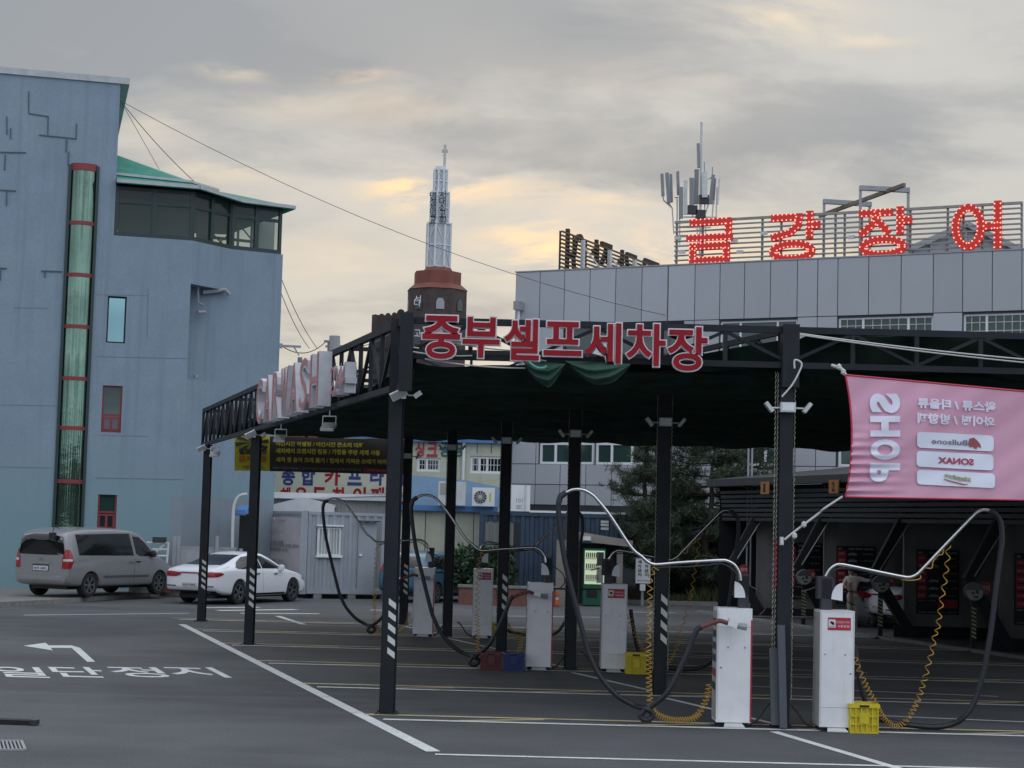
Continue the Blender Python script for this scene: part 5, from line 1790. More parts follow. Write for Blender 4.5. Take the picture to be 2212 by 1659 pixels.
def vacuum_right():
    base = gnd(1799, 1577)
    q = locfn(base)
    t_ = thing('vacuum_machine', '', 'vacuum', base, 0, 'car vacuum machines under the canopy')
    w, d, h_ = .212, .235, 1.475
    m_ = MB(); m_.box(-w, w, -d, d, .06, h_); o = m_.build('cabinet', M['cabinet'], t_, local=True)
    b = MB(); b.box(-w + .03, w - .03, -d + .03, d - .03, 0, .06); b.build('base', M['black'], t_, local=True)
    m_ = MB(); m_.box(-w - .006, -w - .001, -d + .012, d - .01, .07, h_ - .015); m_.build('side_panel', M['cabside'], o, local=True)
    m_ = MB(); m_.prism([(-.13, -d - .10, .01), (.13, -d - .10, .01), (.10, -d + .04, .05), (-.10, -d + .04, .05)], (0, 0, .012)); m_.build('foot_tray', M['lamp'], t_, local=True)
    m_ = MB(); m_.box(-w, w, -d - .004, d, h_ + .001, h_ + .012); m_.build('lid', M['white'], o, local=True)
    m_ = MB(); m_.box(-.12, .165, -d - .005, -d - .001, h_ - .225, h_ - .07); lb = m_.build('notice_label', M['red'], o, local=True)
    m_ = MB(); m_.box(-.112, -.025, -d - .008, -d - .0055, h_ - .195, h_ - .095); pic = m_.build('label_picture', M['signwhite'], lb, local=True)
    m_ = MB(); m_.add([(-.095, -d - .0085, h_ - .135), (-.06, -d - .0085, h_ - .165), (-.035, -d - .0085, h_ - .155), (-.05, -d - .0085, h_ - .125), (-.085, -d - .0085, h_ - .115)], [(0, 1, 2, 3, 4)])
    write(m_, '금연', lambda a, b_, e: V((-.10 + .06 * a, -d - .0086, h_ - .19 + .018 * b_)), .01); m_.build('label_symbol', M['black'], pic, local=True)
    m_ = MB(); write(m_, '동전을넣으세요', lambda a, b_, e: V((-.015 + .165 * a, -d - .0058, h_ - .140 + .03 * b_)), .0); write(m_, '사용방법', lambda a, b_, e: V((.0 + .145 * a, -d - .0058, h_ - .192 + .032 * b_)), .01); m_.build('label_lettering', M['signwhite'], lb, local=True)
    m_ = MB(); m_.box(-w + .012, -w + .016, -d - .003, -d, .10, h_ - .02); m_.box(w - .016, w - .012, -d - .003, -d, .10, h_ - .02); m_.box(-w + .016, w - .016, -d - .003, -d, .30, .304); m_.build('door_seam', M['cabside'], o, local=True)
    m_ = MB(); m_.cyl((w - .045, -d - .008, .72), .012, .01, 10, 'Y'); m_.build('lock', M['chrome'], o, local=True)
    for sx in (-.15, .10):
        m_ = MB(); m_.cyl((sx, -d - .006, .95), .011, .01, 8, 'Y'); m_.build('bolt', M['grey'], o, local=True)
    m_ = MB(); m_.prism([q('Q', 625, 500, -.25), q('Q', 650, 486, -.25), q('Q', 700, 490, -.25), q('Q', 740, 470, -.25), q('Q', 770, 468, -.25), q('Q', 765, 490, -.25), q('Q', 700, 510, -.25), q('Q', 640, 522, -.25)], (0, .01, 0)); m_.build('air_gun', M['cabside'], t_, local=True)
    m_ = MB(); m_.prism([q('Q', 765, 470, -.27), q('Q', 800, 455, -.27), q('Q', 828, 465, -.27), q('Q', 836, 540, -.27), q('Q', 822, 545, -.27), q('Q', 808, 490, -.27), q('Q', 770, 492, -.27)], (0, .03, 0)); m_.build('air_gun_handle', M['orange'], t_, local=True)
    m_ = MB(); m_.box(-.17, -.04, -.06, .08, h_, h_ + .40); mast = m_.build('mast', M['dark'], t_, local=True)
    m_ = MB(); m_.prism([(-.22, -.06, h_ + .15), (.02, -.06, h_ + .15), (-.03, -.06, h_ + .43), (-.22, -.06, h_ + .43)], (0, .16, 0)); m_.build('head_box', M['dark'], mast, local=True)
    pts = [V((.09, -.075, h_ + .13)), V((-.05, -.075, h_ + .15))] + [V((.09 - .14 * math.cos(R(a)), -.075, h_ + .15 + .20 * math.sin(R(a)))) for a in range(10, 91, 10)]
    m_ = MB(); m_.prism(pts, (0, .03, 0)); m_.build('quarter_panel', M['white'], mast, local=True)
    m_ = MB(); ptube(m_, [q('O', *p) for p in ((612, 890), (622, 845), (650, 800), (690, 770), (740, 761), (850, 781), (1050, 823), (1230, 859), (1290, 864), (1345, 843), (1400, 792), (1600, 580), (1790, 382), (1840, 338), (1890, 321), (1945, 331))], .024, 10)
    m_.build('boom', M['chrome'], t_, local=True, smooth=True)
    m_ = MB(); ptube(m_, [q('O', *p) for p in ((620, 880), (700, 800), (850, 800), (1050, 845), (1250, 880))], .010, 6); ptube(m_, [q('O', *p, -.02) for p in ((420, 980), (520, 950), (600, 895))], .010, 6); split(m_, 'air_line', M['dark'], t_, local=True)
    m_ = MB(); ribbed(m_, [q('O', *p) for p in ((1940, 330), (1990, 365), (2025, 430), (2035, 560), (2020, 700), (1995, 880), (1970, 1100))] + [q('Q', *p) for p in ((1945, 380), (1915, 560), (1880, 740), (1820, 930), (1740, 1060))] +
                     [q('Q', *p, .05) for p in ((1640, 1125), (1500, 1150), (1300, 1135), (1150, 1110), (1030, 1080))] + [q('Q', *p, .15) for p in ((960, 1020), (905, 830), (870, 640), (845, 480))], .036, 10)
    ho = m_.build('suction_hose', M['hose'], t_, local=True, smooth=True)
    m_ = MB(); m_.tube([q('O', 1930, 327), q('O', 1965, 345)], .034, 10); m_.build('hose_cuff', M['dark'], ho, local=True)
    m_ = MB(); coil(m_, [q('O', *p) for p in ((1602, 610), (1597, 720), (1580, 860), (1555, 1010), (1535, 1150), (1512, 1300))] + [q('Q', *p) for p in ((1500, 390), (1455, 600), (1412, 760))], .030, .0065, (.15, [(.5, .125)]))
    coil(m_, [q('Q', *p) for p in ((1412, 760), (1370, 900), (1310, 1030), (1240, 1120), (1170, 1145), (1090, 1090), (1020, 970), (960, 860), (900, 730), (865, 640), (838, 560))], .034, .0065, (.09, [(.18, .055), (.35, .03), (.62, .055), (.8, .09)]))
    ptube(m_, [q('O', *p) for p in ((1220, 880), (1290, 890), (1370, 878), (1380, 850))], .008, 6); ptube(m_, [q('O', *p) for p in ((1425, 790), (1470, 790), (1480, 740), (1520, 690), (1555, 680), (1565, 640))], .008, 6)
    m_.build('coiled_air_hose', M['coil'], t_, local=True)
    m_ = MB(); ptube(m_, [q('Q', *p, .1) for p in ((540, 268), (300, 266), (0, 262))], .016, 6); ptube(m_, [q('Q', *p, .05) for p in ((310, 950), (350, 980), (400, 1050), (450, 1120), (520, 1150))], .016, 6); split(m_, 'supply_cable', M['wire'], t_, local=True)
    return t_


VL = vacuum_left()
VL['label'] = 'front vacuum machine left of the banner post with brown hose grip and no red label'
VR = vacuum_right()
VR['label'] = 'front right vacuum machine with a red label beside a bright yellow crate'
for proto, u, v, row, lab in ((VL, 1163, 1441, 2, 'middle row vacuum machine beside the red and blue crates'), (VL, 914, 1371, 4, 'rear vacuum machine without red label right of the front left post'),
                              (VR, 1323, 1447, 2, 'middle row vacuum machine with a red label beside a dull yellow crate'), (VR, 1041, 1376, 4, 'rear vacuum machine with a red label in front of the blue container')):
    y = ROW[row] + .0
    p = V((at(u, v, y).x, y, 0))
    copy_tree(proto, None, p, lab)

# ---- crates
def crate(mname, label, p, w=.36, d=.30, h_=.36, rz=0):
    t_ = thing('crate', label, 'crate', p, rz, 'plastic crates standing by the vacuum machines')
    m = M[mname]
    m_ = MB(); e = .012
    m_.box(-w / 2, w / 2, -d / 2, -d / 2 + e, 0.0, h_); m_.box(-w / 2, w / 2, d / 2 - e, d / 2, 0, h_); m_.box(-w / 2, -w / 2 + e, -d / 2 + e, d / 2 - e, 0, h_); m_.box(w / 2 - e, w / 2, -d / 2 + e, d / 2 - e, 0, h_); m_.box(-w / 2 + e, w / 2 - e, -d / 2 + e, d / 2 - e, 0, e)
    o = m_.build('shell', m, t_, local=True)
    m_ = MB(); m_.box(-w / 2 - .012, w / 2 + .012, -d / 2 - .030, -d / 2 - .002, h_ - .05, h_ - .002); m_.box(-w / 2 - .012, -w / 2 - .002, -d / 2 - .002, d / 2, h_ - .05, h_ - .002); m_.build('rim', m, t_, local=True)
    m_ = MB()
    for zz_ in (.0, .10, .20):
        m_.box(-w / 2 + .004, w / 2 - .004, -d / 2 - .020, -d / 2 - .001, zz_, zz_ + .016)
    for k in range(6):
        x = -w / 2 + .002 + (w - .020) * k / 5
        m_.box(x, x + .016, -d / 2 - .024, -d / 2 - .0005, .016, h_ - .052)
    m_.box(-.06, .06, -d / 2 - .030, -d / 2 - .0245, .12, .25)
    m_.build('ribs', m, t_, local=True)
    m_ = MB(); m_.box(-.06, .06, -d / 2 - .033, -d / 2 - .0305, h_ - .042, h_ - .015); m_.build('hand_hole', M['black'], t_, local=True)
    return t_


crate('yellow', 'bright yellow crate beside the front right vacuum machine', gnd(1864, 1583) + V((0, .1, 0)))
crate('redp', 'dark red crate standing left of the blue crate', V((at(1061, 1440, 29.9).x, 29.9, 0)), .36, .3, .30)
crate('bluep', 'dark blue crate against the middle row vacuum machine', V((at(1109, 1441, 29.9).x, 29.9, 0)), .36, .3, .30)
crate('yellow', 'dull yellow crate beside the middle row machine with a red label', V((at(1372, 1452, 30.0).x, 30.0, 0)), .345, .3, .345)
crate('yellow', 'small far yellow crate beside the rear vacuum machine with a red label', V((at(1073, 1376, 38.3).x, 38.3, 0)), .22, .3, .33)
# ================================================================== GREY OFFICE CONTAINER
M['cont'] = mat('grey container paint', (0.30, 0.33, 0.37), .55, var=.07, scale=2, streak=.25, scol=(.20, .20, .20), sdim=(4, 4, .4))
M['contb'] = mat('navy container paint', (0.030, 0.055, 0.095), .5, var=.15, scale=2, streak=.2, scol=(.06, .08, .11), sdim=(4, 4, .4))
cpt = at(657, 1200, 54.7)
FK = Fr(cpt, R(22))                                                  # short face with window and door
FKl = Fr(cpt + V((-4.1 * math.sin(R(24)), 4.1 * math.cos(R(24)), 0)), -R(66))   # long face, runs back to the left
oc = thing('office_container', 'grey corrugated office container with a door and a small window behind the sedan', 'container', (cpt.x, cpt.y + 1, 0))
CW, CL, CZ0, CZ1 = 2.85, 4.1, .16, FK.sz(745, 1107)[1]


def corr(mb, fr, a, b, z0, z1, pitch=.26, dep=.035, holes=()):
    """corrugated sheet as real folds, skipping openings"""
    n = int((b - a) / pitch)
    for k in range(n):
        s = a + (b - a) * k / n; p = (b - a) / n
        zz_ = [(z0, z1)]
        for h in holes:
            if h[0] < s + p and h[1] > s:
                zz_ = [(z0, h[2]), (h[3], z1)] if h[2] > z0 + .05 else [(h[3], z1)]
        for (lo, hi) in zz_:
            pr = [(s, 0), (s + p * .40, 0), (s + p * .5, dep), (s + p * .9, dep), (s + p, 0)]
            for i in range(4):
                mb.add([fr.pt(pr[i][0], pr[i][1], lo), fr.pt(pr[i + 1][0], pr[i + 1][1], lo), fr.pt(pr[i + 1][0], pr[i + 1][1], hi), fr.pt(pr[i][0], pr[i][1], hi)], [(0, 1, 2, 3)])


kz = lambda x, y: FK.sz(*z('J', x, y))
hw = (kz(858, 690)[0], kz(1085, 690)[0], kz(970, 832)[1], kz(970, 560)[1])
hd = (kz(1252, 800)[0], kz(1425, 800)[0], CZ0 + .12, kz(1340, 508)[1])
m_ = MB(); corr(m_, FK, .1, CW - .1, CZ0 + .12, CZ1 - .1, holes=(hw, hd)); corr(m_, FKl, .1, CL - .1, CZ0 + .12, CZ1 - .1); m_.build('corrugated_wall', M['cont'], oc)
m_ = MB()
for fr_, ln in ((FK, CW), (FKl, CL)):
    fbox(m_, fr_, .10 if fr_ is FKl else .10, ln - .10, -.012, .1, CZ1 - .10, CZ1); fbox(m_, fr_, .10, ln - .10, -.012, .1, CZ0, CZ0 + .12)
for p in (FK.pt(0, .05, 0), FK.pt(CW, .05, 0), FKl.pt(0.02, .05, 0)):
    m_.box(p.x - .1, p.x + .1, p.y - .08, p.y + .1, CZ0 - .02, CZ1 + .02)
m_.build('frame', M['cont'], oc)
m_ = MB(); a_, b_, c_ = FK.pt(0, .06, CZ1 - .02), FK.pt(CW, .06, CZ1 - .02), FKl.pt(0, .06, CZ1 - .02); d_ = b_ + (c_ - a_); m_.add([a_, b_, d_, c_], [(0, 1, 2, 3)]); m_.build('roof', M['cont'], oc)
m_ = MB(); fbox(m_, FK, hd[0], hd[1], .01, .05, hd[2], hd[3]); dr_ = m_.build('door', M['cont'], oc)
m_ = MB(); a = kz(1270, 825); fbox(m_, FK, a[0] - .03, a[0] + .06, -.05, .008, a[1] - .03, a[1] + .03); m_.build('handle', M['white'], dr_)
m_ = MB(); fbox(m_, FK, hd[0] - .06, hd[1] + .08, -.16, -.02, hd[3] + .02, hd[3] + .05); m_.build('rain_hood', M['dark'], oc)
wo = window(FK, hw, oc, M['white'], mat('bright blind behind glass', (.40, .43, .42), .35), cols=(.5,), fw=.05, depth=.03)
m_ = MB(); fbox(m_, FK, hw[0] - .04, hw[1] + .04, -.10, -.01, hw[2] - .05, hw[2] + .02); fbox(m_, FK, hw[0] - .04, hw[1] + .06, -.10, -.01, hw[3] + .04, hw[3] + .09)
for k in range(8):
    s = hw[0] + (hw[1] - hw[0]) * (k + .5) / 8; fbox(m_, FK, s - .008, s + .008, -.05, -.035, hw[2] + .02, hw[3])
m_.build('window_guard', M['white'], wo)
m_ = MB()
for k in range(3):
    s = .35 + 1.1 * k; fbox(m_, FK, s, s + .25, .0, .5, 0, CZ0 - .002)
split(m_, 'skid_block', M['concrete'], oc)
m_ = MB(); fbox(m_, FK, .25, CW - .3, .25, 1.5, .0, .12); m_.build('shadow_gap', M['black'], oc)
pbn = thing('notice_banner', 'pale pink printed banner stretched over the left end of the grey container', 'banner', FKl.pt(2, -.05, 1))
lzf = lambda x, y: FKl.sz(*z('J', x, y), -.05)
la_, lb_ = .15, 3.92
zt_, zb_ = CZ1 - .22, .25
m_ = MB(); m_.grid(lambda a, b: FKl.pt(la_ + (lb_ - la_) * a, -.05 - .02 * math.sin(a * 9) * math.sin(b * 5), zb_ + (zt_ - zb_) * b + .03 * math.sin(a * 3.1)), 24, 10)
m_.build('cloth', mat('pale pink banner cloth', (.46, .42, .45), .75, var=.06), pbn, smooth=True)
pk = mat('faded pink print', (.50, .30, .36), .75); dk_ = mat('faded dark print', (.14, .13, .15), .75)
for tx, x0, x1, y0, y1, mm in (('서비스 문의 안내 사항', 270, 540, 675, 708, dk_), ('차량 실내용품 관리세차 코팅 광택', 262, 680, 708, 745, dk_), ('문의 전화 환영합니다', 265, 580, 745, 780, dk_), ('서비스 문의', 410, 530, 862, 890, dk_), ('실내크리닝 중', 425, 560, 898, 925, dk_)):
    l_ = MB(); s0_, s1_ = lzf(x0, (y0 + y1) / 2)[0], lzf(x1, (y0 + y1) / 2)[0]; h0_, h1_ = lzf((x0 + x1) / 2, y1)[1], lzf((x0 + x1) / 2, y0)[1]
    write(l_, tx, lambda a, b, e: FKl.pt(s0_ + (s1_ - s0_) * a, -.085, h0_ + (h1_ - h0_) * b), .01, 0, 2); l_.build('lettering', mm, pbn)
l_ = MB()
for (x0, y0, x1, y1) in ((300, 480, 560, 485), (340, 590, 520, 592), (450, 460, 520, 640), (300, 540, 460, 560)):
    a, b = lzf(x0, y0), lzf(x1, y1); l_.bar(FKl.pt(a[0], -.085, a[1]), FKl.pt(b[0], -.085, b[1]), .02, .004)
l_.build('faint_print', pk, pbn)

# ================================================================== BLUE CONTAINER, PLANTER, BOOTH, VENDING MACHINE
FN = Fr(at(1037, 1200, 58.5), R(-6))
nz_ = lambda k, x, y: FN.sz(*z(k, x, y))
bc = thing('storage_container', 'navy blue corrugated container with a slatted door behind the bays', 'container', FN.pt(3, 0, 0))
z1_ = nz_('K', 1400, 1015)[1]; s1_ = FN.sz(1347, 1150)[0]
hdn = (nz_('K', 985, 1300)[0], nz_('K', 1300, 1300)[0], .5, nz_('K', 1100, 1115)[1])
m_ = MB(); corr(m_, FN, .1, s1_, .4, z1_ - .12, .30, .045, (hdn,)); m_.add([FN.pt(0, .02, .3), FN.pt(0, 2.4, .3), FN.pt(0, 2.4, z1_), FN.pt(0, .02, z1_)], [(0, 1, 2, 3)]); m_.build('corrugated_wall', M['contb'], bc)
m_ = MB(); fbox(m_, FN, -.05, s1_ + .05, -.03, .12, z1_ - .12, z1_); fbox(m_, FN, -.05, .1, -.02, .12, .3, z1_ - .12); fbox(m_, FN, .1, s1_, -.02, .12, .3, .4); m_.build('frame', M['contb'], bc)
m_ = MB(); fbox(m_, FN, nz_('K', 1480, 1015)[0], s1_ + .05, -.05, .1, z1_ + .003, z1_ + .07); m_.build('roof_edge', M['white'], bc)
m_ = MB(); fbox(m_, FN, hdn[0], hdn[1], .05, .1, hdn[2], hdn[3])
for k in range(4):
    s = hdn[0] + (hdn[1] - hdn[0]) * (k + .2) / 4; fbox(m_, FN, s, s + (hdn[1] - hdn[0]) / 9, .02, .049, hdn[2] + .1, hdn[3] - .1)
m_.build('slatted_door', mat('grey green slats', (.16, .18, .17), .5), bc)
m_ = MB()
for y_ in (992, 1022, 1058):
    a = FN.sz(*z('M', 652, y_ + 14)); b = FN.sz(*z('M', 730, y_ - 8)); fbox(m_, FN, a[0], b[0], -.02, .03, a[1], b[1])
split(m_, 'vent_louvre', M['lamp'], bc)
pl = thing('planter_wall', 'low red brown brick planter wall in front of the blue container', 'planter', at(1060, 1310, 55))
a, b = gnd(990, 1306), gnd(1200, 1312)
m_ = MB(); m_.box(a.x, b.x, a.y, a.y + .25, 0, .52); m_.build('brick_wall', M['brick'], pl)
m_ = MB(); m_.box(a.x - .03, b.x + .03, a.y - .04, a.y + .3, .523, .60); m_.build('coping', M['concrete'], pl)


def tuft_mesh(mb, c, rad, n, ln, wd, up=.3, squash=1.0):
    for _ in range(n):
        d_ = V((random.gauss(0, 1), random.gauss(0, 1), random.gauss(0, 1) * squash + up)).normalized()
        s = d_.cross(V((random.gauss(0, 1), random.gauss(0, 1), random.gauss(0, 1)))).normalized() * wd
        b = c + d_ * rad * random.random() * .6
        t_ = b + d_ * ln * random.uniform(.6, 1.1)
        mb.mi = random.choice((0, 0, 1, 2))
        mb.add([b - s * .6, b + s * .6, t_ + s, t_ - s * .4], [(0, 1, 2, 3)])
    mb.mi = 0


LEAF = [mat('pine needles', (.032, .050, .026), .7, var=.3, scale=3), mat('pine needles dark', (.016, .028, .016), .7, var=.3, scale=3), mat('pine needles light', (.062, .084, .040), .7, var=.3, scale=3)]
BUSH = [mat('shrub leaf', (.028, .060, .026), .6, var=.3, scale=3), mat('shrub leaf dark', (.015, .035, .018), .6), mat('shrub leaf light', (.05, .095, .035), .6)]
M['bark'] = mat('pine bark', (.050, .036, .028), .9, var=.35, scale=8)


def shrub(name, label, c, rx, ry, h_, n, group=None, ms_=BUSH, leaf=.10):
    t_ = thing(name, label, 'shrub' if name == 'shrub' else 'hedge', c, 0, group)
    m_ = MB()
    for _ in range(n):
        a = random.uniform(0, 6.28); rr = math.sqrt(random.random()); zz_ = random.uniform(.1, 1)
        k = math.sqrt(max(0.05, 1 - (zz_ - .35) ** 2 * 1.4))
        p = V((rx * rr * k * math.cos(a), ry * rr * k * math.sin(a), h_ * zz_ * random.uniform(.85, 1.05)))
        tuft_mesh(m_, p, .12, 9, leaf * 1.6, leaf * .5)
    m_.build('foliage', ms_, t_, local=True, fix=False)
    m_ = MB()
    for k in range(5):
        a = k * 1.3; m_.tube([(rx * .2 * math.cos(a), ry * .2 * math.sin(a), 0), (rx * .5 * math.cos(a), ry * .5 * math.sin(a), h_ * .6)], [.03, .012], 5)
    m_.build('stems', M['bark'], t_, local=True)
    return t_


sy = gnd(1040, 1306).y + .9
for u, w_, lab in ((1012, .62, 'left green shrub behind the brick planter wall'), (1046, .60, 'middle green shrub behind the brick planter wall'), (1078, .50, 'right green shrub behind the brick planter wall against the blue container')):
    shrub('shrub', lab, V((at(u, 1280, sy).x, sy, .35)), w_, .5, 1.30, 150, 'shrubs in the brick planter')
# booth with the vending machine
bt = thing('shelter_booth', 'beige booth with square pillars and a flat roof around the vending machine', 'booth', at(1270, 1310, 55.5))
P = lambda u, v, Y: at(u, v, Y)
YB = 55.2
M['beige'] = mat('beige render', (.26, .235, .205), .8, var=.1, scale=3)
gz = 0
for (u0, u1, v0) in ((1203, 1236, 1166), (1333, 1346, 1186)):
    a, b = P(u0, v0, YB), P(u1, v0, YB)
    m_ = MB(); m_.box(a.x, b.x, YB, YB + .4, 0, a.z); m_.build('pillar', M['beige'], bt)
m_ = MB(); a, b = P(1236, 1158, YB), P(1366, 1175, YB); m_.prism([(a.x - .05, YB - .2, a.z + .18), (b.x, YB - .2, b.z + .10), (b.x, YB - .2, b.z - .10), (a.x - .05, YB - .2, a.z - .12)], (0, 2.2, 0)); m_.build('roof', M['beige'], bt)
m_ = MB(); a, b = P(1198, 1158, YB), P(1238, 1147, YB); m_.box(a.x, b.x, YB - .1, YB + .6, a.z + .02, b.z); m_.build('pillar_cap', M['dark'], bt)
m_ = MB(); a, b = P(1205, 1166, YB), P(1346, 1166, YB); m_.box(a.x, b.x, YB + 1.5, YB + 1.6, 0, a.z - .1); m_.build('back_wall', M['dark'], bt)
m_ = MB(); a = P(1267, 1167, YB); m_.cyl((a.x, YB - .3, a.z), .13, .12, 10); m_.build('ceiling_lamp', M['white'], bt)
vm = thing('vending_machine', 'green vending machine with a lit shelf front inside the beige booth', 'vending machine', (P(1284, 1300, 54.9).x, 54.9, 0))
a, b = P(1259, 1312, 54.6), P(1309, 1186, 54.6)
gm_ = mat('green vending shell', (.012, .10, .055), .4)
m_ = MB(); m_.box(a.x, b.x, 54.62, 55.3, .04, b.z); m_.build('cabinet', gm_, vm)
zm = P(1284, 1262, 54.6).z; xw = b.x - (b.x - a.x) * .06
m_ = MB(); m_.box(a.x + .03, xw, 54.595, 54.618, zm, b.z - .06); dp_ = m_.build('display_front', mat('lit display', (.5, .55, .40), .4, emit=(.72, .85, .55), estr=.40), vm)
m_ = MB()
xm = a.x + (xw - a.x) * .60
for r_ in range(3):
    zz_ = zm + .14 + r_ * .34
    for k in range(7):
        x_ = a.x + .08 + k * .066 * (xm - a.x) / .42
        m_.cyl((x_, 54.575, zz_), .020, .15, 6)
m_.build('bottles', mat('drink bottles', (.10, .11, .10), .4, var=.6, scale=14), dp_)
m_ = MB(); m_.box(xm + .02, xw - .02, 54.57, 54.594, b.z - .52, b.z - .10); m_.build('poster', M['dark'], dp_)
m_ = MB(); m_.box(xm + .02, xw - .03, 54.57, 54.594, zm + .05, zm + .5); m_.build('control_panel', mat('grey control panel', (.22, .23, .20), .5), dp_)
m_ = MB()
for r_ in range(3):
    m_.box(a.x + .04, xm, 54.565, 54.593, zm + .10 + r_ * .34, zm + .13 + r_ * .34)
m_.build('shelves', M['lamp'], dp_)
m_ = MB(); m_.box(a.x + .1, b.x - .25, 54.6, 54.619, .28, .50); m_.build('delivery_slot', M['black'], vm)
# red bin, sign post
rb = thing('traffic_barrel', 'small orange red plastic barrel beside the beige booth pillar', 'barrel', (P(1198, 1300, 54).x, 54, 0))
m_ = MB(); m_.lathe([(0, .01), (.15, .01), (.15, .10), (.12, .14), (.115, .34), (.10, .44), (0, .44)], 16); m_.build('body', M['orange'], rb, local=True, smooth=True)
m_ = MB(); m_.lathe([(.124, .2), (.124, .27)], 16); m_.build('band', M['signwhite'], rb, local=True)
ns = thing('notice_sign', 'white notice board with columns of dark writing on a short post at the planted strip', 'sign', (P(1390, 1302, 56).x, 56, 0))
a, b = P(1373, 1259, 56), P(1404.5, 1207, 56)
m_ = MB(); m_.box(a.x, b.x, 55.96, 56, a.z, b.z); o = m_.build('board', M['white'], ns)
m_ = MB(); fb = .02; m_.box(a.x - fb, a.x, 55.95, 56.01, a.z - fb, b.z + fb); m_.box(b.x, b.x + fb, 55.95, 56.01, a.z - fb, b.z + fb); m_.box(a.x, b.x, 55.95, 56.01, b.z, b.z + fb); m_.box(a.x, b.x, 55.95, 56.01, a.z - fb, a.z); m_.build('rim', M['grey'], o)
m_ = MB()
for j, col_ in enumerate(('세차금지', '주차금지')):
    for i, c_ in enumerate(col_):
        x_ = a.x + .05 + j * .22; zz_ = b.z - .16 - i * .135
        write(m_, c_, lambda p, q, e: V((x_ + .13 * p, 55.955, zz_ + .11 * q)), .03)
write(m_, '무단주차시 견인조치함', lambda p, q, e: V((a.x + .04 + .38 * p, 55.955, a.z + .05 + .05 * q)), .02); m_.build('lettering', M['dark'], o)
m_ = MB(); c = (a.x + b.x) / 2; m_.box(c - .04, c + .04, 56.0, 56.06, 0, a.z - fb); m_.build('post', M['grey'], ns)
m_ = MB(); p, q = P(1382, 1276, 55.97), P(1394, 1262, 55.97); m_.box(p.x, q.x, 55.95, 55.99, p.z, q.z); m_.build('small_plate', M['white'], ns)

# planted strip, kerb, grass, pines
st = MB(); k0, k1 = gnd(1345, 1304), gnd(1625, 1314)
st.box(k0.x, k1.x + 1, k0.y, k0.y + .18, 0, .13); tag(st.build('kerb', M['kerb']), kind='structure')
so_ = MB(); so_.add([(k0.x, k0.y + .18, .11), (k1.x + 1, k0.y + .18, .11), (k1.x + 1, k0.y + 5, .11), (k0.x, k0.y + 5, .11)], [(0, 1, 2, 3)]); tag(so_.build('planted_strip', mat('soil', (.045, .035, .026), .95, var=.3)), kind='structure')
gr = MB()
for _ in range(2600):
    p = V((random.uniform(k0.x, k1.x + .6), k0.y + .22 + abs(random.gauss(0, .9)), .11))
    hh = random.uniform(.12, .5) * (.6 + .6 * (math.sin(p.x * 2.1) > 0))
    s = V((random.uniform(-.03, .03), random.uniform(-.03, .03), 0))
    gr.mi = random.choice((0, 0, 1))
    gr.add([p - s, p + s, p + V((random.gauss(0, .12), random.gauss(0, .12), hh))], [(0, 1, 2)])
gr.mi = 0
tag(gr.build('grass', [mat('dry grass', (.10, .10, .045), .8), mat('green grass', (.05, .085, .03), .8)], fix=False), 'tufted mixed grass along the kerb under the pines', 'grass', kind='stuff')


def pine(label, base, h_, levels, spread, seed, n_t, lean=0.0, crown0=.18, gaps=()):
    random.seed(seed)
    t_ = thing('pine_tree', label, 'tree', base, 0, 'pines on the planted strip')
    tr = MB(); cr_ = MB(); br_ = MB()
    top = V((lean, 0, h_))
    tp = [V((lean * (k / 8) ** 1.5 + .06 * math.sin(k * 1.7), .05 * math.cos(k * 2.1), h_ * k / 8)) for k in range(9)]
    tr.tube(tp, [.17 * (1 - .85 * k / 8) for k in range(9)], 8)
    for lv in range(levels):
        f = crown0 + (1 - crown0) * (lv + random.uniform(-.2, .2)) / levels
        zz_ = h_ * f + random.uniform(-.04, .04)
        if any(g0 < f < g1 for g0, g1 in gaps): continue
        rr = spread(f)
        nb_ = random.randint(5, 7)
        for k in range(nb_):
            a = random.uniform(0, 6.28)
            l_ = rr * random.uniform(.55, 1.12)
            b0 = V((lean * f ** 1.5, 0, zz_))
            tip = b0 + V((math.cos(a) * l_, math.sin(a) * l_, l_ * random.uniform(-.02, .32)))
            mid = b0.lerp(tip, .55) + V((0, 0, -.08 * l_))
            br_.tube([b0, mid, tip], [.05 * (1 - f * .6), .03, .012], 5)
            m2 = max(3, int(n_t * l_))
            for j in range(m2):
                q_ = random.uniform(.30, 1.06)
                p = (b0.lerp(mid, q_ / .55) if q_ < .55 else mid.lerp(tip, (q_ - .55) / .45))
                p = p + V((random.gauss(0, .13), random.gauss(0, .13), random.gauss(.04, .08)))
                tuft_mesh(cr_, p, .09, 17, .155, .0095, .45)
    for j in range(10):
        tuft_mesh(cr_, V((lean, 0, h_ * random.uniform(.93, 1.01))) + V((random.gauss(0, .1), random.gauss(0, .1), 0)), .08, 12, .24, .017, .5)
    tr.build('trunk', M['bark'], t_, local=True, smooth=True)
    br_.build('branches', M['bark'], t_, local=True)
    cr_.build('crown', LEAF, t_, local=True, fix=False)
    return t_


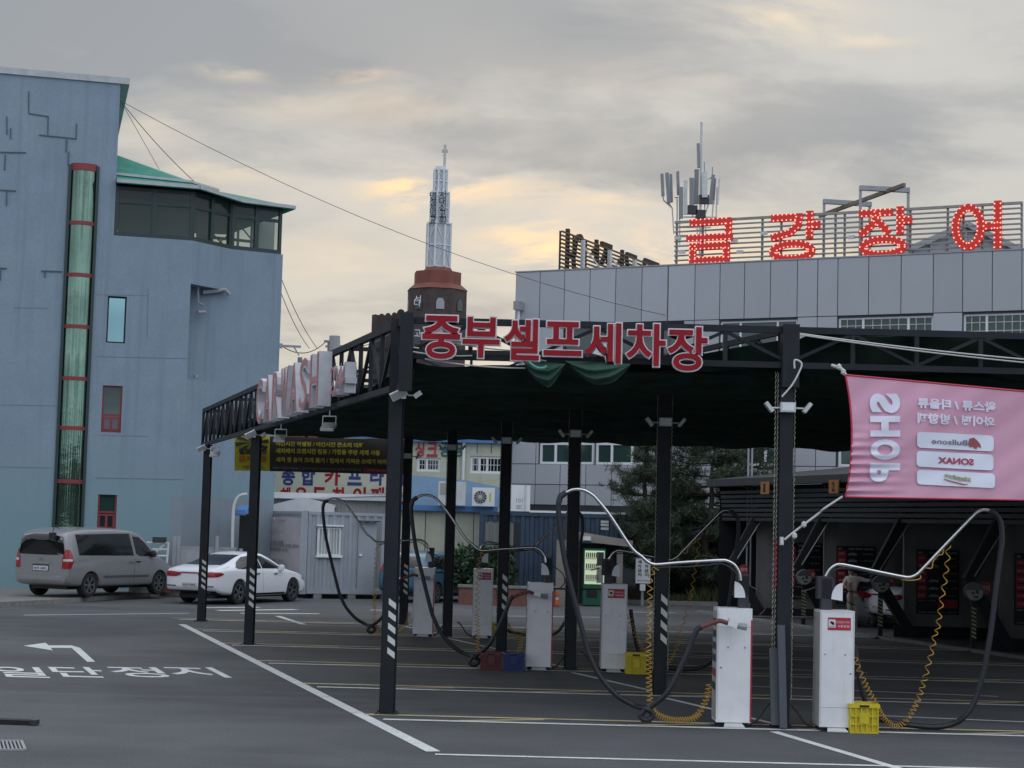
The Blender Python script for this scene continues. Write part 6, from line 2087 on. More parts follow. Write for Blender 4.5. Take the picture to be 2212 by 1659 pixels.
Y1 = 57.6
b1 = V((at(1380, 1290, Y1).x, Y1, .1)); h1_ = at(1393, 950, Y1).z
pine('tall pine with open ragged tiers of needles standing by the notice board', b1, h1_, 11, lambda f: 1.45 * (1.0 if f < .60 else max(.34, (1.08 - f) * 2.1)), 3, 27, lean=.2, crown0=.20)
Y2 = 58.2
b2 = V((at(1520, 1290, Y2).x, Y2, .1)); h2_ = at(1540, 950, Y2).z
pine('broad dark pine filling the gap beside the black wash bays', b2, h2_, 15, lambda f: 1.55 * (1.1 - abs(f - .60) * .7), 11, 20, lean=.35, crown0=.12)
b3 = V((at(1622, 1290, 58.5).x, 58.5, .1))
pine('rear pine half hidden behind the left end of the wash bays', b3, at(1620, 950, 58.5).z, 12, lambda f: 1.3 * (1.1 - abs(f - .6)), 23, 12, lean=-.2, crown0=.25)
b4 = V((at(1452, 1290, 59).x, 59, .1))
pine('slender dark pine standing between the two taller pines', b4, at(1450, 1010, 59).z, 11, lambda f: 1.15 * (1.1 - abs(f - .4)), 31, 18, lean=.1, crown0=.10)
random.seed(5)
for u, w_, h_, lab in ((1440, 1.0, 1.7, 'low dark hedge clump beneath the slender pine'), (1495, 1.1, 2.0, 'tall dark hedge clump beneath the broad pine'), (1560, 1.1, 1.6, 'dark hedge clump at the right end of the planted strip')):
    shrub('hedge', lab, V((at(u, 1290, 59).x, 59, .1)), w_, .6, h_, 210, 'dark hedge clumps under the pines', [BUSH[1], BUSH[1], BUSH[0]], .12)

# ================================================================== VEHICLES
M['tyre'] = mat('tyre rubber', (.014, .014, .016), .85)
M['rim'] = mat('alloy rim', (.42, .43, .45), .3, .9)
M['carglass'] = glassmat('tinted car glass', (.010, .011, .013), .06)
M['carblack'] = mat('black car plastic', (.012, .012, .014), .5)
M['tail'] = mat('red tail light', (.30, .008, .012), .25, coat=.5)
M['plate'] = mat('white number plate', (.55, .56, .55), .5)
M['vanpaint'] = mat('grey metallic van paint', (.27, .27, .28), .33, .35, coat=.5, var=.03)
M['carwhite'] = mat('white car paint', (.74, .75, .79), .3, coat=.6)
M['carblue'] = mat('teal blue car paint', (.045, .13, .19), .3, .3, coat=.6)


def ring(st):
    x, zb, zm, hm, zl, hl, zr, hr = st
    half = [(0, zb), (hm * .80, zb), (hm * .97, zb + .025), (hm * 1.005, zb + .11), (hm * 1.012, zm), (hl + .015, zl - .07), (hl + .003, zl), ((hl + hr) / 2 + .02, zl + (zr - zl) * .5), (hr + .035, zr - .085), (hr - .01, zr - .018), (hr * .6, zr + .006), (0, zr + .016)]
    return [V((x, y, zz_)) for y, zz_ in half] + [V((x, -y, zz_)) for y, zz_ in half[-2:0:-1]]


def car_body(name, stations, wheels, wr, hw_, paint, parent):
    b = MB(); n = 22
    for s in stations:
        b.add(ring(s), [])
    for i in range(len(stations) - 1):
        for k in range(n):
            b.f.append([i * n + k, i * n + (k + 1) % n, (i + 1) * n + (k + 1) % n, (i + 1) * n + k]); b.m.append(0)
    for base in (0, (len(stations) - 1) * n):
        for k in range(11 - 1):
            f = [base + k, base + k + 1, base + (n - k - 1) % n, base + (n - k) % n]
            f = list(dict.fromkeys(f))
            b.f.append(f); b.m.append(0)
        b.f.append([base + 10, base + 11, base + 12]); b.m.append(0)
    o = b.build(name, paint, None, local=True)
    md = o.modifiers.new('s', 'SUBSURF'); md.levels = 2; md.render_levels = 2
    cs = []
    for x in wheels:
        for s in (-1, 1):
            c = MB(); c.cyl((x, s * (hw_ - .30) if s > 0 else -(hw_ + .3), wr + .0), wr * 1.13, .60, 32, 'Y')
            co = c.build('cut', paint, None, local=True); cs.append(co)
            bm_ = o.modifiers.new('b', 'BOOLEAN'); bm_.operation = 'DIFFERENCE'; bm_.object = co; bm_.solver = 'EXACT'
    bpy.context.view_layer.update()
    dg = bpy.context.evaluated_depsgraph_get()
    me = bpy.data.meshes.new_from_object(o.evaluated_get(dg))
    old = o.data
    o.modifiers.clear(); o.data = me
    bpy.data.meshes.remove(old)
    for c in cs:
        bpy.data.objects.remove(c)
    me.polygons.foreach_set('use_smooth', [True] * len(me.polygons)); me.set_sharp_from_angle(angle=R(38))
    me.update()
    o.parent = parent
    bvh = BVHTree.FromPolygons([v.co.copy() for v in me.vertices], [list(p.vertices) for p in me.polygons])
    return o, bvh


def decal(bvh, poly, mode, name, m, parent, off=.005, mb=None, corner=(.06, .86)):
    """patch laid on the bodywork: outline in side (x,z) or end (y,z) view, projected on the real surface"""
    P2 = []
    for i in range(len(poly)):
        a, b = poly[i], poly[(i + 1) % len(poly)]
        for k in range(5):
            P2.append((a[0] + (b[0] - a[0]) * k / 5, a[1] + (b[1] - a[1]) * k / 5))
    cx_, cy_ = sum(p[0] for p in P2) / len(P2), sum(p[1] for p in P2) / len(P2)
    rings = (1, .82, .6, .38, .16)

    def proj(p):
        if mode in ('R', 'L'):
            s = -1 if mode == 'R' else 1
            o_, d_ = V((p[0], s * 3, p[1])), V((0, -s, 0))
        elif mode[0] == 'C':                          # seen from a rear corner
            s = int(mode[1:]); d_ = V((1, -s, 0)).normalized()
            o_ = V((corner[0], s * corner[1], p[1])) + V((1, s, 0)).normalized() * p[0] - d_ * 2
        else:
            s = -1 if mode == 'B' else 1
            o_, d_ = V((s * 8 if s > 0 else -3, p[0], p[1])), V((-s, 0, 0))
        h, nn, _, _ = bvh.ray_cast(o_, d_)
        if h is None:
            h, nn, _, _ = bvh.find_nearest(o_ + d_ * 2.5)
        if nn.dot(d_) > 0: nn = -nn
        return h + nn * off
    mb_ = mb or MB()
    vs_ = []; fs_ = []; n = len(P2)
    for r_ in rings:
        vs_ += [proj((cx_ + (p[0] - cx_) * r_, cy_ + (p[1] - cy_) * r_)) for p in P2]
    vs_.append(proj((cx_, cy_)))
    for i in range(len(rings) - 1):
        for k in range(n):
            fs_.append((i * n + k, i * n + (k + 1) % n, (i + 1) * n + (k + 1) % n, (i + 1) * n + k))
    for k in range(n):
        fs_.append(((len(rings) - 1) * n + k, (len(rings) - 1) * n + (k + 1) % n, len(vs_) - 1))
    mb_.add(vs_, fs_)
    if mb is None:
        return mb_.build(name, m, parent, local=True, smooth=True)


def wheel(parent, x, s, hw_, wr, spokes=5, wide=.22):
    T = Matrix.Translation((x, s * (hw_ - .02), wr)) @ Matrix.Rotation(-s * R(90), 4, 'X')
    m_ = MB(T); m_.lathe([(wr * .62, -wide), (wr * .94, -wide), (wr, -wide + .04), (wr, -.04), (wr * .94, 0), (wr * .70, .004), (wr * .66, -.03), (wr * .62, -wide)], 32)
    o = m_.build('wheel', M['tyre'], parent, local=True, smooth=True)
    m_ = MB(T); r0 = wr * .67
    m_.lathe([(r0, -.06), (r0, -.004), (r0 * .92, -.006), (r0 * .90, -.05)], 28); m_.lathe([(0, -.012), (r0 * .2, -.012), (r0 * .22, -.05)], 16)
    for k in range(spokes):
        for dd in (-.13, .13):
            an = 2 * math.pi * k / spokes
            a, b = V((r0 * .15 * math.cos(an), r0 * .15 * math.sin(an), -.022)), V((r0 * .93 * math.cos(an + dd), r0 * .93 * math.sin(an + dd), -.018))
            m_.bar(a, b, r0 * .12, .025)
    m_.build('rim', M['rim'], o, local=True)
    m_ = MB(T); m_.lathe([(0, -.075), (r0 * .98, -.075)], 24); m_.build('brake_disc', M['carblack'], o, local=True)
    return o


def handle(parent, bvh, x, zz_, s, m):
    h, nn, _, _ = bvh.ray_cast(V((x, s * 3, zz_)), V((0, -s, 0)))
    if h:
        m_ = MB(); m_.bar(h + V((-.09, s * .02, 0)), h + V((.09, s * .02, 0)), .03, .03); m_.build('door_handle', m, parent, local=True)


def mirror(parent, bvh, x, zz_, s, m):
    h, nn, _, _ = bvh.ray_cast(V((x, s * 3, zz_)), V((0, -s, 0)))
    c = h + V((0, s * .10, .02))
    m_ = MB(Matrix.Translation(c)); m_.lathe([(0, -.10), (.06, -.09), (.085, 0), (.06, .08), (0, .09)], 10, Matrix.Scale(1.3, 4, V((0, 1, 0)))); m_.bar((0, -s * .14, -.03), (0, 0, -.03), .07)
    m_.build('side_mirror', m, parent, local=True, smooth=True)


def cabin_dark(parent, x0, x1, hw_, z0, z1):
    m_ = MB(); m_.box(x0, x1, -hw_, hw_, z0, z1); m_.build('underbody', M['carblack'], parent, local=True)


# ---- van
vyaw = R(65)
van = thing('parked_van', 'grey van parked on the raised pavement beside the blue building, seen from its rear corner', 'van', (0, 0, 0), vyaw)
WR = .345
st_ = [(0.00, .50, .72, .84, 1.02, .84, 1.60, .66), (0.05, .36, .75, .93, 1.06, .92, 1.77, .72), (0.30, .30, .75, .955, 1.10, .95, 1.89, .76), (1.2, .28, .75, .96, 1.12, .95, 1.93, .79), (2.2, .28, .75, .96, 1.12, .95, 1.93, .79),
       (2.95, .28, .75, .96, 1.11, .95, 1.90, .78), (3.45, .28, .75, .96, 1.09, .94, 1.80, .75), (3.95, .28, .74, .96, 1.07, .92, 1.45, .74), (4.35, .28, .72, .95, 1.0, .88, 1.15, .74), (4.80, .30, .68, .92, .84, .84, .98, .70), (5.06, .34, .62, .84, .74, .78, .84, .6), (5.15, .42, .58, .70, .64, .64, .70, .48)]
vb, vbv = car_body('body', st_, (.98, 4.18), WR, .96, M['vanpaint'], van)
for nm, pl_, md in (('side_window', [(.46, 1.17), (.40, 1.74), (2.78, 1.78), (2.90, 1.15)], 'R'), ('front_window', [(3.02, 1.20), (2.92, 1.70), (3.25, 1.68), (3.60, 1.48), (3.95, 1.18), (3.95, 1.13), (3.2, 1.13)], 'R'),
                    ('side_window', [(.50, 1.22), (.46, 1.70), (2.75, 1.74), (2.88, 1.20)], 'L'), ('front_window', [(3.02, 1.20), (2.92, 1.70), (3.25, 1.68), (3.60, 1.48), (3.95, 1.18), (3.95, 1.13), (3.2, 1.13)], 'L'),
                    ('rear_window', [(-.80, 1.17), (.80, 1.17), (.70, 1.66), (.3, 1.74), (-.3, 1.74), (-.70, 1.66)], 'B'), ('windscreen', [(-.78, 1.15), (.78, 1.15), (.66, 1.70), (-.66, 1.70)], 'F')):
    decal(vbv, pl_, md, nm, M['carglass'], van)
for s in (-1, 1):
    decal(vbv, [(-.13, .80), (.10, .80), (.17, 1.00), (.14, 1.16), (.06, 1.32), (-.06, 1.32), (-.12, 1.1)], 'C%d' % s, 'tail_light', M['tail'], van, .012)
    decal(vbv, [(-.10, 1.00), (.13, 1.00), (.14, 1.06), (-.10, 1.06)], 'C%d' % s, 'reverse_lamp', M['plate'], van, .018)
    x = 'R' if s < 0 else 'L'
    for xx, h0 in ((2.93, .35),):
        decal(vbv, [(xx, .38), (xx + .012, .38), (xx + .012, 1.10), (xx, 1.10)], x, 'door_seam', M['carblack'], van, .003)
    decal(vbv, [(1.55, .55), (3.6, .55), (3.6, .60), (1.55, .60)], x, 'side_strip', mat('van rub strip', (.07, .07, .075), .45), van, .02)
    handle(van, vbv, 2.78, .98, s, M['vanpaint']); handle(van, vbv, 3.10, .98, s, M['carblack']); mirror(van, vbv, 3.75, 1.18, s, M['carblack'])
    for xw in (.98, 4.18):
        wheel(van, xw, s, .955, WR, 6)
decal(vbv, [(-.28, .72), (.28, .72), (.28, .90), (-.28, .90)], 'B', 'plate_recess', M['carblack'], van, .004)
pt_ = decal(vbv, [(-.26, .735), (.26, .735), (.26, .865), (-.26, .865)], 'B', 'number_plate', M['plate'], van, .012)
h_, _, _, _ = vbv.ray_cast(V((-3, 0, .8)), V((1, 0, 0)))
m_ = MB(); write(m_, '82우 3832', lambda a, b, e: V((h_.x - .03, .21 - .42 * a, .765 + .07 * b)), .02); m_.build('plate_lettering', M['navy'], pt_, local=True)
decal(vbv, [(-.34, .925), (.34, .925), (.34, .955), (-.34, .955)], 'B', 'tailgate_grip', M['rim'], van, .02)
m_ = MB(); h2, _, _, _ = vbv.ray_cast(V((-3, 0, 1.06)), V((1, 0, 0))); m_.lathe([(.045, -.004), (.065, -.004), (.065, .004), (.045, .004)], 16, Matrix.Translation(h2 + V((-.012, 0, 0))) @ Matrix.Rotation(R(90), 4, 'Y') @ Matrix.Scale(.55, 4, V((1, 0, 0)))); m_.build('badge', M['rim'], van, local=True)
decal(vbv, [(-.80, .40), (.80, .40), (.86, .50), (.86, .60), (-.86, .60), (-.86, .50)], 'B', 'rear_bumper', M['vanpaint'], van, .03)
m_ = MB(); m_.bar((.02, -.42, 1.22), (-.03, -.02, 1.25), .02); m_.build('rear_wiper', M['carblack'], van, local=True)
m_ = MB(); m_.tube([(.25, -.35, 1.90), (.05, -.42, 1.98), (-.06, -.40, 1.93)], .012, 6); m_.box(-.13, -.03, -.52, -.34, 1.58, 1.78); m_.tube([(-.07, -.42, 1.78), (-.02, -.42, 1.95)], .012, 6); m_.build('rear_view_mirror', M['carblack'], van, local=True)
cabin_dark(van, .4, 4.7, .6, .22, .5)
p = gnd(190.7, 1291, .12)
off = Matrix.Rotation(vyaw, 3, 'Z') @ V((.98, -.90, 0))
van.location = (p.x - off.x, p.y - off.y, .124)

# ---- sedan
syaw = R(65)
sed = thing('parked_sedan', 'white fastback sedan with dark windows parked behind the striped left posts', 'car', (0, 0, 0), syaw)
st_ = [(0.00, .52, .66, .70, .80, .70, .90, .60), (0.06, .36, .62, .84, .92, .84, 1.03, .72), (0.40, .28, .62, .92, .96, .90, 1.08, .74), (0.85, .24, .62, .93, .97, .90, 1.15, .66), (1.30, .22, .62, .93, .97, .89, 1.31, .58), (1.80, .20, .62, .93, .96, .89, 1.435, .56),
       (2.30, .20, .62, .93, .95, .89, 1.47, .56), (2.80, .20, .62, .93, .94, .89, 1.44, .56), (3.25, .20, .62, .93, .93, .89, 1.27, .60), (3.70, .21, .61, .93, .91, .88, 1.03, .72), (4.20, .22, .60, .92, .86, .86, .93, .74), (4.65, .25, .56, .88, .76, .82, .83, .70), (4.87, .30, .52, .78, .64, .72, .70, .58), (4.93, .40, .50, .62, .58, .58, .62, .48)]
sb2, sbv = car_body('body', st_, (1.13, 3.975), .345, .93, M['carwhite'], sed)
for md in ('R', 'L'):
    decal(sbv, [(1.02, 1.04), (1.25, 1.18), (1.60, 1.32), (2.02, 1.365), (2.30, 1.365), (2.30, 1.0), (1.35, .99), (1.1, 1.0)], md, 'rear_side_window', M['carglass'], sed)
    decal(sbv, [(2.35, 1.365), (2.62, 1.345), (2.95, 1.23), (3.30, 1.05), (3.38, .985), (2.35, 1.0)], md, 'front_side_window', M['carglass'], sed)
    s = -1 if md == 'R' else 1
    handle(sed, sbv, 2.05, .86, s, M['rim']); handle(sed, sbv, 3.0, .85, s, M['rim']); mirror(sed, sbv, 3.25, 1.0, s, M['carwhite'])
    for xx in (2.33,):
        decal(sbv, [(xx, .32), (xx + .01, .32), (xx + .01, .98), (xx, .98)], md, 'door_seam', mat('seam grey', (.25, .25, .27), .6), sed, .003)
    decal(sbv, [(1.6, .26), (3.5, .26), (3.5, .31), (1.6, .31)], md, 'sill_strip', M['carblack'], sed, .012)
    decal(sbv, [(4.55, .66), (4.78, .60), (4.72, .69), (4.55, .76)], md, 'headlight', mat('headlamp glass', (.2, .22, .24), .2), sed, .008)
    for xw in (1.13, 3.975):
        wheel(sed, xw, s, .925, .345, 5)
    decal(sbv, [(s * .28, .82), (s * .46, .77), (s * .66, .77), (s * .66, .91), (s * .5, .905), (s * .30, .885)], 'B', 'tail_light', M['tail'], sed, .010)
    decal(sbv, [(-.17, .77), (.05, .78), (.20, .83), (.24, .87), (.10, .91), (-.17, .915)], 'C%d' % s, 'tail_light', M['tail'], sed, .010)
    decal(sbv, [(s * .34, .33), (s * .62, .33), (s * .64, .39), (s * .36, .39)], 'B', 'exhaust_trim', M['rim'], sed, .03)
    decal(sbv, [(s * .45, .50), (s * .78, .50), (s * .78, .53), (s * .45, .53)], 'B', 'reflector', M['carblack'], sed, .008)
decal(sbv, [(-.60, 1.10), (.60, 1.10), (.50, 1.38), (-.50, 1.38)], 'B', 'rear_window', M['carglass'], sed)
decal(sbv, [(-.62, 1.05), (.62, 1.05), (.50, 1.38), (-.50, 1.38)], 'F', 'windscreen', M['carglass'], sed)
decal(sbv, [(-.30, .865), (.30, .865), (.30, .90), (-.30, .90)], 'B', 'light_bar', M['tail'], sed, .012)
decal(sbv, [(-.78, .30), (.78, .30), (.80, .40), (-.80, .40)], 'B', 'rear_diffuser', M['carblack'], sed, .010)
pt_ = decal(sbv, [(-.26, .50), (.26, .50), (.26, .61), (-.26, .61)], 'B', 'number_plate', M['plate'], sed, .010)
h_, _, _, _ = sbv.ray_cast(V((-3, 0, .55)), V((1, 0, 0)))
m_ = MB(); write(m_, '52가 7064', lambda a, b, e: V((h_.x - .025, .20 - .40 * a, .525 + .06 * b)), .02); m_.build('plate_lettering', M['dark'], pt_, local=True)
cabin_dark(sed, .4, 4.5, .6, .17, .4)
p = gnd(513, 1306)
off = Matrix.Rotation(syaw, 3, 'Z') @ V((1.13, -.87, 0))
sed.location = (p.x - off.x, p.y - off.y, 0)
# second white car inside the wash bay
car2 = copy_tree(sed, None, (0, 0, 0), 'white car standing inside a black wash bay behind the round pay station', R(16))
car2.name = 'parked_sedan.001'
car2.location = (at(1884, 1350, 44.6).x + .28, 45.4, 0.02)

# ---- blue hatchback
hyaw = R(66)
hb_ = thing('parked_hatchback', 'teal blue hatchback parked behind the rear vacuum machine', 'car', (0, 0, 0), hyaw)
st_ = [(0.00, .50, .68, .72, .86, .70, 1.00, .60), (0.05, .36, .66, .82, .95, .80, 1.22, .62), (0.25, .28, .66, .88, .99, .85, 1.42, .62), (.9, .24, .66, .89, .99, .86, 1.54, .64), (1.7, .22, .66, .89, .98, .86, 1.57, .64), (2.4, .22, .66, .89, .97, .86, 1.50, .62), (2.9, .22, .65, .89, .95, .85, 1.25, .66), (3.2, .23, .64, .88, .92, .84, 1.06, .70), (3.7, .26, .60, .86, .82, .80, .92, .68), (3.95, .32, .56, .74, .70, .70, .78, .56), (4.0, .42, .54, .60, .62, .56, .68, .46)]
hbb, hbv = car_body('body', st_, (.72, 3.22), .31, .89, M['carblue'], hb_)
for md in ('R', 'L'):
    decal(hbv, [(.45, 1.06), (.55, 1.36), (1.3, 1.44), (1.55, 1.44), (1.55, 1.02)], md, 'rear_side_window', M['carglass'], hb_)
    decal(hbv, [(1.6, 1.44), (2.1, 1.42), (2.5, 1.26), (2.85, 1.03), (1.6, 1.02)], md, 'front_side_window', M['carglass'], hb_)
    s = -1 if md == 'R' else 1
    handle(hb_, hbv, 1.4, .88, s, M['carblue']); mirror(hb_, hbv, 2.6, 1.06, s, M['carblue'])
    for xw in (.72, 3.22):
        wheel(hb_, xw, s, .885, .31, 5)
    decal(hbv, [(s * .56, .92), (s * .72, .94), (s * .66, 1.20), (s * .56, 1.20)], 'B', 'tail_light', M['tail'], hb_, .01)
decal(hbv, [(-.55, 1.06), (.55, 1.06), (.48, 1.40), (-.48, 1.40)], 'B', 'rear_window', M['carglass'], hb_)
decal(hbv, [(-.58, 1.10), (.58, 1.10), (.50, 1.44), (-.50, 1.44)], 'F', 'windscreen', M['carglass'], hb_)
decal(hbv, [(-.24, .66), (.24, .66), (.24, .77), (-.24, .77)], 'B', 'number_plate', M['plate'], hb_, .01)
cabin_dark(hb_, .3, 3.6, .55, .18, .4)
p = gnd(941, 1303)
off = Matrix.Rotation(hyaw, 3, 'Z') @ V((.72, -.83, 0))
hb_.location = (p.x - off.x, p.y - off.y, 0)

# ================================================================== YARD ITEMS BY THE BLUE BUILDING
ry = 54.1
rk = thing('pipe_rack', 'white welded pipe railing beside the van against the teal wall', 'railing', at(345, 1240, ry))
P = lambda x, y, Y=ry: at(*z('W', x, y), Y)
m_ = MB()
for x0, y0, x1, y1 in ((1830, 320, 2230, 330), (1900, 410, 2210, 415), (1980, 495, 2215, 500), (2225, 320, 2200, 620), (2010, 490, 2170, 350), (1835, 320, 1850, 600)):
    m_.tube([P(x0, y0), P(x1, y1)], .035, 6)
m_.build('railing', M['lamp'], rk)
m_ = MB(); a = P(2105, 295); m_.box(a.x - .2, a.x + .2, ry - .1, ry + .1, a.z - .05, a.z + .1); m_.build('camera_box', M['dark'], rk)
wt = thing('garden_wall', 'low cream topped red brown wall between the van and the white sedan', 'wall', at(370, 1275, 53.7))
a, b = at(300, 1282, 53.7), at(405, 1282, 53.7)
m_ = MB(); zt_ = at(370, 1242, 53.7).z; m_.box(a.x, b.x, 53.7, 53.95, .125, zt_); m_.build('brick_face', M['brick'], wt)
m_ = MB(); m_.box(a.x - .05, b.x + .05, 53.64, 54.0, zt_ + .002, at(370, 1226, 53.7).z); m_.build('coping', M['cream'], wt)
bl_ = thing('plastic_chair', 'pale blue plastic chair behind the van bonnet', 'chair', at(348, 1225, 54.2))
a, b = at(334, 1227, 54.15), at(358, 1207, 54.15)
m_ = MB(); m_.grid(lambda p, q: V((a.x + (b.x - a.x) * p, 54.15 + .12 * math.sin(p * math.pi), a.z + (b.z - a.z) * q * (.75 + .25 * math.sin(p * math.pi)))), 10, 6); m_.build('backrest', mat('pale blue plastic', (.24, .34, .52), .5), bl_, smooth=True)
m_ = MB(); m_.box(a.x, b.x, 54.16, 54.6, a.z - .05, a.z); m_.build('seat', mat('pale blue seat', (.24, .34, .52), .5), bl_)
for sx in (a.x + .03, b.x - .03):
    for sy_ in (54.19, 54.56):
        m_ = MB(); m_.box(sx - .02, sx + .02, sy_ - .02, sy_ + .02, .13, a.z - .052); m_.build('leg', mat('pale blue leg', (.24, .34, .52), .5), bl_)
FG = Fr(at(375, 1200, 54.6), R(12))
gp = thing('sheet_fence', 'low grey sheet metal fence with posts between blue wall and office container', 'fence', FG.pt(1, 0, 0))
m_ = MB()
for u in (376, 385, 468, 520):
    s = FG.sz(u, 1200)[0]; fbox(m_, FG, s - .05, s + .05, -.05, .05, .125, FG.sz(u, 1158 if u < 470 else 1185)[1])
split(m_, 'fence_post', M['grey'], gp)
m_ = MB(); fbox(m_, FG, FG.sz(387, 1200)[0], FG.sz(508, 1200)[0], .06, .1, .125, FG.sz(430, 1186)[1]); m_.build('fence_sheet', mat('grey white sheet', (.34, .35, .37), .6, var=.1), gp)
m_ = MB(); fbox(m_, FG, FG.sz(386, 1200)[0], FG.sz(510, 1200)[0], .05, .11, FG.sz(430, 1186)[1] + .003, FG.sz(430, 1181)[1]); m_.build('fence_rail', M['grey'], gp)
lp = thing('curved_pipe', 'white curved conduit pipe rising beside the blue building corner', 'pipe', at(508, 1180, 55.3))
m_ = MB(); ptube(m_, [at(*z('J', x, y), 55.3) for x, y in ((180, 235), (110, 250), (65, 310), (45, 420), (35, 780))], .05, 8); m_.build('pipe', M['lamp'], lp, smooth=True)
ws = thing('wheel_stop', 'white painted concrete wheel stop behind the van', 'wheel stop', at(260, 1290, 52))
a, b = gnd(231, 1289, .125), gnd(294, 1283, .125)
m_ = MB(); m_.bar(V((a.x, 53, .22)), V((b.x + .25, 53.4, .22)), .22, .19); m_.build('block', M['white'], ws)

# ================================================================== PEOPLE
def person(label, jts, edges, skin_r, mats, zone, parent_loc, hair=None):
    """jts: name -> world point; one continuous skinned body"""
    t_ = thing('person', label, 'person', parent_loc)
    names = list(jts)
    me = bpy.data.meshes.new('body')
    base = V(parent_loc)
    me.from_pydata([V(jts[n]) - base for n in names], [(names.index(a), names.index(b)) for a, b in edges], [])
    o = bpy.data.objects.new('body', me); COL.objects.link(o)
    sk = o.modifiers.new('k', 'SKIN')
    for i, n in enumerate(names):
        r_ = skin_r[n]; me.skin_vertices[0].data[i].radius = r_ if isinstance(r_, tuple) else (r_, r_)
        me.skin_vertices[0].data[i].use_root = (n == 'pelvis')
    sk.use_smooth_shade = True
    su = o.modifiers.new('u', 'SUBSURF'); su.levels = 2; su.render_levels = 2
    bpy.context.view_layer.update()
    nm = bpy.data.meshes.new_from_object(o.evaluated_get(bpy.context.evaluated_depsgraph_get()))
    o.modifiers.clear(); o.data = nm
    for m in mats: nm.materials.append(m)
    for p in nm.polygons:
        p.material_index = zone(p.center + base); p.use_smooth = True
    o.parent = t_
    return t_


def hand(jt, sr, ed, wrist, name, d_, side):
    """five short fingers growing from the wrist"""
    w_ = V(jt[wrist]); d_ = V(d_).normalized(); s_ = V(side).normalized()
    jt[name + 'p'] = w_ + d_ * .07; sr[name + 'p'] = (.036, .022); ed.append((wrist, name + 'p'))
    for k in range(4):
        b = jt[name + 'p'] + s_ * (k - 1.5) * .02
        n = f'{name}f{k}'
        jt[n] = b + d_ * (.065 - .008 * abs(k - 1.3)) + V((0, 0, -.012)); sr[n] = .009; ed.append((name + 'p', n))
    n = name + 't'
    jt[n] = w_ + d_ * .07 + s_ * .055; sr[n] = .010; ed.append((wrist, n))


M['skin'] = mat('skin', (.36, .22, .16), .6)
SH, PA = mat('oatmeal shirt', (.66, .62, .56), .85, var=.06, scale=9), mat('beige trousers', (.46, .40, .34), .85, var=.06, scale=9)
HA, SO = mat('dark hair', (.015, .013, .012), .7), mat('white shoe', (.5, .5, .48), .6)
YP = 45.9
q = lambda x, y, d=0.0: at(*z('O', x, y), YP + d)
J = {'pelvis': q(826, 1030), 'waist': q(828, 985), 'chest': q(832, 905), 'neck0': q(824, 862), 'neck': q(822, 842), 'head': q(820, 822), 'crown': q(822, 790),
     'ls': q(785, 872), 'le': q(757, 930, -.05), 'lw': q(785, 952, -.18), 'rs': q(880, 872), 're': q(940, 892, -.06), 'rw': q(1000, 886, -.10),
     'lh': q(806, 1035), 'lk': q(812, 1130, -.06), 'la': q(812, 1240), 'lt': q(806, 1258, -.22), 'rh': q(850, 1035), 'rk': q(858, 1150, -.05), 'ra': q(856, 1268), 'rt': q(858, 1286, -.20)}
SR_ = {'pelvis': (.165, .12), 'waist': (.15, .11), 'chest': (.18, .125), 'neck0': (.09, .07), 'neck': .058, 'head': (.082, .095), 'crown': (.07, .085), 'ls': .075, 'le': .05, 'lw': .034, 'rs': .075, 're': .05, 'rw': .034,
       'lh': .10, 'lk': .075, 'la': .055, 'lt': (.04, .03), 'rh': .10, 'rk': .075, 'ra': .055, 'rt': (.04, .03)}
ED = [('pelvis', 'waist'), ('waist', 'chest'), ('chest', 'neck0'), ('neck0', 'neck'), ('neck', 'head'), ('head', 'crown'), ('chest', 'ls'), ('ls', 'le'), ('le', 'lw'), ('chest', 'rs'), ('rs', 're'), ('re', 'rw'),
      ('pelvis', 'lh'), ('lh', 'lk'), ('lk', 'la'), ('la', 'lt'), ('pelvis', 'rh'), ('rh', 'rk'), ('rk', 'ra'), ('ra', 'rt')]
hand(J, SR_, ED, 'lw', 'L', (.8, -.5, -.1), (0, .3, 1)); hand(J, SR_, ED, 'rw', 'R', (1, -.1, .05), (0, .3, 1))
zneck, zwaist, zank = q(822, 850).z, q(826, 1020).z, q(840, 1262).z
xsl = q(955, 890).x; zsl = q(765, 940).z


def zone1(p):
    if p.z > zneck: return 2
    if p.x > xsl and p.z > zwaist: return 2
    if p.y < YP - .10 and p.z > zwaist and p.z < zsl + .12 and p.x < q(826, 1000).x: return 2
    if p.z > zwaist: return 0
    if p.z < zank: return 3
    return 1


fy = gnd(*z('O', 840, 1286))
pw = person('person in oatmeal shirt and beige trousers hosing the white car in the wash bay', J, ED, SR_, (SH, PA, M['skin'], SO), zone1, (J['pelvis'].x, YP, 0))
c = V(J['crown']).lerp(V(J['head']), .25) - V(pw.location)
m_ = MB(); m_.lathe([(0, .105), (.05, .098), (.09, .06), (.105, .01), (.10, -.04), (.07, -.05)], 14, Matrix.Translation(c + V((0, .015, .0)))); m_.build('hair', HA, pw, local=True, smooth=True)
m_ = MB()
hd_ = V(J['head']) - V(pw.location)
for sx in (-.03, .03):
    m_.lathe([(0, .008), (.009, 0), (0, -.008)], 6, Matrix.Translation(hd_ + V((sx, -.098, .02))))
m_.build('eyes', M['black'], pw, local=True)
m_ = MB(); m_.prism([hd_ + V((-.012, -.098, -.02)), hd_ + V((.012, -.098, -.02)), hd_ + V((0, -.098, .02))], (0, -.022, 0)); m_.build('nose', M['skin'], pw, local=True)
gun = thing('spray_gun', 'black pressure washer lance held at the waist of the person in the wash bay', 'spray gun', J['lw'])
a, b = V(J['Lp']) + V((-.05, -.02, -.06)), q(862, 985, -.30)
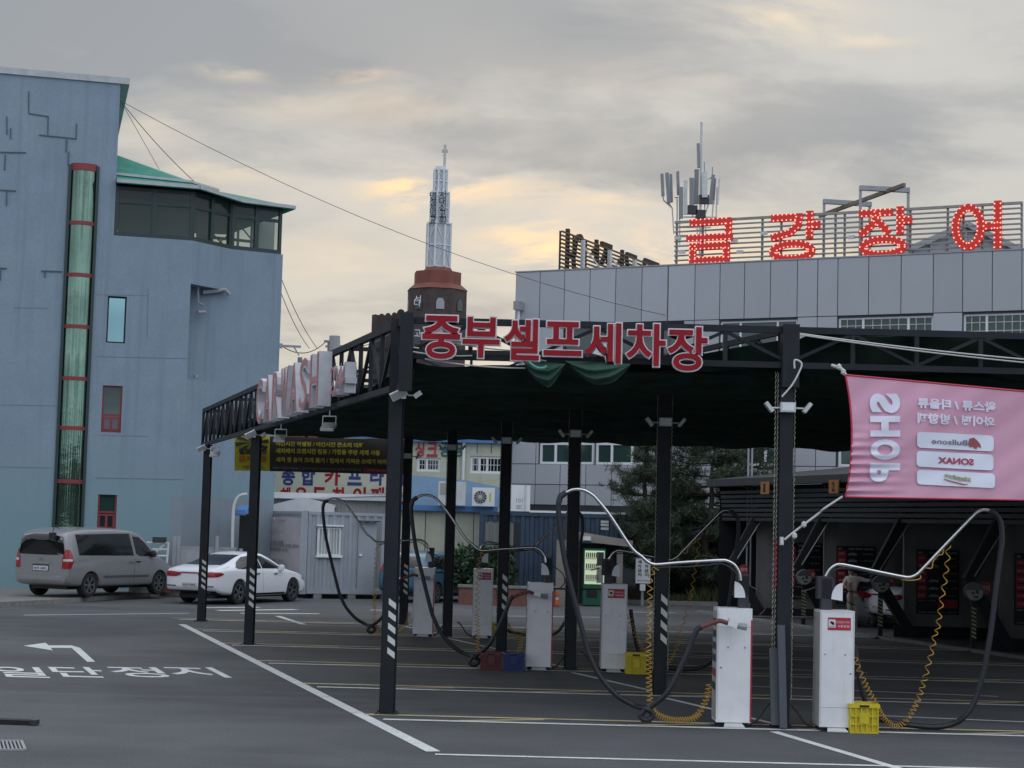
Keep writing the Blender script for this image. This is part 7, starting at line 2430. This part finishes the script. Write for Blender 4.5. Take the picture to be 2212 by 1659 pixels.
m_ = MB(); m_.tube([a, b], .016, 8); m_.bar(a + V((.02, 0, .01)), a + V((-.04, 0, -.12)), .03); m_.build('lance', M['black'], gun)
m_ = MB(); ptube(m_, [a + V((-.04, 0, -.12)), q(790, 1060, -.2), q(840, 1085, -.15), q(900, 1070, .2)], .012, 6); m_.build('hose', M['hose'], gun)
spm = MB(); random.seed(3)
for _ in range(2200):
    f = random.random() ** .7
    d_ = q(945, 1225, .3 - .6 * random.random()) - b
    p = b + d_ * f + V((random.gauss(0, .17 * f), random.gauss(0, .12 * f), random.gauss(0, .10 * f)))
    e_ = p + d_ * .035
    s = V((.0022, 0, .0022))
    spm.add([p - s, p + s, e_ + s, e_ - s], [(0, 1, 2, 3)])
tag(spm.build('water_spray', mat('water spray', (.7, .74, .78), .3, alpha=.35), fix=False), 'fan of white water droplets sprayed at the white car', 'water', kind='stuff')
# second person, partly hidden
YQ = 57.0
q2 = lambda x, y, d=0.0: at(*z('N', x, y), YQ + d)
J = {'pelvis': q2(1310, 395), 'waist': q2(1305, 350), 'chest': q2(1305, 265), 'neck0': q2(1312, 215), 'neck': q2(1314, 195), 'head': q2(1318, 172), 'crown': q2(1318, 138),
     'ls': q2(1268, 225), 'le': q2(1258, 310), 'lw': q2(1268, 380, -.05), 'rs': q2(1345, 225), 're': q2(1365, 300), 'rw': q2(1352, 365, -.1),
     'lh': q2(1292, 400), 'lk': q2(1290, 470, -.03), 'la': q2(1290, 535), 'lt': q2(1284, 545, -.2), 'rh': q2(1328, 400), 'rk': q2(1328, 470, -.03), 'ra': q2(1326, 540), 'rt': q2(1326, 548, -.2)}
SR2 = {k: SR_[k] for k in J}
ED2 = [e for e in ED if e[0] in J and e[1] in J]
hand(J, SR2, ED2, 'lw', 'L', (.1, -.3, -1), (1, 0, 0)); hand(J, SR2, ED2, 'rw', 'R', (-.1, -.3, -1), (-1, 0, 0))
zn, zw_ = q2(1314, 200).z, q2(1310, 380).z
BS, BP = mat('pale blue shirt', (.24, .33, .38), .85), mat('black trousers', (.012, .012, .015), .85)
hz = q2(1300, 385).z
pw2 = person('person in a pale blue shirt and black trousers partly hidden behind the front vacuum head', J, ED2, SR2, (BS, BP, M['skin'], SO), lambda p: 2 if p.z > zn else (0 if p.z > zw_ else (1 if p.z > .14 else 3)), (J['pelvis'].x, YQ, 0))
c = V(J['crown']).lerp(V(J['head']), .25) - V(pw2.location)
m_ = MB(); m_.lathe([(0, .105), (.05, .098), (.09, .06), (.105, .01), (.10, -.04), (.07, -.05)], 14, Matrix.Translation(c + V((0, .015, .0)))); m_.build('hair', HA, pw2, local=True, smooth=True)
hd_ = V(J['head']) - V(pw2.location)
m_ = MB()
for sx in (-.03, .03):
    m_.lathe([(0, .008), (.009, 0), (0, -.008)], 6, Matrix.Translation(hd_ + V((sx, -.098, .02))))
m_.build('eyes', M['black'], pw2, local=True)
# ================================================================== BLACK WASH BAYS (right)
M['bayblack'] = mat('black bay cladding', (.012, .013, .016), .7, var=.3, scale=2)
M['baywall'] = mat('dark concrete bay wall', (.21, .20, .195), .85, var=.2, scale=1.3, streak=.4, scol=(.09, .09, .09), sdim=(2, 2, .4))
wb0 = gnd(1972, 1384)
WX = lambda y: wb0.x - .300 * (y - wb0.y)
wb = thing('wash_bay_building', 'black open fronted wash bay building with bent columns and dark partition walls', 'building', (WX(44), 44, 0))
BROW = [34.3 + .0, 38.3, 42.3, 46.3, 50.3]
ZF = 3.72
FWB = Fr((WX(52.3), 52.3), math.atan2(-1.0, .300))                     # runs towards the viewer along the bay fronts
ln = (V((WX(52.3), 52.3, 0)) - V((WX(30), 30, 0))).length
for y in BROW:
    m_ = MB(); x0 = WX(y) + .35
    m_.box(x0, x0 + 7, y + .05, y + .20, 0.0, ZF - .02); m_.build('partition_wall', M['baywall'], wb)
    m_ = MB(); m_.box(x0 - .25, x0 + 7, y - .05, y + .02, 0, .28); m_.build('floor_beam', M['bayblack'], wb)
    # bent column: foot, elbow, head
    k = WX(y) - WX(42.3); dy = y - 42.3
    f = lambda u, v: at(u, v, 42.3) + V((k, dy, 0))
    foot, elb, head = f(1972, 1384), f(1889, 1240), f(1992, 1062)
    foot.z = 0
    m_ = MB(); m_.bar(foot, elb, .24, .26, up=(0, 1, 0)); m_.bar(elb, head + V((.05, 0, .3)), .24, .25, up=(0, 1, 0)); co = m_.build('bent_column', M['bayblack'], wb)
    m_ = MB(); m_.box(foot.x - .32, foot.x + .25, y - .2, y + .2, 0, .05); m_.build('foot_plate', M['bayblack'], co)
    a, b = f(1898, 1231), f(1968, 1118)
    m_ = MB(); m_.tube([a + V((0, -.16, 0)), b + V((0, -.16, 0))], .017, 6); m_.build('light_strip', mat('pale edge strip', (.42, .42, .42), .5), co)
    m_ = MB(); c = f(1917, 1254); m_.cyl((c.x, c.y - .22, c.z), .145, .03, 20, 'Y'); o = m_.build('red_disc', mat('red disc', (.36, .04, .05), .5), co)
    m_ = MB(); write(m_, '정지', lambda p, q_, e: V((c.x - .09 + .18 * p, c.y - .224, c.z - .05 + .10 * q_)), .02); m_.build('disc_lettering', M['signwhite'], o)
bb_ = MB()
fbox(bb_, FWB, 0, ln, -.32, .02, ZF, ZF + .20); bb_.build('fascia_beam', mat('grey black fascia', (.030, .033, .036), .6, var=.2), wb)
m_ = MB(); rz0 = ZF + .203
m_.add([FWB.pt(0, -.30, rz0), FWB.pt(ln, -.30, rz0), FWB.pt(ln, -7.5 + 15, rz0 + .9), FWB.pt(0, 7.5, rz0 + .9)], [(0, 1, 2, 3)])
m_.add([FWB.pt(0, -.30, rz0), FWB.pt(0, 7.5, rz0), FWB.pt(0, 7.5, rz0 + .9)], [(0, 1, 2)])
m_.build('roof', M['bayblack'], wb)
m_ = MB(); m_.add([FWB.pt(0, 7, 0), FWB.pt(ln, 7, 0), FWB.pt(ln, 7, ZF), FWB.pt(0, 7, ZF)], [(0, 1, 2, 3)]); m_.add([FWB.pt(0, .1, 0), FWB.pt(0, 7, 0), FWB.pt(0, 7, ZF), FWB.pt(0, .1, ZF)], [(0, 1, 2, 3)])
m_.add([FWB.pt(0, .05, ZF - .005), FWB.pt(ln, .05, ZF - .005), FWB.pt(ln, 7, ZF - .005), FWB.pt(0, 7, ZF - .005)], [(0, 1, 2, 3)]); m_.build('back_wall', M['bayblack'], wb)
m_ = MB()
for k in range(7):
    zz_ = ZF - .12 - k * .13; fbox(m_, FWB, .05, ln, .10 + .01 * k, .16 + .01 * k, zz_ - .09, zz_)
m_.build('slatted_valance', mat('black slat', (.016, .018, .022), .5), wb)
m_ = MB(); fbox(m_, FWB, 0, ln, -.62, -.44, 0, .07); m_.build('front_kerb', M['kerb'], wb)
m_ = MB(); fl_ = FWB
m_.add([FWB.pt(0, -.44, .02), FWB.pt(ln, -.44, .02), FWB.pt(ln, 7, .02), FWB.pt(0, 7, .02)], [(0, 1, 2, 3)]); m_.build('bay_floor', mat('wet bay floor', (.15, .15, .155), .35, var=.2), wb)
m_ = MB()
for u in (1613, 1621):
    a = at(u, 1230, 51.5); m_.tube([V((a.x, 51.5, 0)), V((a.x, 51.5, at(u, 955, 51.5).z))], .03, 6)
split(m_, 'end_pipe', M['grey'], wb)
# bay number plates under the fascia
for tx, u, v in (('1', 1653, 1054), ('2', 1802, 1051)):
    r = ray(u, v); d_ = FWB.o + FWB.y * -.36 - EYE; p = EYE + r * (d_.dot(FWB.y) / r.dot(FWB.y)); s = (p - FWB.o).dot(FWB.x)
    t_ = thing('number_plate', f'orange bay plate with the figure {tx} under the black fascia', 'sign', p, 0, 'orange bay number plates')
    m_ = MB(); fbox(m_, FWB, s - .26, s + .26, -.38, -.35, p.z - .17, p.z + .17); pl_ = m_.build('plate', mat('orange plate', (.34, .14, .03), .6, var=.1), t_)
    m_ = MB(); write_fr(m_, tx, FWB, s - .08, s + .06, p.z - .12, p.z + .12, -.386, .03); m_.build('figure', M['black'], pl_)
M['menured'] = mat('dark red print', (.42, .025, .04), .5)
# menu boards on the partitions
for (y, u0, v0, u1, v1, lab) in ((38.3, 2192, 1197, 2290, 1350, 'black and red price board at the right edge of the picture'), (42.3, 1979, 1189, 2072, 1326, 'black and red price board on the bay wall behind the hanging yellow hose'),
                                 (46.3, 1806, 1181, 1892, 1304, 'black and red price board behind the person hosing the car'), (50.3, 1700, 1174, 1776, 1292, 'black and red price board on the farthest bay wall beside the front right post')):
    a, b = at(u0, v1, y), at(u1, v0, y)
    x0, x1, z0_, z1_ = a.x, b.x, a.z, b.z; w_ = x1 - x0; h_ = z1_ - z0_
    t_ = thing('price_board', lab, 'sign', V((x0 + w_ / 2, y, z0_)), 0, 'price boards in the wash bays')
    m_ = MB(); m_.box(x0, x1, y - .01, y + .045, z0_, z1_); pn_ = m_.build('panel', mat('black board', (.008, .009, .011), .45), t_)
    m_ = MB()
    for k in range(6):
        zt_ = z1_ - h_ * (.085 + .115 * k); m_.box(x0 + w_ * .02, x0 + w_ * .235, y - .016, y - .011, zt_ - h_ * .10, zt_)
    m_.box(x0 + w_ * .50, x1 - w_ * .03, y - .016, y - .011, z0_ + h_ * .10, z0_ + h_ * .23); split(m_, 'red_field', M['menured'], pn_)
    m_ = MB()
    write(m_, 'CAR WASH CENTER', lambda p, q_, e: V((x0 + w_ * (.30 + .66 * p), y - .012, z1_ - h_ * .065 + h_ * .035 * q_)), .015); write(m_, '셀프', lambda p, q_, e: V((x0 + w_ * (.04 + .10 * p), y - .012, z1_ - h_ * .065 + h_ * .035 * q_)), .015)
    write(m_, '1000원 2분 이용 안내', lambda p, q_, e: V((x0 + w_ * (.05 + .40 * p), y - .012, z0_ + h_ * (.20 + .02 * q_))), .01); write(m_, '사용후 정리정돈 부탁드립니다', lambda p, q_, e: V((x0 + w_ * (.04 + .9 * p), y - .012, z0_ + h_ * (.02 + .022 * q_))), .0)
    for k, tx in enumerate(('고압수', '폼건', '거품솔', '헹굼', '코팅', '건조')):
        zt_ = z1_ - h_ * (.085 + .115 * k)
        write(m_, tx, lambda p, q_, e: V((x0 + w_ * (.05 + .15 * p), y - .018, zt_ - h_ * .065 + h_ * .035 * q_)), .01)
        write(m_, ('• 강한 물줄기', '• 거품 도포', '• 솔 세척', '• 깨끗한 헹굼', '• 발수 코팅', '• 에어 건조')[k], lambda p, q_, e: V((x0 + w_ * (.62 + .32 * p), y - .012, zt_ - h_ * .06 + h_ * .022 * q_)), .0)
    m_.build('board_lettering', mat('grey white print', (.5, .5, .5), .6), pn_)
    m_ = MB()
    for k in (0, 1, 3, 4, 5):
        zc = z1_ - h_ * (.138 + .115 * k); xc = x0 + w_ * .40
        m_.add([V((xc - w_ * .12, y - .013, zc - h_ * .02)), V((xc + w_ * .12, y - .013, zc - h_ * .022)), V((xc + w_ * .12, y - .013, zc + h_ * .004)), V((xc + w_ * .06, y - .013, zc + h_ * .022)), V((xc - w_ * .05, y - .013, zc + h_ * .024)), V((xc - w_ * .10, y - .013, zc + h_ * .005))], [(0, 1, 2, 3, 4, 5)])
    m_.build('car_pictures', mat('pale car print', (.26, .28, .30), .6), pn_)
# round pay stations on striped poles
ps0 = thing('pay_station', '', 'pay station', (0, 0, 0), 0, 'round pay stations in front of the wash bays')
m_ = MB(); m_.box(-.05, .05, -.05, .05, .015, 1.12); po_ = m_.build('pole', M['bayblack'], ps0, local=True)
m_ = MB(); m_.box(-.17, .17, -.17, .17, 0, .015); m_.box(-.11, .11, -.11, .11, .0151, .05); m_.build('base_plate', M['bayblack'], ps0, local=True)
m_ = MB()
for k in range(8):
    zz_ = .28 + k * .085; m_.add([(-.05, -.0535, zz_ + .045), (.05, -.0535, zz_), (.05, -.0535, zz_ + .04), (-.05, -.0535, zz_ + .085)], [(0, 1, 2, 3)])
m_.build('hazard_stripes', mat('pale yellow stripe', (.40, .38, .24), .6), po_, local=True, fix=False)
T = Matrix.Translation((0, -.02, 1.28)) @ Matrix.Rotation(R(90), 4, 'X')
m_ = MB(T); m_.lathe([(0, -.09), (.19, -.09), (.205, -.06), (.205, .06), (.19, .075), (0, .075)], 28); hd2 = m_.build('round_head', mat('grey casing', (.085, .09, .10), .45), ps0, local=True, smooth=True)
m_ = MB(T)
pts = [(.185 * math.cos(R(a)), .185 * math.sin(R(a)), .076) for a in range(170, 371, 10)]
m_.prism([V(p) for p in pts], (0, 0, .004)); m_.build('face_plate', mat('pale face plate', (.33, .34, .31), .5, var=.15, scale=12), hd2, local=True)
m_ = MB(T); m_.box(-.06, -.01, -.06, .0, .0805, .086); m_.box(.02, .09, -.04, .03, .0805, .086); m_.box(-.02, .08, -.13, -.09, .0805, .084); m_.build('buttons', M['dark'], hd2, local=True)
for k, (u, v, lab) in enumerate(((2102, 1408, 'nearest round pay station on a striped pole right of the hanging yellow hose'), (1901, 1380, 'middle round pay station on a striped pole in front of the white car'), (1735, 1354, 'farthest round pay station half hidden beside the front right machine'))):
    p = gnd(u, v)
    if k == 0: ps0.location = p; ps0['label'] = lab
    else: copy_tree(ps0, None, p, lab)
# bay floodlights and slack ropes under the fascia
for k, (u, v, lab) in enumerate(((1636, 1098, 'small white flood lamp at the left end of the black fascia'), (1704, 1096, 'small white flood lamp under the black fascia left of the orange plate'))):
    y = 50.5 - k * 2.2; p = at(u, v, y)
    p = V((p.x, y, p.z)) if False else p
    t_ = thing('bay_floodlight', lab, 'floodlight', p, 0, 'small flood lamps of the wash bays')
    m_ = MB(Matrix.Rotation(R(30), 4, 'Y')); m_.box(-.14, .14, -.06, .06, -.07, .07); m_.build('lamp_head', M['lamp'], t_, local=True)
    m_ = MB(); m_.bar((0, .0, .08), (.05, .1, .45), .03); m_.build('bracket', M['dark'], t_, local=True)

# ================================================================== PINK BANNER
M['pink'] = None
m = bpy.data.materials.new('pink banner cloth'); m.use_nodes = True; t = m.node_tree
b = t.nodes['Principled BSDF']; b.inputs['Base Color'].default_value = (.80, .44, .58, 1); b.inputs['Roughness'].default_value = .75; b.inputs['Specular IOR Level'].default_value = .2
tl_ = t.nodes.new('ShaderNodeBsdfTranslucent'); tl_.inputs[0].default_value = (.65, .2, .28, 1)
mx = t.nodes.new('ShaderNodeMixShader'); mx.inputs[0].default_value = .12
t.links.new(b.outputs[0], mx.inputs[1]); t.links.new(tl_.outputs[0], mx.inputs[2]); t.links.new(mx.outputs[0], t.nodes['Material Output'].inputs[0])
M['pink'] = m
M['ppale'] = mat('pale banner print', (.82, .80, .94), .75)
M['plight'] = mat('pale blue banner field', (.82, .85, .97), .75)
YBN = 21.9
XB0, XB1 = 85.0, 2560.0


def bann(x, y, d=0.0):
    """x,y in the banner's own drawing units; returns a point on the rippled cloth"""
    yt = 75 + .092 * (x - 85); yb = 1530 + .0185 * (x - 75)
    t_ = (y - yt) / (yb - yt)
    cave = 78 * math.exp(-((x - 85) / 260.0)) * max(0.0, 1 - (2 * t_ - 1) ** 2) * 1.0 if 0 <= t_ <= 1 else 0
    u, v = z('T', x + cave, y)
    fx = max(0.0, 1 - (x - 85) / 900.0)
    rip = .030 * math.sin((y - 950) / 58.0 * 2 * math.pi * .55) * fx ** 2 * (1 / (1 + math.exp(-(t_ - .58) * 16))) + .018 * math.sin(y / 210.0 + x / 500.0) + .02 * math.sin(x / 600.0) + .006 * math.sin(x / 90.0 + y / 60.0)
    return at(u, v, YBN + rip - d)


bn = thing('shop_banner', 'large translucent pink banner seen from behind with mirrored pale lettering', 'banner', at(2020, 1080, YBN))
m_ = MB(); m_.grid(lambda a, b_: bann(85 + (XB1 - 85) * a ** 1.6, (75 + .092 * ((XB1 - 85) * a ** 1.6)) * (1 - b_) + (1530 + .0185 * (10 + (XB1 - 85) * a ** 1.6)) * b_), 60, 110)
m_.build('cloth', M['pink'], bn, smooth=True)
hm = MB()
hm.tube([bann(85 + k * 40, 75 + .092 * k * 40 + 4) for k in range(60)], .012, 5); hm.tube([bann(80 + k * 40, 1530 + .0185 * k * 40 - 3) for k in range(60)], .010, 5)
hm.tube([bann(86, 78 + (1528 - 78) * k / 30) for k in range(31)], .012, 5); hm.build('red_hem', mat('red banner hem', (.55, .05, .09), .7), bn)


def bwrite(txt, xl, xr, yt, yb, m, name, slope=.055, rot=False, bold=.04, d=.022, mirror_=True, parent=None):
    q_ = MB()
    if rot:
        fn = lambda p, qq, e: bann(xr - (xr - xl) * qq, yt + (yb - yt) * p, d)
    else:
        fn = lambda p, qq, e: (lambda X: bann(X, yb - (yb - yt) * qq + slope * (X - xl), d))(xr - (xr - xl) * p)
    write(q_, txt, fn, bold, 0, 4, .05 if rot else .03)
    return q_.build(name, m, parent or bn, smooth=False)


yq = 288
for c_, y0, y1 in (('S', 292, 535), ('H', 560, 812), ('O', 838, 1088), ('P', 1120, 1350)):
    bwrite(c_, 356, 732, y0 + 6, y1, M['ppale'], 'banner_letter', rot=True, bold=.055)
for txt, xl, xr, yt, yb in (('왁스류 / 타올류', 945, 1875, 348, 470), ('와이퍼 / 방향제', 940, 1862, 525, 650)):
    bwrite(txt, xl, xr, yt, yb, M['ppale'], 'banner_lettering', slope=.058)


def pill(xl, xr, yt, yb, name='banner_field'):
    q_ = MB(); r_ = 45; out_ = []
    sl = .052
    for cx_, cy_, a0 in ((xl + r_, yt + r_, 180), (xr - r_, yt + r_, 270), (xr - r_, yb - r_, 0), (xl + r_, yb - r_, 90)):
        for k in range(7):
            a = R(a0 + 15 * k); X = cx_ + r_ * math.cos(a); out_.append((X, cy_ + r_ * math.sin(a) + sl * (X - xl)))
    c = ((xl + xr) / 2, (yt + yb) / 2 + sl * (xr - xl) / 2)
    vs_ = []; n = len(out_)
    dense = []
    for i in range(n):
        a, b_ = out_[i], out_[(i + 1) % n]
        for k in range(4): dense.append((a[0] + (b_[0] - a[0]) * k / 4, a[1] + (b_[1] - a[1]) * k / 4))
    n = len(dense)
    for f in (1, .75, .5, .25): vs_ += [bann(c[0] + (p[0] - c[0]) * f, c[1] + (p[1] - c[1]) * f, .020) for p in dense]
    vs_.append(bann(c[0], c[1], .020))
    fs_ = [(i * n + k, i * n + (k + 1) % n, (i + 1) * n + (k + 1) % n, (i + 1) * n + k) for i in range(3) for k in range(n)] + [(3 * n + k, 3 * n + (k + 1) % n, 4 * n) for k in range(n)]
    q_.add(vs_, fs_)
    return q_.build(name, M['plight'], bn, smooth=True)


f1 = pill(935, 1848, 752, 942); f2 = pill(930, 1846, 980, 1168); f3 = pill(935, 1864, 1203, 1378)
bwrite('Bullsone', 1110, 1535, 832, 895, mat('grey violet print', (.24, .20, .27), .75), 'logo_lettering', bold=.02, d=.030, parent=f1)
mk = MB()
for poly in (((1560, 835), (1610, 820), (1650, 850), (1690, 900), (1700, 945), (1660, 925), (1640, 960), (1600, 930), (1570, 935), (1540, 900)),):
    mk.add([bann(x, y + 3, .032) for x, y in poly], [list(range(len(poly)))])
mk.build('logo_mark', mat('brick red print', (.36, .10, .11), .75), f1)
bwrite('SONAX', 1185, 1612, 1052, 1130, mat('red print', (.45, .075, .12), .75), 'logo_lettering', bold=.045, d=.030, parent=f2)
bwrite('Meguiars', 1262, 1575, 1238, 1305, mat('olive logo shade', (.16, .20, .12), .75), 'logo_lettering', slope=.20, bold=.06, d=.029, parent=f3)
bwrite('Meguiars', 1262, 1575, 1238, 1305, mat('yellow green print', (.50, .52, .30), .75), 'logo_lettering', slope=.20, bold=.02, d=.034, parent=f3)
mk = MB(); mk.add([bann(x, y, .032) for x, y in ((1255, 1310), (1380, 1345), (1500, 1375), (1545, 1372), (1545, 1380), (1495, 1390), (1370, 1358), (1255, 1322))], [list(range(8))]); mk.build('logo_mark', mat('red swoosh print', (.42, .10, .10), .75), f3)
# ropes that hold the banner
def rope(label, pts, r=.014, knots=()):
    t_ = thing('banner_rope', label, 'rope', pts[0], 0)
    m_ = MB(); m_.tube(smooth_path(pts, 6), r, 6)
    m_.build('cord', M['rope'], t_)
    for p in knots:
        k_ = MB(); k_.lathe([(0, -.045), (.032, -.02), (.032, .02), (0, .045)], 8, Matrix.Translation(p)); k_.build('knot', M['rope'], t_, smooth=True)
    return t_


hq = lambda x, y, Y=21.95: at(*z('H', x, y), Y)
rope('white rope tying the lower left corner of the pink banner to the front right post', [hq(930, 1265), hq(800, 1350, 21.98)] + [at(*z('O', x, y), 22.05) for x, y in ((560, 350), (440, 440), (350, 508), (285, 562))], .015, [at(*z('O', 440, 440), 22.0), at(*z('O', 365, 530), 22.0)])
rope('short knotted white rope holding the upper left corner of the pink banner', [hq(855, 338, 22.12), hq(890, 350, 22.05), hq(915, 358), hq(950, 405)], .022, [hq(905, 350), hq(935, 385)])
rope('loose white rope hanging from the truss beside the front right post', [hq(590, 360, 22.0), hq(592, 300, 22.0), hq(640, 325, 22.0), hq(620, 390, 22.0), hq(570, 480, 22.0), hq(500, 560, 22.0)], .012)
jx = thing('junction_box', 'small white box on the front right post where the banner rope is tied', 'box', at(*z('O', 262, 600), 22.1))
a, b = at(*z('O', 248, 605), 22.08), at(*z('O', 277, 540), 22.08); m_ = MB(); m_.box(a.x, b.x, 22.06, 22.14, a.z, b.z); m_.build('box', M['lamp'], jx)
m_ = MB(); m_.box(a.x + .01, b.x - .01, 22.052, 22.059, a.z + .015, b.z - .015); m_.build('cover', M['white'], jx)

# ================================================================== YELLOW AND BLACK BANNER
YY = 43.4
FY = Fr(at(507, 980, YY), R(1))
nb_ = thing('warning_banner', 'long yellow and black rules banner strung behind the left canopy posts', 'banner', FY.pt(3, 0, 2.7))
iz = lambda x, y: FY.sz(*z('I', x, y))
tl, tr, bl2, br2 = iz(388, 965), iz(715, 990), iz(388, 1310), iz(715, 1316)


def quadmap(c0, c1, c2, c3, d=0.0):
    """corners: upper left, upper right, lower left, lower right in (s,z)"""
    def f(p, q_, e=0):
        s = (c0[0] * (1 - p) + c1[0] * p) * q_ + (c2[0] * (1 - p) + c3[0] * p) * (1 - q_)
        zz_ = (c0[1] * (1 - p) + c1[1] * p) * q_ + (c2[1] * (1 - p) + c3[1] * p) * (1 - q_)
        return FY.pt(s, -d + .03 * math.sin(s * 2.3) + .015 * math.sin(s * 7 + zz_ * 3), zz_)
    return f


m_ = MB(); m_.grid(quadmap(tl, tr, bl2, br2), 16, 12); m_.build('yellow_cloth', mat('yellow banner cloth', (.50, .44, .02), .7, var=.06), nb_, smooth=True)
q1, q2_, q3, q4 = tr, iz(1990, 1022), br2, iz(1990, 1350)
m_ = MB(); m_.grid(quadmap(q1, q2_, q3, q4), 40, 12); m_.build('black_cloth', mat('brown black banner cloth', (.030, .022, .020), .7), nb_, smooth=True)


def ywrite(txt, x0, x1, y0, y1, m, dy=.0, bold=.035):
    q_ = MB(); a, b_, c, d_ = iz(x0, y0), iz(x1, y0 + dy), iz(x0, y1), iz(x1, y1 + dy)
    write(q_, txt, quadmap(a, b_, c, d_, .012), bold, 0, 2); q_.build('lettering', m, nb_)


yl = mat('yellow print', (.48, .42, .03), .7)
ywrite('셀프세차장', 425, 690, 1103, 1160, M['dark'], 4); ywrite('금지사항', 425, 690, 1172, 1230, mat('orange red print', (.50, .10, .015), .7), 4); ywrite('이용수칙 안내', 460, 655, 1262, 1290, M['dark'], 3, .01)
ywrite('야간시간 악셀링 / 야간시간 큰소리 대화', 772, 1590, 1035, 1080, yl, 18); ywrite('세차베이 오랜시간 점유 / 가정용 주방 세제 사용', 772, 1745, 1100, 1150, yl, 22); ywrite('세차 중 음악 크게 틀기 / 집에서 가져온 쓰레기 버리기', 772, 1850, 1182, 1230, yl, 26)
ywrite('위반시 이용이 제한될 수 있으니 이용자 여러분의 많은 협조를 부탁드립니다', 745, 1570, 1272, 1296, mat('grey print', (.25, .24, .24), .7), 20, .0)
em = MB(); c = iz(553, 1050)
for k in range(10):
    an = k * math.pi / 5; em.prism([FY.pt(c[0] + .02 * math.cos(an), -.015, c[1] + .02 * math.sin(an)), FY.pt(c[0] + .42 * math.cos(an), -.015, c[1] + .30 * math.sin(an)), FY.pt(c[0] + .42 * math.cos(an + .35), -.015 - .001 * k, c[1] + .30 * math.sin(an + .35))], FY.y * .0008)
em.build('emblem', M['dark'], nb_)
m_ = MB(); a, b_ = iz(1590, 1330), iz(1850, 1292); m_.add([FY.pt(a[0], -.06, a[1]), FY.pt(b_[0], -.06, a[1] - .02), FY.pt(b_[0], -.06, b_[1] - .02), FY.pt(a[0], -.06, b_[1])], [(0, 1, 2, 3)]); rp_ = m_.build('red_field', mat('dark red field', (.25, .04, .035), .7), nb_)
m_ = MB(); write(m_, 'CAR WASH', lambda p, q_, e: FY.pt(a[0] + .1 + (b_[0] - a[0] - .2) * p, -.066, a[1] + .08 + (b_[1] - a[1] - .16) * q_), .01); m_.build('field_lettering', mat('pink print', (.45, .25, .24), .7), rp_)
